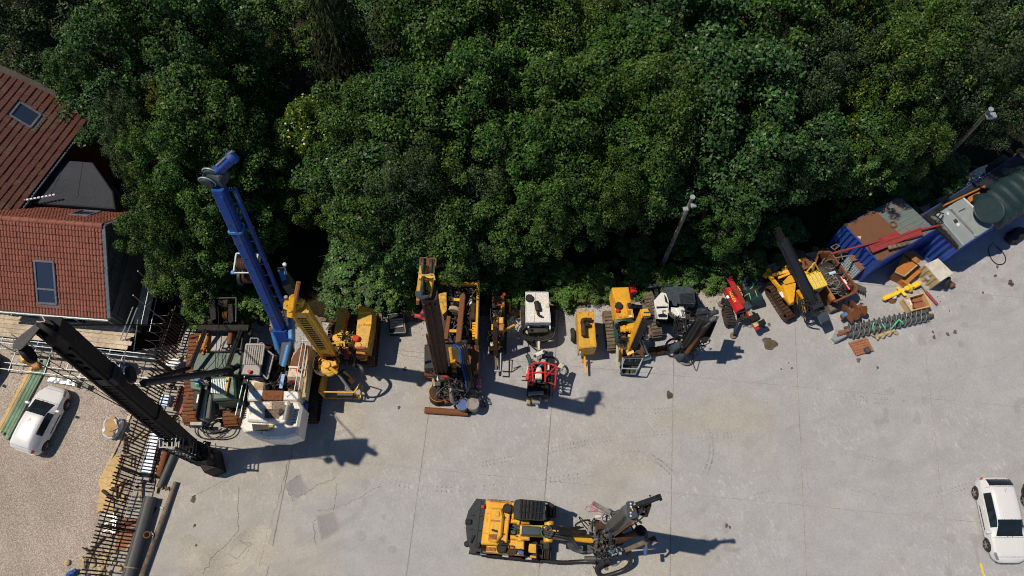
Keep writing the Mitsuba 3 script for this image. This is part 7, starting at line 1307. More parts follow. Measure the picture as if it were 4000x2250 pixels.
wr = Thing('wrapped_scrap', 'crumpled grey plastic sheet over scrap behind the container', 'sheet'); wr('sheet', sack((26.96, 22.58, 1), 2.6, 1.6, 1.6, .5, 31), 'plastic_white', True); wr('cover', sack((27.59, 23.1, 1.1), 2.4, 1.0, 1.8, .6, 33), 'rubber', True); wr('hoses', hoses([(25.97, 22.36, 1.8), (28.08, 23.33, 1.8), (28.07, 22.68, 1.8), (26.19, 21.8, 1.8)], 1.7, 2.3, 40, 133, (.02, .03)), 'hose', 40, stuff=True); wr('bar', cat(beam((27.08, 22.78, 2.1), (27.91, 23.06, 2.1), .08), beam((27.31, 22.86, 2.1), (28, 22.58, 2.1), .1)), 'brown_steel')
ps = Thing('pallet_stack', 'stack of weathered pallets at the far right edge of the wood', 'pallets')
A0 = [(28.26, 24.02, 0.8), (28.83, 24.61, 0.8), (29.42, 24.06, 0.8), (28.84, 23.44, 0.8)]
for i in range(4):
    ps('pallet', slab(lift(A0, 0), .16 * i, .16 * i + .12, .02), 'old_wood')
for i in range(9):
    ps('board', beam(up(lerp(A0[0], A0[1], (i + .5) / 9.), .68), up(lerp(A0[3], A0[2], (i + .5) / 9.), .68), .11, .03), 'old_wood')
for q_, m_, lb, r_ in (((29.89, 24.6, 0.4), 'amber', 'orange ring head left of the two at the far right edge', .22), ((30.05, 24.4, 0.45), 'amber', 'orange ring head cut by the right edge', .3), ((30.24, 24.96, 0.3), 'orange', 'rusty round casting at the far right edge', .25)):
    single('ring_head', cat(ring(q_, (0, .3, 1), r_, .09)), m_, lb, 'casting', smooth=40)
single('teal_pipe', rod((29.03, 23.14, 0.6), (30.02, 23.64, 0.6), .2, 14), 'tank_green', 'teal pipe end beside the green tank at the right edge', 'pipe', smooth=40)
rs = np.random.default_rng(141); out = []
for i in range(40):
    p = np.array((29.86, 24.11, 0.1)) + np.array([rs.normal(0, .8), rs.normal(0, .5), 0]); out.append(beam(p, p + rs.normal(0, .4, 3) * [1, 1, .2] + (0, 0, .15), .12, .12))
k = single('scrap_heap', cat(out), 'rust', 'heap of rusty and pale scrap between pallets and green tank', 'scrap'); labels[k]['kind'] = 'stuff'
hl = Thing('black_hose_coil', 'black hose looped on the concrete in the container shadow', 'hose'); hl('hose', tube(curve([(26.69, 18.68, 0.8), (26.92, 18.71, 0.1), (26.98, 18.2, 0.04), (27.3, 17.82, 0.04), (27.68, 17.93, 0.04), (27.75, 18.5, 0.04), (27.45, 18.86, 0.1), (26.97, 18.98, 0.5)], 6), .028, 6), 'hose', 40)
single('black_wrap', sack((28.57, 19.53, 0.25), 1.3, .7, .55, .55, 41), 'rubber', 'black plastic wrapped load in the shade of the blue container', 'wrapped load', smooth=True)
ob = Thing('orange_skip_box', 'open orange steel box in the shade between the two blue containers', 'steel box'); oq = [np.array(p) for p in [(21.77, 18.32, 0.95), (22.52, 17.62, 0.95), (21.39, 16.71, 0.95), (20.92, 16.97, 0.95)]]
ob('side', hull([oq[0], oq[1], oq[2], oq[3], *[p + (0, 0, -.06) for p in oq]]), 'orange'); ob('rim', rail([oq[1], oq[2], oq[3]], .04), 'crate', 40); ob('rib', beam((21.61, 17.95, 1), (22.3, 17.31, 1), .06, .03), 'dark'); ob('wall', slab([oq[1] + (.3, -.3, 0), oq[2] + (.3, -.3, 0), oq[2], oq[1]], 0, .5, .02), 'orange'); ob('wall', hull([oq[2], oq[3], up(oq[2], 0), up(oq[3], 0), oq[2] + (-.05, .05, 0)]), 'rust'); ob('wall', hull([oq[1], oq[2], up(oq[1], 0), up(oq[2], 0), oq[2] + (-.05, .05, 0)]), 'rust')
cr_ = Thing('ribbed_crate', 'stained wooden crate with ribbed side and white lid', 'crate'); cq = [np.array(p) for p in [(22.53, 17.32, 1.15), (23.32, 17.69, 1.15), (23.97, 16.81, 1.15), (23.16, 16.3, 1.15)]]; cr_('box', slab([lerp(np.mean(cq, 0), p, .96) for p in cq], .1, 1.12, .01), 'crate'); cr_('lid', slab(cq, 1.121, 1.17, .01), 'stone_lid'); cr_('pallet', slab(cq, 0, .1, .01), 'plank')
for i in range(5):
    q_ = lerp(cq[0], cq[3], .04 + .23 * i); cr_('rib', beam(up(q_, .1), up(q_, 1.11), .1, .08, up=(-.7, -.7, 0)), 'crate')
cr_('plate', hull([lerp(cq[0], cq[3], .4) + (-.07, -.06, -.35), lerp(cq[0], cq[3], .62) + (-.07, -.06, -.35), lerp(cq[0], cq[3], .4) + (-.07, -.06, -.6), lerp(cq[0], cq[3], .62) + (-.07, -.06, -.6), lerp(cq[0], cq[3], .5) + (-.02, -.02, -.5)]), 'plastic_white')
bp_ = Thing('black_pipe_ring', 'black pipe bend lying against the ribbed crate', 'pipe'); bp_('pipe', ring((23.94, 16.52, 0.45), (.8, -.5, .3), .26, .1), 'rubber', 40); bp_('knob', cat(box((24.3, 16.47, 0.3), (.3, .2, .2), .5, .06)), 'rust')
yt = Thing('yellow_drill_tool', 'bright yellow toothed drill tool lying on the concrete', 'drill tool'); a_, b_ = np.array((20.33, 15.65, 0.25)), np.array((22.53, 16.59, 0.3)); yt('shaft', beam(a_, b_, .16, .16), 'letters_yellow')
for i in range(9):
    q_ = lerp(a_, b_, .02 + .045 * i); yt('tooth', box(q_ + (0, 0, .06), (.06, .26, .14), .45, .02), 'letters_yellow')
yt('disc', disc(lerp(a_, b_, .7), b_ - a_, .26, .1), 'letters_yellow', 30); yt('wing', hull([lerp(a_, b_, .42) + (-.1, .3, 0), lerp(a_, b_, .5) + (.1, -.3, 0), lerp(a_, b_, .55) + (.1, -.28, .1), lerp(a_, b_, .47) + (-.1, .26, .1)]), 'letters_yellow'); yt('block', cat(box(lerp(a_, b_, .9), (.4, .3, .24), .45, .05), disc(lerp(a_, b_, .62) + (0, 0, .1), (0, 0, 1), .14, .14)), 'letters_yellow', 30); yt('cutter', disc((20.92, 15.72, 0.1), (.2, -.3, 1), .26, .1), 'rust', 40); yt('shoe', sack((20.99, 15.8, 0.2), .18, .22, .18, 0, 2), 'plastic_white', True)
rr_ = Thing('red_ended_rod', 'thin rod with a thick red end lying beside the open crate', 'rod'); rr_('rod', rod((22.62, 16.55, 0.1), (22.9, 16.07, 0.1), .04, 8), 'old_wood', 40); rr_('sleeve', rod((22.86, 16.14, 0.1), (23.33, 15.38, 0.1), .08, 10), 'maroon', 40)
oc = Thing('open_crate', 'open beige crate holding brown blocks', 'crate'); qo = [np.array(p) for p in [(21.33, 15.54, 0.6), (22.47, 15.87, 0.6), (22.69, 15.11, 0.6), (21.64, 14.86, 0.6)]]
for i in range(4):
    oc('side', beam(up(qo[i], .33), up(qo[(i + 1) % 4], .33), .06, .58), 'plywood')
oc('base', slab(qo, .0, .08, .01), 'plywood'); oc('plank', slab([(21.25, 15.45, 0.66), (21.61, 15.56, 0.66), (21.63, 14.8, 0.66), (21.56, 14.77, 0.66)], .6, .66, .01), 'plank'); oc('note', slab([(21.53, 15.41, 0.67), (21.62, 15.44, 0.67), (21.64, 15.16, 0.67), (21.56, 15.13, 0.67)], .66, .668, 0), 'plastic_white')
for i in range(8):
    q_ = lerp(lerp((22.02, 15.59, 0.3), (22.41, 15.68, 0.3), (i % 4) / 3.), lerp((22.05, 15.23, 0.3), (22.48, 15.32, 0.3), (i % 4) / 3.), i // 4); oc('block', box((q_[0], q_[1], .2), (.2, .3, .24), -.25, .01), 'brick')
ab = Thing('rusty_auger', 'big rusty flighted auger head with a blue lifting pin', 'auger'); ax = np.array((18.4, 14.84, 0.55)); ad = unit(np.array((18.78, 15.03, 0.55)) - np.array((17.95, 14.54, 0.55)))
def flight(c0, c1, r0, R, turns, th_, n=16, taper=None):
    c0, c1 = V3(c0), V3(c1); d_, s_, u_ = frame(c1 - c0); rings = []
    for i in range(int(turns * n) + 1):
        t_ = i / (turns * n); a_ = 2 * PI * i / n; e_ = math.cos(a_) * s_ + math.sin(a_) * u_; c_ = c0 + (c1 - c0) * t_
        rings.append(np.array([c_ + e_ * r0 - d_ * th_, c_ + e_ * R - d_ * th_ * .4, c_ + e_ * R + d_ * th_ * .4, c_ + e_ * r0 + d_ * th_]))
    m_ = sweep(rings)
    if trimesh.Trimesh(m_.vertices, m_.faces).volume < 0: m_.invert()
    return m_
ab('flight', flight(ax - ad * .5, ax + ad * .55, .1, .55, 2.2, .03), 'rust', 30); ab('stem', rod(ax - ad * .75, ax + ad * .6, .12, 12), 'rust', 40); ab('pin', cat(beam(np.array((17.76, 14.52, 0.6)), np.array((18.03, 14.63, 0.6)), .22, .24)), 'skyblue')
for i in range(5):
    q_ = ax + ad * .55 + np.array([.06, -.42 + .2 * i, .0]); ab('tooth', hull([q_ + (-.05, -.05, -.05), q_ + (.0, .06, -.05), q_ + (-.05, 0, .08), q_ + (.2, -.04, 0)]), 'rust')
for i, (a_, b_) in enumerate((((17.96, 13.91, 0.28), (22.51, 14.91, 0.28)), ((18.08, 13.57, 0.28), (22.74, 14.67, 0.28)))):
    au = Thing('long_auger', ('long grey flighted auger lying on the concrete, the upper one of the pair', 'long grey flighted auger lying on the concrete, the lower one of the pair')[i], 'auger'); a_, b_ = np.array(a_), np.array(b_); au('stem', rod(a_, b_, .13, 14), 'pipe_grey', 40); au('flight', flight(lerp(a_, b_, .03), lerp(a_, b_, .97), .1, .24, 15, .008, 16), 'pipe_grey', 30); _d, _s, _u = frame(b_ - a_); au('rim', tube([lerp(a_, b_, .03 + .94 * j / 240) + (math.cos(2 * PI * j / 16) * _s + math.sin(2 * PI * j / 16) * _u) * .24 for j in range(241)], .014, 5), 'galv', 40); au('tip', rod(b_, lerp(a_, b_, 1.03), .09, 10), 'rust', 40)  # rim: pale helix tube added as a highlight along the flight edge
for i, (p, q_, r_) in enumerate((((19.43, 14.18, 0.62), (19.39, 13.85, 0.45), (19.52, 13.75, 0.3)), ((19.88, 14.11, 0.55), (19.92, 13.91, 0.62), (20.09, 13.8, 0.4)), ((20.81, 14.34, 0.6), (20.52, 14.03, 0.6), (20.37, 13.85, 0.35)), ((20.82, 14.28, 0.6), (20.96, 14.15, 0.62), (21.03, 14.11, 0.4)))):
    single('green_strap', tube(curve([p, q_, r_], 5), .035, 6), 'strap', ('green strap tied round both long augers, leftmost', 'second green strap on the long augers', 'long slanting green strap on the long augers', 'short green strap right of the slanting one on the augers')[i], 'strap', smooth=40)
sa = Thing('short_auger', 'short pale worn auger lying below the long pair', 'auger'); a_, b_ = np.array((19.59, 13.49, 0.16)), np.array((20.66, 13.86, 0.16)); sa('stem', rod(a_, b_, .1, 10), 'crate', 40); sa('flight', flight(a_, b_, .08, .2, 3, .025, 14), 'crate', 30); sa('claw', tube(curve([b_, b_ + (.12, -.05, .05), b_ + (.1, -.22, 0)], 4), .035, 6), 'crate', 40); sa('claw', tube(curve([a_, a_ + (-.14, .05, .08), a_ + (-.2, .16, 0)], 4), .035, 6), 'crate', 40)
sh = Thing('sheeted_block', 'grey plastic sheeted block with boards at the end of the long augers', 'wrapped load'); sh('sheet', hull([*[(17.43, 13.88, 0.45), (17.94, 13.67, 0.45), (17.87, 13.43, 0.45), (17.26, 13.16, 0.45), (17.06, 13.31, 0.45)], *[(17.19, 13.38, 0.05), (17.38, 13.14, 0.05), (18.23, 13.62, 0.05), (17.6, 13.99, 0.05)]]), 'galv'); sh('board', beam((17.48, 13.62, 0.5), (18.1, 13.77, 0.5), .16, .06), 'brown_lid'); sh('board', beam((17.38, 13.47, 0.5), (17.91, 13.62, 0.5), .14, .06), 'rust'); sh('batten', beam((17.16, 13.38, 0.05), (17.3, 13.13, 0.05), .1, .08), 'plank')
rp = Thing('red_pallet', 'reddish wooden pallet lying flat on the concrete', 'pallet'); pq = [np.array(p) for p in [(18.1, 13.2, 0.14), (19.12, 13.48, 0.14), (19.38, 12.72, 0.14), (18.4, 12.45, 0.14)]]
for i in range(6):
    t0 = (i + .5) / 6.; rp('board', beam(lerp(pq[0], pq[3], t0), lerp(pq[1], pq[2], t0), .115, .025), 'pallet_red')
for t0 in (.06, .5, .94):
    rp('bearer', beam(up(lerp(pq[0], pq[1], t0), .06), up(lerp(pq[3], pq[2], t0), .06), .1, .11), 'pallet_red')
single('iron_ring', tube([np.array((18.96, 12.74, 0.16)) + (0, 0, h_) for h_ in (0, .2, .2, .02)], .15, 20, radii=[.16, .15, .11, .11]), 'engine', 'round iron ring lying on the red pallet', 'pipe collar', smooth=40)

# ================================================================ the yellow and black rig in front
f = Thing('front_drill_rig', 'yellow and black excavator drill rig standing alone on the open concrete in front', 'drilling rig')
crawler(f, (-1.31, 2.74, 0.4), (1.86, 2.38, 0.4), .55, .85, 'dark', .19); crawler(f, (-1.21, 4.64, 0.4), (2.13, 4.36, 0.4), .55, .85, 'dark', .19)
f('chassis', slab([(-1.2, 4.31, 0.8), (1.87, 4.03, 0.8), (1.79, 2.55, 0.8), (-1.24, 2.77, 0.8)], .4, 1.0, .05), 'dark')
cw = f('counterweight', hull([*[(-1.68, 4.76, 2.2), (-1.23, 4.72, 2.2), (-1.44, 2.41, 2.2), (-1.89, 2.43, 2.2), (-2.05, 2.85, 2.2), (-2.12, 3.35, 2.2), (-2.13, 3.81, 2.2), (-2.04, 4.18, 2.2)], *[(-1.71, 4.91, 0.9), (-1.28, 4.86, 0.9), (-1.49, 2.46, 0.9), (-1.98, 2.46, 0.9), (-2.15, 2.92, 0.9), (-2.22, 3.47, 0.9), (-2.23, 3.94, 0.9), (-2.12, 4.36, 0.9)]]), 'charcoal', label='curved black counterweight')
f('seam', beam((-1.44, 4.65, 2.21), (-1.64, 2.82, 2.21), .02, .02), 'black', under=cw); f('step', box((-2.03, 3.69, 2.25), (.3, .22, .1), 0, .03), 'black', under=cw); f('camera', disc((-2.11, 2.76, 1.6), (0, 0, 1), .14, .3), 'rubber', 40, under=cw)
for q_ in ((-1.82, 3.99, 2.21), (-1.89, 3.36, 2.21), (-1.43, 3.95, 2.21), (-1.49, 3.31, 2.21)):
    f('slot', box(q_, (.16, .05, .03), 0, 0), 'black', under=cw)
f('mirror', cat(rod((-1.81, 3.11, 2.4), (-1.91, 2.76, 2.3), .03, 6), disc((-1.6, 2.65, 2.3), (0, 0, 1), .13, .12)), 'rubber', 40, under=cw)
fh = f('hood', slab([(-1.2, 4.7, 2.25), (-0.02, 4.63, 2.25), (-0.23, 2.79, 2.25), (-0.68, 2.66, 2.25), (-1.44, 2.7, 2.25)], 1.0, 2.25, .05), 'amber', label='amber engine hood'); fh2 = f('hood_top', slab([(-0.98, 4.32, 2.45), (-0.47, 4.31, 2.45), (-0.38, 3.92, 2.45), (-0.46, 3.07, 2.45), (-0.71, 2.73, 2.45), (-1.13, 2.83, 2.45), (-1.07, 3.54, 2.45)], 2.25, 2.45, .08), 'amber')
grille(f, [(-1.03, 4.67, 2.27), (-0.12, 4.59, 2.27), (-0.13, 4.53, 2.27), (-1.04, 4.61, 2.27)], 2.27, 3, 'orange', fh, .02, .03); grille(f, [(-1.07, 3.13, 2.47), (-0.68, 3.11, 2.47), (-0.7, 2.99, 2.47), (-1.07, 3.01, 2.47)], 2.462, 6, 'orange', fh2, .02, .02); grille(f, [(-1.08, 2.99, 2.47), (-0.69, 2.97, 2.47), (-0.71, 2.89, 2.47), (-1.09, 2.91, 2.47)], 2.462, 5, 'orange', fh2, .02, .02)
f('hole', hull(drop([(-0.95, 3.38, 2.46), (-0.66, 3.3, 2.46), (-0.63, 3.21, 2.46), (-0.7, 3.2, 2.46), (-0.93, 3.27, 2.46)], 2.455)), 'dark', under=fh2); f('bulge', disc((-0.7, 4.03, 2.47), (0, 0, 1), .13, .08), 'amber', 40, under=fh2)
f('letter_strip', beam((-0.99, 3.74, 2.46), (-0.56, 3.71, 2.46), .08, .012), 'orange', under=fh2); f('seam', beam((-1.22, 4.08, 2.26), (-1.01, 4.08, 2.26), .02, .02), 'orange', under=fh); f('seam', beam((-1.31, 3.18, 2.26), (-1.1, 3.16, 2.26), .02, .02), 'orange', under=fh); f('seam', beam((-0.44, 3.79, 2.26), (-0.13, 3.77, 2.26), .02, .02), 'orange', under=fh); f('latch', cat(*[box(q_, (.06, .06, .1), 0, .01) for q_ in ((-0.38, 3.88, 2.4), (-0.44, 3.15, 2.4))]), 'dark', under=fh)
f('cap', disc((-0.22, 4.28, 2.4), (0, 0, 1), .22, .24), 'rubber', 40, under=fh); f('beacon', cat(box((-1.37, 4.37, 2.3), (.16, .14, .2), 0, .02)), 'red_lamp', under=cw)
sd_ = f('side_deck', hull([*[(-1.45, 2.72, 1.75), (-0.68, 2.69, 1.75), (0.57, 2.92, 1.75), (0.54, 2.3, 1.75), (0.03, 2.3, 1.75), (-0.72, 2.39, 1.75), (-1.36, 2.43, 1.75)], *[(-1.47, 2.76, 1), (0.57, 2.97, 1), (0.55, 2.25, 1), (-1.38, 2.4, 1)]]), 'amber'); f('deck_box', slab([(-0.34, 2.95, 1.9), (0.57, 2.9, 1.9), (0.56, 2.46, 1.9), (-0.44, 2.53, 1.9)], 1.3, 1.9, .04), 'amber', under=sd_)
grille(f, [(-1.26, 2.62, 1.78), (-0.78, 2.58, 1.78), (-0.79, 2.42, 1.78), (-1.27, 2.46, 1.78)], 1.77, 5, 'orange', sd_, .025, .03)
for i in range(9):
    f('louvre', beam(lerp((-1.25, 2.61, 1.79), (-0.79, 2.58, 1.79), i / 8.), lerp((-1.27, 2.46, 1.79), (-0.8, 2.43, 1.79), i / 8.), .025, .04), 'orange', under=sd_)
f('cap', disc((-0.49, 2.55, 1.95), (0, 0, 1), .24, .3), 'rubber', 40, under=sd_); f('cap', disc((-0.03, 2.47, 1.85), (0, 0, 1), .25, .1), 'brown_steel', 40, under=sd_); f('cap', disc((0.42, 2.4, 1.85), (0, 0, 1), .14, .16), 'bin_blue', 40, under=sd_); f('cap', disc((-0.5, 2.77, 2.3), (0, 0, 1), .12, .2), 'rubber', 40, under=fh)
f('handrail', cat(rail([(-0.65, 2.68, 2.4), (-0.13, 2.67, 2.4), (-0.12, 2.52, 2.3)], .025), rail([(0.09, 2.49, 2.2), (0.39, 2.48, 2.2), (0.57, 2.39, 2)], .025)), 'rubber', 40)
f('step_deck', slab([(0.57, 2.9, 1.2), (1.19, 2.87, 1.2), (1.17, 2.18, 1.2), (0.58, 2.24, 1.2)], 1.0, 1.2, .02), 'brown_steel')
for i in range(5):
    f('tread', beam(lerp((0.8, 2.73, 1.45), (0.76, 2.43, 1.45), i / 4.), lerp((1.13, 2.71, 1.45), (1.12, 2.41, 1.45), i / 4.), .1, .05), 'amber')
f('step_frame', rail([(1, 2.84, 1.6), (1.17, 2.84, 1.6), (1.15, 2.16, 1.5)], .03), 'rubber', 40); f('step_side', slab([(0.85, 2.28, 1.3), (1.17, 2.24, 1.3), (1.15, 2.15, 1.3), (0.84, 2.18, 1.3)], 1.0, 1.3, .02), 'amber')
cb3 = f('cab', hull([*[(0.16, 4.6, 3), (0.39, 4.64, 3), (1.49, 4.55, 3), (1.53, 3.73, 3), (1.42, 3.67, 3), (0.11, 3.75, 3), (0.06, 4.36, 3)], *[(0.16, 4.81, 1.1), (1.68, 4.75, 1.1), (1.69, 3.86, 1.1), (0.12, 3.92, 1.1)]]), 'charcoal', label='black cab with ribbed roof guard')
for i in range(6):
    f('roof_bar', beam((0.43, 4.6, 3.05) if i == 0 else lerp((0.44, 4.6, 3.05), (1.46, 4.53, 3.05), i / 6.), lerp((0.39, 3.76, 3.05), (1.34, 3.7, 3.05), i / 6.), .08, .06), 'black', under=cb3)
f('roof_bar', beam((0.35, 4.34, 3.07), (1.47, 4.27, 3.07), .04, .05), 'black', under=cb3); f('roof_bar', beam((0.32, 4.06, 3.07), (1.42, 4.01, 3.07), .04, .05), 'black', under=cb3); f('roof_window', slab([(0.98, 4.52, 3.03), (1.46, 4.49, 3.03), (1.39, 3.72, 3.03), (0.92, 3.76, 3.03)], 2.95, 3.02, 0), 'glass', under=cb3); f('windscreen', hull([*[(1.5, 4.5, 2.95), (1.54, 4.5, 2.95), (1.51, 3.71, 2.95), (1.46, 3.71, 2.95)], *[(1.65, 4.65, 1.7), (1.68, 4.65, 1.7), (1.68, 3.83, 1.7), (1.64, 3.83, 1.7)]]), 'glass', under=cb3); f('wiper', beam((1.53, 4.31, 2.95), (1.47, 3.71, 2.9), .05, .04), 'galv', under=cb3); f('mirror', cat(rod((1.55, 4.55, 2.8), (1.73, 4.49, 2.6), .03, 6), box((1.81, 4.43, 2.5), (.3, .16, .2), -.5, .04)), 'rubber', under=cb3); f('cab_rear', slab([(-0.02, 4.59, 2.2), (0.13, 4.58, 2.2), (0.09, 3.85, 2.2), (-0.01, 3.83, 2.2)], 1.0, 2.2, .03), 'amber', under=cb3)
f('bay', slab([(-0.07, 3.87, 1.3), (0.57, 3.84, 1.3), (0.54, 3, 1.3), (-0.17, 3.03, 1.3)], 1.0, 1.3, .02), 'dark'); f('machinery', blocks([(-0.02, 3.81, 1.4), (0.57, 3.81, 1.4), (0.57, 2.99, 1.4), (-0.08, 3.02, 1.4)], 1.2, 2.1, 24, 151, (.06, .2)), 'engine', stuff=True); f('hoses', hoses([(-0.02, 3.8, 1.5), (0.54, 3.74, 1.5), (0.51, 3.04, 1.5), (-0.05, 3.04, 1.5)], 1.4, 2.2, 26, 152, (.018, .03), .4), 'green_hose', 40, stuff=True)
for q_ in ((0.38, 3.74, 1.9), (0.37, 3.01, 1.9)):
    f('boom_pivot', cat(box(q_, (.9, .2, .4), -.05, .05), disc(q_, (0, 1, 0), .2, .3)), 'amber', 30)
f('boom_cover', slab([(0.47, 3.49, 2.7), (1.32, 3.44, 2.7), (1.3, 3.05, 2.7), (0.42, 3.08, 2.7)], 1.5, 2.7, .04), 'slate', label='dark blue grey boom cover')
bm3 = f('boom', cat(beam((0.39, 3.33, 2), (2.33, 3.25, 2.2), .5, .5)), 'amber'); f('boom', cat(beam((1.55, 3.19, 2.2), (3.77, 3.01, 1.5), .42, .4)), 'amber'); f('boom_ram', rod((2.16, 3.2, 2.75), (3.39, 3.2, 2.4), .14, 14), 'black', 40); f('ram_rod', rod((3.39, 3.2, 2.4), (3.56, 3.2, 2.4), .07, 8), 'galv', 40)
f('boom_ear', cat(disc((1.72, 3.56, 2.4), (0, 1, 0), .22, .3), disc((1.67, 2.93, 2.4), (0, 1, 0), .22, .3), beam((1.72, 3.55, 2.4), (1.67, 2.93, 2.4), .2, .2)), 'amber', 30)
for k in range(6):
    f('hose_loop', tube(curve([np.array((1.31, 3.1, 2.7)) + (0, .05 * k, 0), np.array((1.92, 3.07, 2.6)) + (0, .05 * k - .1, .05), np.array((2.6, 2.96, 2.2)) + (.02 * k, .04 * k - .1, 0), np.array((2.88, 2.7, 1.7)) + (.04 * k, 0, 0), np.array((3.01, 2.56, 1.4)) + (.05 * k, 0, 0)], 5), .028, 6), 'hose' if k % 2 else 'pipe_grey', 40)
for k in range(4):
    f('hose_loop', tube(curve([np.array((1.33, 3.31, 2.7)) + (0, -.04 * k, 0), np.array((1.76, 3.47, 2.7)) + (0, .04 * k - .1, .05), np.array((2.28, 3.42, 2.6)) + (0, .04 * k - .1, 0), np.array((3.17, 3.41, 2.2)) + (0, .03 * k, 0)], 5), .024, 6), 'hose', 40)
f('hose_loop', ring((1.58, 3.21, 2.9), (0, 0, 1), .26, .03), 'green_hose', 40); f('hose_loop', tube(curve([(3.35, 3.48, 2), (3.06, 3.5, 1.8), (3, 3.59, 1.7), (3.21, 3.74, 1.8), (3.63, 3.78, 2.2)], 5), .045, 7), 'hose', 40)
f('stick', cat(beam((3.56, 3.4, 1.7), (3.95, 3.24, 1.7), .5, .4), beam((3.62, 3.04, 1.5), (4.47, 3.15, 1.5), .35, .35)), 'steel'); f('machinery', blocks([(3.71, 4.01, 1), (4.74, 3.76, 1), (4.87, 2.16, 1), (3.82, 2.16, 1)], .7, 2.2, 90, 153, (.06, .24)), 'engine', stuff=True); f('hoses', hoses([(3.69, 3.98, 1.2), (4.71, 3.74, 1.2), (5.1, 2.23, 1.2), (3.8, 2.09, 1.2)], .7, 2.2, 90, 154, (.02, .036), .6), 'hose', 40, stuff=True); f('rust_box', slab([(3.91, 3.67, 2.2), (4.36, 3.7, 2.2), (4.34, 3.38, 2.2), (3.91, 3.35, 2.2)], 1.6, 2.2, .02), 'brown_steel')
for k in range(3):
    f('big_hose', tube(curve([np.array((2.8, 3.44, 1.6)) + (.1 * k, 0, 0), np.array((2.74, 2.7, 0.8)) + (.1 * k, 0, 0), np.array((3.29, 2.48, 0.5)) + (0, .1 * k, 0), np.array((3.8, 2.67, 0.8)) + (0, .1 * k, 0), np.array((4.02, 2.97, 1.2)) + (0, .05 * k, 0)], 6), .07, 8), 'pipe_grey', 40)
f('big_hose', tube(curve([(4.68, 2.11, 0.8), (4.3, 1.95, 0.5), (4.08, 1.66, 0.2), (4.26, 1.43, 0.1), (4.73, 1.46, 0.1), (5.44, 1.72, 0.3), (5.65, 2.05, 0.7), (5.51, 2.39, 1)], 6), .11, 10), 'hose', 40); f('big_hose', tube(curve([(3.49, 2.18, 0.6), (3.97, 2.17, 0.8), (4.67, 2.25, 0.9), (5.14, 2.31, 0.9)], 6), .11, 10), 'pipe_grey', 40); f('big_hose', tube(curve([(3.59, 2.46, 0.9), (4.05, 2.54, 1), (4.26, 2.67, 1.2)], 5), .1, 10), 'pipe_grey', 40)
f('lance_pipe', cat(tube(curve([(-2.07, 2.49, 0.3), (-0.46, 2.31, 0.3), (1.27, 2.13, 0.3), (2.42, 2.01, 0.25), (3.56, 2.06, 0.3), (4.02, 2.03, 0.5)], 6), .1, 10)), 'hose', 40, label='long black pipe along the side'); f('lance_pipe', cat(rod((-1.46, 2.34, 0.5), (1.25, 2.08, 0.5), .09, 10)), 'black', 40); f('bracket', cat(*[box(q_, (.3, .2, .12), -.1, .02) for q_ in ((-1.37, 2.44, 0.55), (-0.31, 2.33, 0.6), (0.8, 2.21, 0.6))]), 'galv')
q0, q1 = np.array((4.72, 3.45, 1)), np.array((4.47, 3.34, 9.6)); fdr = unit(q1 - q0)
fm = f('mast', beam(q0, q1, .64, .42, (1, .6, 0)), 'pipe_grey', label='grey upright drill mast'); uu = np.array([.52, .85, 0]); ww = np.array([.85, -.52, 0])
for o_ in (-.24, .24):
    f('guide_rail', beam(q0 + ww * .24 + np.array([.52, .85, 0]) * o_, q1 + ww * .24 + np.array([.52, .85, 0]) * o_, .1, .1, (1, .6, 0)), 'rust', under=fm)
f('head_plate', slab([(4.36, 3.71, 9.8), (4.59, 3.71, 9.8), (4.75, 3.14, 9.8), (4.47, 3.04, 9.8), (4.34, 3.14, 9.8)], 9.3, 9.8, .03), 'slate', under=fm)
for q_ in ((4.46, 3.61, 9.83), (4.46, 3.5, 9.83), (4.44, 3.28, 9.83), (4.44, 3.17, 9.83)):
    f('bolt', disc(q_, (0, 0, 1), .035, .05), 'plastic_white', 20, under=fm)
f('top_arm', cat(beam((4.58, 3.55, 9.8), (5.31, 3.72, 10.9), .16, .16), rod((4.6, 3.46, 9.6), (5.37, 3.68, 10.8), .05, 8), rod((4.59, 3.59, 9.9), (5.25, 3.74, 11), .04, 8)), 'charcoal', 30, under=fm); f('top_block', cat(box((5.33, 3.71, 10.9), (.18, .2, .2), .3, .03), rod((5.25, 3.77, 11), (5.42, 3.61, 10.9), .05, 8)), 'black', under=fm); f('lamp', hull([(5.03, 3.82, 10.6), (5.12, 3.84, 10.6), (5.12, 3.77, 10.4), (5.05, 3.75, 10.7)]), 'black', under=fm); f('white_box', slab([(4.55, 3.59, 10), (4.8, 3.68, 10), (4.83, 3.64, 10), (4.56, 3.54, 10)], 9.9, 10.0, .02), 'plastic_white', under=fm); f('tie', cat(beam((4.69, 3.55, 10), (4.73, 3.45, 10), .03, .05), beam((4.46, 3.47, 9.9), (4.53, 3.35, 9.9), .03, .05)), 'letters_yellow', under=fm)
f('side_arm', cat(beam((4.86, 3.38, 9), (5.12, 3.26, 9.2), .14, .14), beam((5.12, 3.26, 9.2), (5.17, 3.59, 9.9), .12, .14), beam((4.83, 3.45, 9.4), (5.13, 3.55, 9.6), .14, .2)), 'brown_steel', under=fm); f('machinery', blocks([(4.7, 3.65, 9.2), (5.29, 3.79, 9.2), (5.18, 3.36, 9.2), (4.73, 3.31, 9.2)], 9.1, 9.9, 22, 155, (.05, .16)), 'charcoal', under=fm, stuff=True); f('cable', tube(curve([(5.1, 3.28, 9.2), (4.99, 3.17, 8.4), (4.86, 3.21, 5), (4.59, 3.2, 2)], 6), .025, 6), 'hose', 40, under=fm); f('hook', ring((5.11, 3.19, 7.6), (.5, .5, 0), .1, .03), 'steel', 40, under=fm)
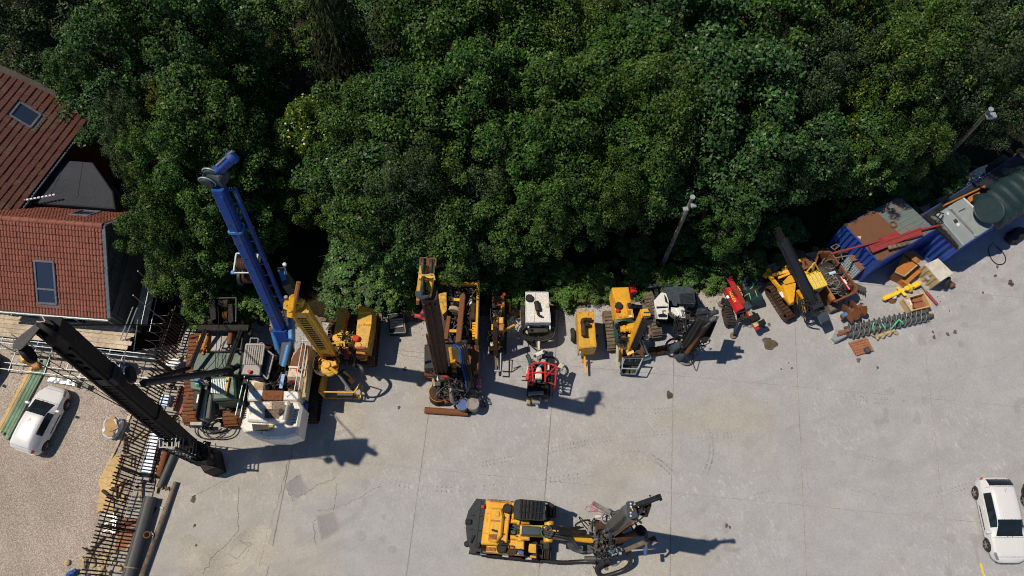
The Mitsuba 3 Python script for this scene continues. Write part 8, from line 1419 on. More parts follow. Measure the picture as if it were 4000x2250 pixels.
f('channel', beam(q0 + ww * .23, q1 + ww * .23, .12, .06, (1, .6, 0)), 'brown_steel', under=fm); f('cable', cat(*[tube(curve([lerp(q0, q1, .05) - uu * .23 + ww * (.06 * k - .1), lerp(q0, q1, .5) - uu * (.25 + .02 * k) + ww * (.05 * k - .1), lerp(q0, q1, .97) - uu * .23 + ww * (.06 * k - .1)], 5), .018, 5) for k in range(4)]), 'hose', 40, under=fm); f('mast_base', slab([(4.39, 3.74, 2.4), (4.62, 3.77, 2.4), (4.59, 3.25, 2.4), (4.35, 3.25, 2.4)], .8, 2.4, .05), 'slate'); f('winch_coil', ring((4.37, 3.81, 2.6), (0, 0, 1), .22, .05), 'steel', 40); f('outrigger', cat(beam((3.86, 4.6, 1.8), (4.62, 4.07, 2.4), .18, .16)), 'steel'); f('outrigger', beam((3.92, 3.95, 2), (4.61, 4.02, 2.2), .16, .16), 'steel'); f('outrigger_strut', cat(beam((4.65, 4.04, 2.4), (5.02, 4.21, 2.4), .1), beam((4.62, 4.1, 2.4), (4.6, 3.88, 2.2), .1)), 'engine')
for k in range(3):
    f('pink_rope', ring(np.array((3.88, 4.38, 1.95)) + (.03 * k, .03 * k, .02 * k), (.2 * k, .1, 1), .2 - .03 * k, .014, 20, 5), 'pink', 40)
f('pink_rope', tube(curve([(3.58, 4.44, 0.4), (3.61, 4.5, 1.2), (3.76, 4.41, 1.95), (4.08, 4.25, 1.8), (4.3, 4.02, 2.2)], 5), .014, 5), 'pink', 40)
d0, d1 = np.array((4.86, 2.86, 1.4)), np.array((5.64, 3.12, 4.2)); f('drill_pipe', tube([d0, d1], .17, 14), 'brown_steel', 40); f('pipe_head', disc(d1, d1 - d0, .25, .24), 'black', 40); f('elbow', tube(curve([d1, (5.76, 3.16, 4.4), (5.91, 2.97, 4), (5.99, 2.78, 3.6)], 5), .1, 9), 'black', 40); f('hose_end', tube(curve([(5.95, 2.95, 3.9), (6.04, 2.65, 3.2), (6.16, 2.46, 2.6)], 5), .06, 8), 'steel', 40); f('nozzle', box((6.11, 2.38, 2.4), (.15, .36, .16), 0, .05), 'bin_blue'); f('lance', beam((5.23, 2.46, 1), (6.05, 2.76, 2.8), .2, .18), 'old_wood'); f('lance_head', cat(box((6.43, 2.82, 2.8), (.32, .36, .3), .4, .04)), 'dark'); f('lance_plate', hull(drop([(6.25, 2.77, 3.05), (6.55, 2.84, 3.05), (6.62, 2.73, 3.05), (6.34, 2.59, 3.05)], 3.0)), 'steel'); f('post', cat(beam((4.55, 3.22, 2.4), (4.64, 2.26, 1.2), .16, .14)), 'slate'); f('rotor', cat(disc((4.99, 3.04, 1.4), (.4, -.2, 1), .34, .4)), 'black', 40)
f('stay', cat(rod((5.11, 3.43, 4.5), (5.46, 3.17, 3.6), .04, 6), rod((5.35, 3.4, 4.8), (5.59, 3.25, 4), .05, 6), rod((4.83, 3.11, 3), (5.38, 3.4, 4.8), .03, 6)), 'black', 40); f('lever', cat(rod((3.89, 1.84, 0.3), (4.06, 1.6, 0.3), .03, 6), rod((5.66, 1.97, 0.6), (5.85, 1.92, 0.4), .03, 6)), 'dark', 40); f('small_parts', blocks([(4.65, 2.66, 1.3), (5.17, 2.64, 1.3), (5.15, 2.26, 1.3), (4.63, 2.23, 1.3)], 1.2, 1.9, 26, 156, (.04, .14)), 'galv', stuff=True); f('blue_part', sack((4.61, 2.41, 1.9), .2, .16, .14, 0, 3), 'skyblue', True)

# ================================================================ cars
def car(name, label, rear, head, m, Lc, W, Hc, wb, rim, kind=0, group=None):
    """A hatchback: rear axle centre on the ground, heading; body lofted from cross sections, windows cut from the same surface."""
    t = Thing(name, label, 'car', group); rear = np.array([rear[0], rear[1], 0]); hd_ = unit(np.array([head[0] - rear[0], head[1] - rear[1], 0])); lf = np.array([-hd_[1], hd_[0], 0])
    ro = (Lc - wb) * .45; X0, X1 = -ro, Lc - ro
    P = lambda x, y_, z: rear + hd_ * x + lf * y_ + np.array([0, 0, z])
    # stations: share of length, half width, sill z, belt z, roof z, roof half width
    if kind == 0:
        st = [(0, .70, .42, .80, .88, .50), (.02, .84, .30, .88, .98, .62), (.05, .92, .24, .92, 1.14, .64), (.12, .975, .20, .94, .93 * Hc, .62), (.22, 1.0, .2, .95, .985 * Hc, .62), (.36, 1.0, .2, .95, Hc, .63), (.50, 1.0, .2, .94, .98 * Hc, .61), (.585, 1.0, .2, .93, .89 * Hc, .60), (.66, 1.0, .2, .92, 1.06, .64), (.725, .99, .2, .91, .96, .70), (.80, .975, .2, .86, .90, .70), (.90, .92, .2, .78, .83, .64), (.96, .80, .22, .68, .74, .54), (1.0, .52, .32, .52, .58, .36)]
    else:
        st = [(0, .70, .40, .84, .90, .52), (.015, .82, .28, .92, 1.02, .62), (.04, .90, .22, .95, 1.16, .65), (.09, .96, .2, .96, .93 * Hc, .64), (.2, 1.0, .2, .96, .985 * Hc, .63), (.34, 1.0, .2, .95, Hc, .63), (.50, 1.0, .2, .94, .985 * Hc, .60), (.59, 1.0, .2, .93, .91 * Hc, .58), (.67, 1.0, .2, .92, 1.10, .62), (.745, .98, .2, .90, .97, .68), (.82, .95, .2, .86, .90, .66), (.90, .88, .2, .78, .82, .58), (.96, .74, .22, .68, .74, .46), (1.0, .46, .32, .54, .58, .30)]
    S_ = np.array(st); ts = np.linspace(0, 1, 61); sm = np.column_stack([np.interp(ts, S_[:, 0], S_[:, i]) for i in range(1, 6)])
    from scipy.interpolate import PchipInterpolator
    sm = np.column_stack([PchipInterpolator(S_[:, 0], S_[:, i])(ts) for i in range(1, 6)])
    h = W / 2
    def section(i, off=0.0):
        w_, z0, zb, zr, wr = sm[i]; x = X0 + (X1 - X0) * ts[i]
        w_ = w_ * h; wr = wr * h
        half = [(w_ * .86, z0), (w_ * .97, z0 + .1), (w_, z0 + (zb - z0) * .45), (w_ * .985, zb - .07), (w_ * .95, zb), (w_ * .95 + (wr - w_ * .95) * .35, zb + (zr - zb) * .36), (w_ * .95 + (wr - w_ * .95) * .8, zb + (zr - zb) * .82), (wr * .9, zb + (zr - zb) * .96), (wr * .55, zr - .01 * (zr - zb)), (0, zr + .012)]
        full = [(-a_, z) for a_, z in half] + [(a_, z) for a_, z in half[-2::-1]]
        return x, np.array(full)
    rings = [np.array([P(section(i)[0], y_, z) for y_, z in section(i)[1][::-1]]) for i in range(61)]
    body = sweep(rings)
    if trimesh.Trimesh(body.vertices, body.faces).volume < 0: body.invert()
    # wheel arches cut out
    man = lambda q_: m3.Manifold(m3.Mesh(vert_properties=np.array(trimesh.Trimesh(q_.vertices, q_.faces).vertices, np.float32), tri_verts=np.array(trimesh.Trimesh(q_.vertices, q_.faces).faces, np.uint32)))
    B = man(body); R_ = .315 if kind == 0 else .285
    for x in (0, wb):
        for s_ in (-1, 1):
            c_ = rod(P(x, s_ * (h - .26), R_ + .02), P(x, s_ * (h + .2), R_ + .02), R_ * 1.13, 24)
            if trimesh.Trimesh(c_.vertices, c_.faces).volume < 0: c_.invert()
            B = B - man(c_)
    k_ = B.to_mesh(); t('body', tm(k_.vert_properties[:, :3], k_.tri_verts), m, 32)
    def patch(part, i0, i1, j0, j1, mm, lift_=.006, under=None, lab=None, shrink=None):
        """A panel lifted off the body between stations and section points."""
        rows = []
        for i in range(i0, i1 + 1):
            x, s_ = section(i); q_ = s_[j0:j1 + 1]
            if shrink is not None:
                q_ = shrink(i, q_)
            c_ = np.array([0, .75]); rows.append(np.array([P(x, *(p_ + unit(p_ - c_) * lift_)) for p_ in q_]))
        n_ = len(rows[0]); v_ = np.vstack(rows); f_ = []
        for a_ in range(len(rows) - 1):
            for b_ in range(n_ - 1):
                f_ += [(a_ * n_ + b_, a_ * n_ + b_ + 1, (a_ + 1) * n_ + b_ + 1), (a_ * n_ + b_, (a_ + 1) * n_ + b_ + 1, (a_ + 1) * n_ + b_)]
        t(part, tm(v_, f_), mm, True, under=under, label=lab)
    I = lambda share: int(round(share * 60))
    for sh, a_, b_ in ((.745 if kind else .715, 4, 14), (.925, 5, 13), (.045 if kind else .14, 5, 13)):
        x, s_ = section(I(sh)); t('panel_gap', tube([P(x, *(p_ + unit(p_ - np.array([0, .7])) * .002)) for p_ in s_[a_:b_ + 1]], .007, 5), 'dark', 40)
    for s_ in (-1, 1):
        x0_, q0_ = section(I(.745 if kind else .715)); t('wiper', tube([P(x0_ - .02, s_ * .08, q0_[9][1] + .02), P(x0_ - .30, s_ * .42, section(I(.715) - 4)[1][9][1] + .0)], .012, 5), 'rubber', 40)
    if kind == 0:
        patch('windscreen', I(.52), I(.70), 6, 12, 'glass'); patch('rear_window', I(.035), I(.115), 6, 12, 'glass')
        for a_, b_ in ((4, 6), (12, 14)):
            patch('side_window', I(.20), I(.60), a_, b_, 'glass', shrink=lambda i, q_: q_[0] + (q_ - q_[0]) * (np.array([[.12], [.55], [1.0]]) if a_ == 4 else 1) if False else np.array([q_[0] * .9 + q_[1] * .1, q_[1], q_[1] * .15 + q_[2] * .85]) if a_ == 4 else np.array([q_[2] * .1 + q_[1] * .9 if False else q_[0] * .85 + q_[1] * .15, q_[1], q_[2] * .9 + q_[1] * .1]))
    else:
        patch('windscreen', I(.525), I(.73), 6, 12, 'glass')
        for a_, b_ in ((4, 6), (12, 14)):
            patch('side_window', I(.26), I(.60), a_, b_, 'glass', shrink=lambda i, q_: np.array([q_[0] * .9 + q_[1] * .1, q_[1], q_[1] * .15 + q_[2] * .85]) if a_ == 4 else np.array([q_[0] * .85 + q_[1] * .15, q_[1], q_[2] * .9 + q_[1] * .1]))
    for s_, (a_, b_) in ((-1, (3, 5)), (1, (13, 15))):
        patch('taillight', 0, 3 if kind else 2, a_, b_ + (1 if kind and s_ > 0 else 0), 'red_lamp', .012); patch('headlight', I(.885), I(.965), a_, b_ , 'alloy', .01)
        wheel(t, P(0, s_ * (h - .11), R_), lf * s_, R_, .2, rim, spokes=5); wheel(t, P(wb, s_ * (h - .11), R_), lf * s_, R_, .2, rim, spokes=5)
        t('mirror', cat(box(P(X0 + Lc * .655, s_ * (h + .09), .98), (.12, .2, .13), math.atan2(hd_[1], hd_[0]), .03)), m)
        t('door_seam', cat(beam(P(X0 + Lc * .33, s_ * h * 1.0, .35), P(X0 + Lc * .33, s_ * h * .965, .92), .012, .012), beam(P(X0 + Lc * .63, s_ * h * 1.0, .35), P(X0 + Lc * .63, s_ * h * .965, .92), .012, .012)), 'dark')
        t('rub_strip', beam(P(X0 + Lc * .34, s_ * (h * 1.002), .52), P(X0 + Lc * .62, s_ * (h * 1.002), .52), .03, .05), 'rubber'); t('handle', box(P(X0 + Lc * .37, s_ * h * .99, .80), (.18, .04, .035), math.atan2(hd_[1], hd_[0]), .01), m)
    t('grille', cat(beam(P(X1 - .06, -h * .5, .5), P(X1 - .06, h * .5, .5), .12, .1), beam(P(X1 - .09, -h * .62, .32), P(X1 - .09, h * .62, .32), .12, .12)), 'dark'); t('aerial', rod(P(X0 + Lc * (.2 if kind == 0 else .45), 0, Hc), P(X0 + Lc * (.16 if kind == 0 else .40), 0, Hc + .16), .008, 5), 'rubber', 40); t('bumper', beam(P(X0 + .03, -h * .7, .4), P(X0 + .03, h * .7, .4), .1, .16), m); t('underbody', slab([P(X0 + .3, -h * .8, 0), P(X1 - .4, -h * .8, 0), P(X1 - .4, h * .8, 0), P(X0 + .3, h * .8, 0)], .16, .24, 0), 'dark')
    return t
ra, fr = np.array((23.07, 5.27, 0.33)), np.array((23.07, 2.81, 0.33)); hdv = unit(fr - ra); side = np.array([hdv[1], -hdv[0], 0]); side = side if side[0] > 0 else -side
car('white_hatchback', 'white hatchback car with dark windscreen parked at the right edge of the yard', ra + side * .76, fr + side * .76, 'car_white', 4.0, 1.72, 1.42, 2.46, 'alloy', 0)
ra, fr = np.array((-23.75, 7.63, 0.3)), np.array((-23.14, 9.74, 0.3)); hdv = unit(fr - ra); side = np.array([hdv[1], -hdv[0], 0]); side = -side if side[0] > 0 else side
car('white_small_car', 'small white hatchback car on the gravel beside the long timber', ra + side * .67, fr + side * .67, 'car_white', 3.5, 1.55, 1.38, 2.2, 'alloy', 1)
cd_ = np.array((-27.14, 11.45, 0.3)); hdv2 = unit(np.array([.46, .89, 0])); car('dark_car', 'dark car cut off by the left edge of the picture', cd_ + np.array([-.75, .3, 0]) - hdv2 * 2.4, cd_ + np.array([-.75, .3, 0]), 'charcoal', 3.9, 1.68, 1.5, 2.45, 'alloy', 1)
ck = np.array((25.41, 5.02, 0.33)); hdv = unit(np.array([.17, -1, 0])); car('black_car', 'black car cut off by the right edge of the picture', ck + np.array([.82, 0, 0]), ck + np.array([.82, 0, 0]) + hdv * 2.6, 'charcoal', 4.3, 1.8, 1.46, 2.6, 'alloy', 0)

# ================================================================ the wood
def leafset(cent, rad, n, leaf, seed, upbias=0.45, squash=0.75, shell=0.55):
    """Leaves (two-faced blades) spread over puffs. Returns vertices, faces, and which puff each vertex belongs to."""
    rg = np.random.default_rng(seed); k = len(cent); N = k * n
    c = np.repeat(cent, n, 0); r = np.repeat(rad, n)[:, None]
    d = rg.normal(size=(N, 3)); d[:, 2] += upbias; d /= np.linalg.norm(d, axis=1, keepdims=True)
    rr = shell + (1 - shell) * rg.random((N, 1)) ** 0.6
    p = c + d * r * rr * [1, 1, squash] + rg.normal(0, .05, (N, 3))
    nn = d * 0.55 + np.array([0, 0, 0.55]) + rg.normal(0, 0.42, (N, 3)); nn /= np.linalg.norm(nn, axis=1, keepdims=True)
    t = np.cross(nn, rg.normal(size=(N, 3))); t /= np.linalg.norm(t, axis=1, keepdims=True); b = np.cross(nn, t)
    s = leaf * rg.uniform(0.65, 1.35, (N, 1))
    v = np.stack([p - t * s * .55, p + b * s * .36 - nn * s * .06, p + t * s * .6, p - b * s * .36 - nn * s * .06], 1)
    i = np.arange(N) * 4
    f = np.concatenate([np.stack([i, i + 1, i + 2], 1), np.stack([i, i + 2, i + 3], 1)])
    return v.reshape(-1, 3), f, rg

def leafcol(n, base, rg, var=0.30, hue=0.16, tip=None, tipshare=0.05):
    b = np.array(base); q = b * np.exp(rg.normal(0, var, (n, 1))) * np.exp(rg.normal(0, hue, (n, 3)) * [1, .35, .6])
    if tip is not None:
        m = rg.random(n) < tipshare; q[m] = np.array(tip) * rg.uniform(.7, 1.2, (m.sum(), 1))
    return np.clip(np.repeat(q, 4, 0), 0.002, 0.6)

scene['mat_leaf'] = {'type': 'twosided', 'bsdf': {'type': 'principled', 'base_color': {'type': 'mesh_attribute', 'name': 'vertex_color'}, 'roughness': 0.5, 'specular': 0.3}}

def limbs(h, R, seed, n=7):
    rg = np.random.default_rng(seed); out = [tube([(0, 0, -.1), (.05, .02, h * .35), (rg.normal(0, .15), rg.normal(0, .15), h * .8)], .2, 8, radii=[.22, .15, .05])]
    for i in range(n):
        a = 2 * PI * i / n + rg.normal(0, .3); z = h * rg.uniform(.3, .6); e = np.array([math.cos(a), math.sin(a), 0]) * R * rg.uniform(.6, .85)
        out.append(tube(curve([(0, 0, z), e * .45 + (0, 0, z + h * .12), e + (0, 0, z + h * rg.uniform(.15, .35))], 3), .07, 5, radii=np.linspace(.085, .02, 7)))
    for i in range(16):
        a = rg.uniform(0, 2 * PI); q = R * rg.uniform(.3, .95); z = h * rg.uniform(.75, 1.02) - q * .5; p = np.array([q * math.cos(a), q * math.sin(a), z]); d = np.append(p[:2] / R * .9, .7) + rg.normal(0, .3, 3)
        out.append(tube(curve([p - d * .8, p + rg.normal(0, .1, 3), p + d * .55], 3), .02, 4))
    return cat(out)

def broadleaf(name, seed, base, leaf, npuff, nleaf, R=1.0, hc=0.62, tip=None, tipshare=.05, pr=(.22, .4), var=.3, squash=.75):
    """A crown of about 1 x R, whole tree 1 unit = 3 m wide radius; built at true size for a 10 m tree of 3 m radius."""
    rg = np.random.default_rng(seed); RR_ = 3.0 * R; H_ = 10.0; cz, hz = H_ * hc, H_ * (1 - hc)
    a = rg.random(npuff) * 2 * PI; s = np.sqrt(rg.random(npuff))
    lobes = 1 + .16 * np.sin(3 * a + rg.random() * 6) + .14 * np.sin(5 * a + rg.random() * 6) + .1 * np.sin(2 * a + rg.random() * 6)
    zz = np.sqrt(np.maximum(0, 1 - s ** 2)) * rg.choice([1, 1, 1, 1, .45, -.2, -.5], npuff) * rg.uniform(.72, 1.06, npuff)
    cent = np.column_stack([np.cos(a) * s * lobes * RR_, np.sin(a) * s * lobes * RR_, cz + zz * hz * .95])
    rad = rg.uniform(*pr, npuff) * RR_ * .75
    v, f, rg2 = leafset(cent, rad, nleaf, leaf, seed + 1, squash=squash)
    col = leafcol(len(v) // 4, base, rg2, tip=tip, tipshare=tipshare, var=var)
    pt_ = np.repeat(rg2.normal(0, .14, npuff), nleaf * 4)[:, None]; col = np.clip(col * np.exp(pt_), .002, .6)
    scene[name] = {'type': 'shapegroup', 'crown': mikit.ply((v, f), 'mat_leaf', color=col), 'trunk': mikit.ply(limbs(H_ * .9, RR_, seed), M('bark'), 40)}

def weeping(name, seed, base, tip):
    """A conifer with tiers of drooping sprays."""
    rg = np.random.default_rng(seed); vs, fs, at, br = [], [], 0, []
    H_ = 14.0
    for tier in range(26):
        z = 2 + 11.6 * tier / 25; R = 3.0 * (1 - z / 15.2) + .35; nb = 9 if tier < 18 else 6
        for k in range(nb):
            a = 2 * PI * k / nb + rg.uniform(-.4, .4) + tier; e = np.array([math.cos(a), math.sin(a), 0]); q = R * rg.uniform(.7, 1.1)
            br.append(tube([(0, 0, z), tuple(e * q * .6 + (0, 0, z + .25)), tuple(e * q + (0, 0, z - .05))], .03, 4, radii=[.05, .03, .015]))
            n = 46; t = rg.uniform(.55, 1.05, n); drop = rg.random(n) ** .8 * rg.uniform(.7, 1.5)
            p = e * (q * t)[:, None] + np.array([0, 0, z + .12]) + rg.normal(0, .13, (n, 3)); p[:, 2] -= drop
            sd_ = np.cross(e, [0, 0, 1]) * 1.0; w = rg.uniform(.03, .06, n)[:, None]; l = rg.uniform(.18, .38, n)[:, None]
            ax = unit(e) * .25 + rg.normal(0, .12, (n, 3)) + np.array([0, 0, -1.0])
            sv_ = sd_ + e * rg.normal(0, .7, (n, 1))
            vs.append(np.stack([p, p + sv_ * w + ax * l * .5, p + ax * l, p - sv_ * w + ax * l * .5], 1).reshape(-1, 3))
            i = at + np.arange(n) * 4; fs.append(np.concatenate([np.stack([i, i + 1, i + 2], 1), np.stack([i, i + 2, i + 3], 1)])); at += 4 * n
    v, f = np.vstack(vs), np.vstack(fs)
    col = leafcol(len(v) // 4, base, rg, tip=tip, tipshare=.15)
    scene[name] = {'type': 'shapegroup', 'crown': mikit.ply((v, f), 'mat_leaf', color=col), 'trunk': mikit.ply(cat(tube([(0, 0, 0), (0, 0, H_)], .2, 8, radii=[.25, .03]), *br), M('bark'), 40)}

broadleaf('wood_a', 11, (0.034, 0.083, 0.012), .145, 92, 155, pr=(.16, .33), tip=(.16, .20, .06))
broadleaf('wood_b', 23, (0.030, 0.079, 0.017), .16, 78, 155, squash=.6, tip=(.19, .22, .14), tipshare=.03, pr=(.2, .36))
broadleaf('wood_c', 37, (0.039, 0.087, 0.011), .115, 100, 190, squash=1.0, tip=(.18, .22, .05), pr=(.18, .32))
broadleaf('wood_d', 41, (0.027, 0.073, 0.017), .175, 72, 150, squash=.5, tip=(.15, .2, .12), pr=(.2, .42), R=1.05)
broadleaf('wood_e', 59, (0.031, 0.087, 0.012), .132, 100, 165, tip=(.14, .22, .05), pr=(.16, .3), hc=.55)
broadleaf('wood_f', 67, (0.050, 0.096, 0.009), .17, 70, 110, tip=(.25, .3, .04), tipshare=.2, pr=(.2, .36))
broadleaf('wood_g', 71, (0.064, 0.079, 0.007), .13, 120, 120, R=.8, hc=.45, pr=(.14, .26), tip=(.2, .2, .03))
broadleaf('wood_h', 83, (0.031, 0.059, 0.020), .11, 110, 170, squash=.9, pr=(.16, .3), tip=(.1, .13, .08))
weeping('wood_w', 97, (.030, .044, .018), (.12, .13, .05))
KIND = dict(a=('broadleaf_tree', 'mid green broadleaf tree'), b=('broadleaf_tree', 'cool green broadleaf tree'), c=('broadleaf_tree', 'fine leaved bright green tree'), d=('broadleaf_tree', 'dark large leaved tree'),
            e=('broadleaf_tree', 'fresh green dense tree'), f=('broadleaf_tree', 'yellow green leafy tree'), g=('conifer_tree', 'golden feathery conifer'), h=('broadleaf_tree', 'dull grey green tree'), w=('weeping_conifer', 'dark weeping conifer'))
MARKS = [(-25, 'the old brown roof'), (-20, 'the red roofed house'), (-15.5, 'the green piling rig'), (-11, 'the blue mast'), (-7.5, 'the yellow drill rig'), (-3, 'the rusty mast rig'), (0, 'the small orange rig'),
         (2, 'the white compressor'), (4, 'the yellow compressor'), (6.5, 'the amber crawler rig'), (9, 'the white excavator'), (12.5, 'the red crawler drill'), (16, 'the black boom crawler'), (20, 'the rust roofed container'), (26, 'the tank container')]
trees = []
def tree(kind, p, h, r=None, rot=None, sq=1.0):
    trees.append((kind, p, h, r, rot, sq))
tree('h', (-26.08, 29.25, 7), 10, 3.2)
tree('h', (-23.86, 29.78, 7), 10, 3)
tree('b', (-21.32, 26.57, 8), 11, 2.7)
tree('b', (-19.65, 24.72, 8), 11, 2.3)
tree('d', (-20.58, 23.77, 7), 10, 2.0)
tree('h', (-18.67, 21.8, 7), 9.5, 1.6)
tree('b', (-19.58, 27.59, 8), 11.5, 2.8)
tree('a', (-17.58, 27.84, 8), 12, 2.8)
tree('c', (-15.85, 28.62, 8), 12, 3)
tree('b', (-14.99, 25.26, 9), 12, 2.8)
tree('a', (-13.89, 27.84, 8), 11, 2.7)
tree('e', (-13.8, 25.58, 8), 11, 2.3)
tree('h', (-16.59, 24.3, 9), 12, 2.2)
tree('g', (-16.96, 22.65, 9.5), 13, 1.9)
tree('c', (-16.01, 21.89, 8.5), 11.5, 2.4)
tree('e', (-14.23, 22.94, 8), 11, 2.5)
tree('a', (-14.54, 21.1, 8), 11, 2.6)
tree('h', (-18.07, 20, 6.5), 9, 1.6)
tree('c', (-16.6, 19.48, 7), 10, 2.0)
tree('e', (-15.19, 19.11, 8), 11, 2.2)
tree('a', (-13.23, 20.07, 7.5), 10.5, 2.3)
tree('c', (-16.5, 17.68, 6.5), 9, 1.9)
tree('a', (-15.36, 17.74, 7), 9.5, 2.3)
tree('e', (-13.53, 18.72, 6), 8.5, 2.2)
tree('c', (-16.49, 16.35, 5.5), 8, 2.1)
tree('a', (-17.15, 16.78, 5.5), 8, 1.5)
tree('c', (-15.66, 17.35, 5), 7.5, 1.8)
tree('b', (-13.55, 17.91, 5), 7.5, 1.6)
tree('a', (-10.9, 28.62, 8), 11, 2.1)
tree('e', (-10.67, 22.93, 7), 9.5, 1.8)
tree('w', (-8.14, 25.09, 8), 16.5, 2.7)
tree('f', (-9.78, 21.85, 6.5), 9, 2)
tree('a', (-11.02, 21, 6), 8.5, 1.9)
tree('c', (-9.88, 19.27, 5), 7.5, 1.6)
tree('a', (-7.54, 21.29, 7), 10, 2.2)
tree('b', (-5.58, 22.01, 8), 11, 2.4)
tree('a', (-3.48, 25.5, 9), 12.5, 3.0)
tree('e', (-2.55, 27.47, 9), 13, 3.2)
tree('c', (-0.56, 26.97, 9), 13, 3.2)
tree('a', (-1.52, 24.78, 9), 12.5, 3.1)
tree('e', (-1.68, 21.89, 8.5), 12, 2.9)
tree('a', (-4.95, 21.1, 8), 11, 2.8)
tree('d', (-6.31, 20.07, 7.5), 10.5, 2.6)
tree('b', (-7.89, 19.48, 7), 9.5, 2.3)
tree('a', (-6.82, 18.27, 6), 8.5, 2.2)
tree('h', (-4.77, 18.82, 7), 10, 2.3)
tree('c', (-3.18, 19.76, 8), 11, 2.8)
tree('a', (-3.42, 17.57, 6.5), 9, 2.3)
tree('b', (-5.57, 17.04, 4.5), 6.5, 2.1)
tree('a', (-1.69, 18.6, 7), 10, 2.4)
tree('h', (-0.53, 19.76, 8), 11, 2.5)
tree('e', (0.23, 24.07, 9), 12.5, 3.1)
tree('c', (1.61, 25.98, 9), 13, 3.2)
tree('a', (2.15, 23.37, 9), 12.5, 3.0)
tree('c', (3.61, 26.97, 9), 13, 3.1)
tree('a', (2.69, 21.21, 8.5), 11.5, 2.8)
tree('c', (4.44, 22.12, 8.5), 11.5, 2.8)
tree('e', (1.37, 19.41, 7.5), 10.5, 2.5)
tree('a', (-0.15, 18.11, 6.5), 9, 2.1)
tree('h', (-1.65, 17.57, 5), 7.5, 1.8)
tree('a', (0.74, 17.57, 5), 7.5, 1.7)
tree('c', (3.09, 19.19, 7.5), 10.5, 2.5)
tree('a', (2.55, 18, 6.5), 9, 2)
tree('e', (4.86, 20.3, 7.5), 10.5, 2.8)
tree('c', (4.59, 18.44, 6.5), 9, 2)
tree('a', (6.23, 19.48, 7), 10, 2.2)
tree('e', (5.47, 24.54, 9), 12.5, 3.0)
tree('a', (6.77, 22.58, 8.5), 11.5, 2.9)
tree('c', (6.37, 21.1, 8), 11, 2.6)
tree('d', (8.04, 25.26, 9), 12, 3.1)
tree('b', (8.02, 27.47, 9), 12.5, 3.1)
tree('b', (9.88, 24.07, 9), 12, 3.0)
tree('d', (8.31, 22.58, 8.5), 11.5, 2.9)
tree('b', (8.65, 20.87, 8), 11, 2.6)
tree('d', (10.74, 21.89, 8.5), 11.5, 2.9)
tree('d', (11.78, 23.83, 9), 12, 2.9)
tree('d', (10.61, 20.07, 7.5), 10, 2.5)
tree('b', (12.5, 20.15, 7), 9.5, 2.1)
tree('d', (14.42, 21.29, 7), 10, 2.2)
tree('e', (10.79, 18.05, 6), 8.5, 1.6)
tree('a', (13.24, 26.23, 9), 12, 3.0)
tree('g', (15.92, 26.97, 9), 13, 1.9)
tree('h', (14.28, 23.98, 8.5), 11.5, 2.3)
tree('f', (16.97, 23.65, 7), 9.5, 1.7)
tree('h', (16.65, 25.33, 8), 11, 2.2)
tree('f', (17.8, 21.94, 6), 8.5, 1.5)
tree('b', (18.52, 22.35, 7.5), 10, 2.5)
tree('c', (18.86, 24.45, 8.5), 11.5, 2.8)
tree('a', (18.1, 26.97, 9), 12, 2.9)
tree('h', (20.52, 23.98, 8.5), 11.5, 2.6)
tree('c', (19.58, 23.05, 7), 9.5, 2.0)
tree('a', (18.73, 21.43, 5.5), 8, 1.8)
tree('c', (20.61, 22.3, 6), 8, 1.6)
tree('h', (22.6, 25.42, 8.5), 11.5, 2.7)
tree('a', (22.87, 26.97, 9), 12, 3.0)
tree('h', (24.59, 23.89, 7.5), 9.5, 2.0)
tree('c', (25.99, 24.72, 8), 11, 2.4)
tree('a', (23.17, 25.25, 6), 7.5, 1.6)
tree('e', (26.68, 24.62, 6), 8.5, 1.8)
tree('d', (16.28, 21.35, 6), 8.5, 1.7)
tree('b', (-27.49, 28.23, 6), 9, 2.5)
tree('c', (2.28, 29.53, 9), 13, 3.3)
tree('d', (12.45, 29.53, 9), 13, 3.3)
tree('a', (21.66, 29.79, 9), 13, 3.3)
tree('b', (-16.63, 31.02, 8), 12, 3)
tree('h', (-24.02, 31.02, 8), 12, 3)
tree('w', (-6.05, 30.05, 7), 14, 2.7)
tree('h', (-8.23, 31.03, 4), 6.5, 2.4)
tree('h', (-7.86, 29.45, 3.5), 5.5, 2.0)
tree('d', (-8.7, 32.79, 4), 6.5, 2.4)
tree('h', (-23.74, 26.78, 6), 8.5, 2.1)
tree('b', (-22.67, 25.25, 6), 8.5, 1.6)

rt = np.random.default_rng(77); named = {}
for kind, p, h, r, rot, sq in trees:
    h, r = h * float(rt.uniform(.74, 1.16)), r * float(rt.uniform(.84, 1.0))
    row = 'at the yard edge' if p[1] < 19 else 'inside the wood' if p[1] < 23.5 else 'in mid wood' if p[1] < 28 else 'far back'
    mark = min(MARKS, key=lambda m_: abs(m_[0] - p[0] * (1 - 0.012 * max(p[1] - 16, 0))))[1]
    named.setdefault((kind, row, mark), []).append((p, h, r))
for (kind, row, mark), ps in named.items():
    nm, words_ = KIND[kind]; ps.sort(key=lambda q: q[0][0])
    for i, (p, h, r) in enumerate(ps):
        k = numbered(nm); s_ = r / (3.0 if kind != 'w' else 3.0); hs = h / (10.0 if kind != 'w' else 14.0)
        which = '' if len(ps) == 1 else (', left one' if i == 0 else ', right one') if len(ps) == 2 else ', ' + ('left one', 'middle one', 'right one', 'outer right one', 'fifth one')[i]
        scene[k] = {'type': 'instance', 'sg': {'type': 'ref', 'id': 'wood_' + kind}, 'to_world': T().translate([p[0], p[1], -.1]).rotate([0, 0, 1], float(rt.uniform(0, 360))).scale([s_, s_ * float(rt.uniform(.92, 1.08)), hs])}
        labels[k] = {'label': f'{words_} {row} beyond {mark}{which}', 'category': 'tree', 'group': 'trees of the wood behind the yard'}

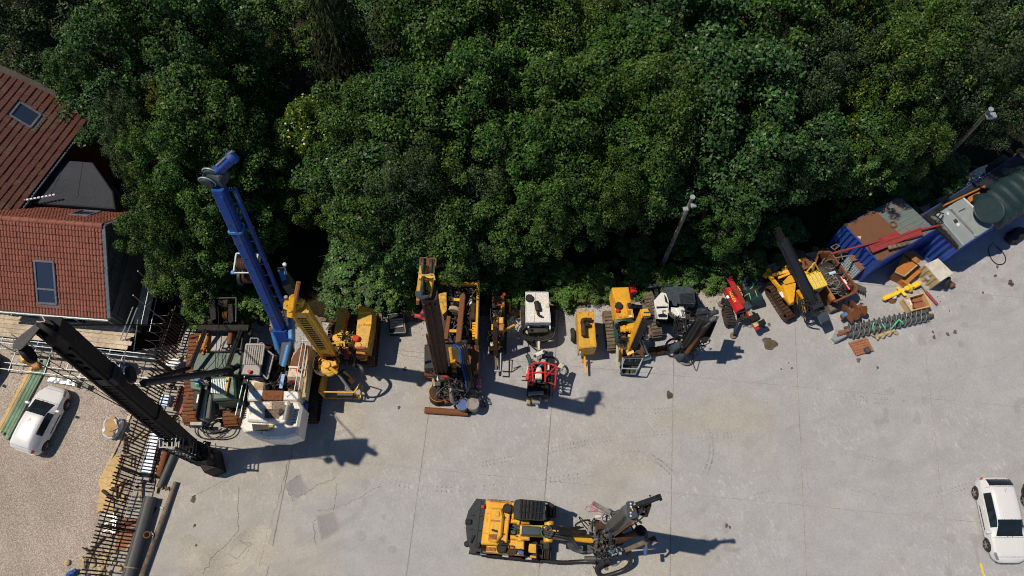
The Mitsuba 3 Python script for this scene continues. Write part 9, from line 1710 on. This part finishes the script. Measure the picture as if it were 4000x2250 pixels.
# undergrowth along the edge of the yard
broadleaf('wood_s', 131, (0.047, 0.117, 0.016), .24, 70, 130, hc=.12, pr=(.25, .42), tip=(.17, .25, .05), tipshare=.08)
broadleaf('wood_u', 137, (0.038, 0.100, 0.020), .26, 64, 130, hc=.12, pr=(.25, .45), tip=(.2, .25, .12), tipshare=.05)
SH = [('u', (-8.58, 17.53, 1.5), 3.2, 1.7, 'big bramble bush left of the rusty mast rig, upper one'), ('s', (-7.07, 16.72, 1.2), 2.6, 1.5, 'bright bramble bush right beside the yellow mast head of the rusty rig'), ('u', (-9.21, 16.1, 1), 2.4, 1.4, 'bramble bush above the yellow drill rig engine box'), ('s', (-6.2, 15.72, 0.8), 1.8, 1.1, 'low bramble bush above the small pallet'), ('u', (-7.7, 15.6, 0.8), 2.0, 1.2, 'bramble bush between the yellow drill rig and the pallet'), ('u', (-5.78, 17.53, 1.5), 3.0, 1.5, 'tall bramble bush behind the rusty mast head'),
 ('s', (-13.87, 15.02, 0.8), 1.8, 1.0, 'leafy shrub right of the black twin winch'), ('u', (-15.69, 16.02, 0.9), 2.2, 1.2, 'leafy shrub behind the black twin winch'), ('s', (-16.84, 14.6, 0.7), 1.7, .8, 'small leafy shrub left of the black twin winch'), ('s', (-17, 15.64, 0.7), 2.2, .9, 'leafy shrub at the dark end of the fence'),
 ('s', (0.26, 15.95, 0.5), 1.2, .8, 'low weeds left of the white compressor'), ('s', (-3.43, 16.65, 0.8), 1.6, 1.0, 'leafy shrub behind the rusty rig engine bay'), ('u', (-1.47, 16.3, 0.8), 1.6, 1.0, 'leafy shrub behind the small orange rig'),
 ('s', (2.87, 15.95, 0.5), 1.3, .9, 'nettles right behind the white compressor'), ('s', (3.96, 16.07, 0.5), 1.2, .8, 'nettles behind the yellow compressor'), ('u', (5.04, 16.15, 0.6), 1.4, .8, 'nettles left of the amber crawler rig'), ('s', (4.62, 16.69, 0.7), 1.5, .9, 'ivy clump in the shade behind the yellow compressor'),
 ('s', (6.81, 16.62, 0.6), 1.3, .9, 'weeds behind the white excavator blade, left one'), ('s', (8.56, 16.74, 0.6), 1.3, .9, 'weeds behind the white excavator blade, right one'), ('u', (9.89, 16.98, 0.6), 1.2, .8, 'weeds in the shade at the foot of the right lamp pole'), ('s', (11.01, 16.7, 0.4), 1.0, .7, 'weeds left of the red crawler drill'), ('s', (12.13, 17.26, 0.5), 1.2, .8, 'weeds at the tip of the red drill mast'), ('u', (13.35, 17.57, 0.6), 1.5, .8, 'weeds behind the strapped black bundle'),
 ('u', (6.85, 18.04, 0.9), 1.8, 1.1, 'shaded undergrowth left of the lamp pole'), ('u', (9.54, 18.77, 0.9), 1.8, 1.1, 'shaded undergrowth right of the lamp pole'), ('u', (11.28, 18.53, 0.9), 2.0, 1.2, 'shaded undergrowth behind the weeds by the red drill'), ('u', (14.94, 19.31, 0.8), 2.0, 1.2, 'shaded undergrowth behind the black boom'),
 ('s', (21.31, 21.3, 1.3), 2.8, 1.3, 'bright shrub behind the rust roofed container'), ('s', (19.43, 20.28, 1.1), 2.4, 1.1, 'bright shrub at the left end of the rust roofed container'), ('u', (22.64, 22.13, 1.2), 2.6, 1.3, 'shrub between the two blue containers'), ('u', (24.84, 22.91, 1.2), 2.6, 1.3, 'shrub behind the tank container'), ('u', (2.44, 16.89, 0.8), 1.8, 1.0, 'shaded undergrowth behind the white compressor'), ('u', (0.26, 16.89, 0.8), 1.8, 1.0, 'shaded undergrowth behind the low weeds')]
for kind, p, h, r, lb in SH:
    k = numbered('shrub')
    scene[k] = {'type': 'instance', 'sg': {'type': 'ref', 'id': 'wood_' + kind}, 'to_world': T().translate([p[0], p[1], -.05]).rotate([0, 0, 1], float(rt.uniform(0, 360))).scale([r / 3, r / 3, h / 10])}
    labels[k] = {'label': lb, 'category': 'shrub', 'group': 'shrubs and weeds along the yard edge'}

# blossoms on one tree
rb = np.random.default_rng(4); q = np.array((-9.28, 20.7, 8.2)); out = []
for i in range(14):
    c = q + rb.normal(0, 1, 3) * [.8, .6, .35] + (0, 0, .5)
    m = trimesh.creation.icosphere(0, rb.uniform(.035, .07)); m.vertices *= [1, 1, .35]; m.apply_translation(c); out.append(m)
k = single('blossom', cat(out), 'cream', 'creamy flower heads on the yellow green tree left of the weeping conifer', 'blossom'); labels[k]['kind'] = 'stuff'

# lamp poles
for i, (b, tp, z, heads, lb) in enumerate([((8.41, 17.72, 0), (8.18, 17.2, 8.9), 8.9, ((8.05, 17.09, 8), (8.32, 17.06, 8.4)), 'weathered wooden pole with two floodlights above the white excavator'), ((25.51, 24.48, 0), (21.85, 21.03, 10.2), 10.2, ((22.23, 21.13, 9.6),), 'wooden pole with one white street lamp at the right edge of the wood')]):
    lp2 = Thing('lamp_pole', lb, 'lamp pole')
    lp2('pole', tube([b, lerp(b, tp, .5), tp], .1, 12, radii=[.12, .10, .08]), 'pole_wood', 40)
    lp2('cap', disc(V3(tp) + (0, 0, .02), (0, 0, 1), .12, .05), 'galv', 40)
    for c in heads:
        c = V3(c); a = lerp(b, tp, c[2] / z)
        h_ = lp2('lamp', box(c, (.24, .2, .1) if i == 0 else (.46, .28, .12), .1, .03), 'galv')
        lp2('bracket', beam(a, c - (0, 0, .05), .05, .05), 'steel', under=h_)
        lp2('lens', box(c - (0, 0, .07 if i == 0 else .13), (.2, .16, .05) if i == 0 else (.34, .22, .14), .1, .02), 'glass', under=h_)
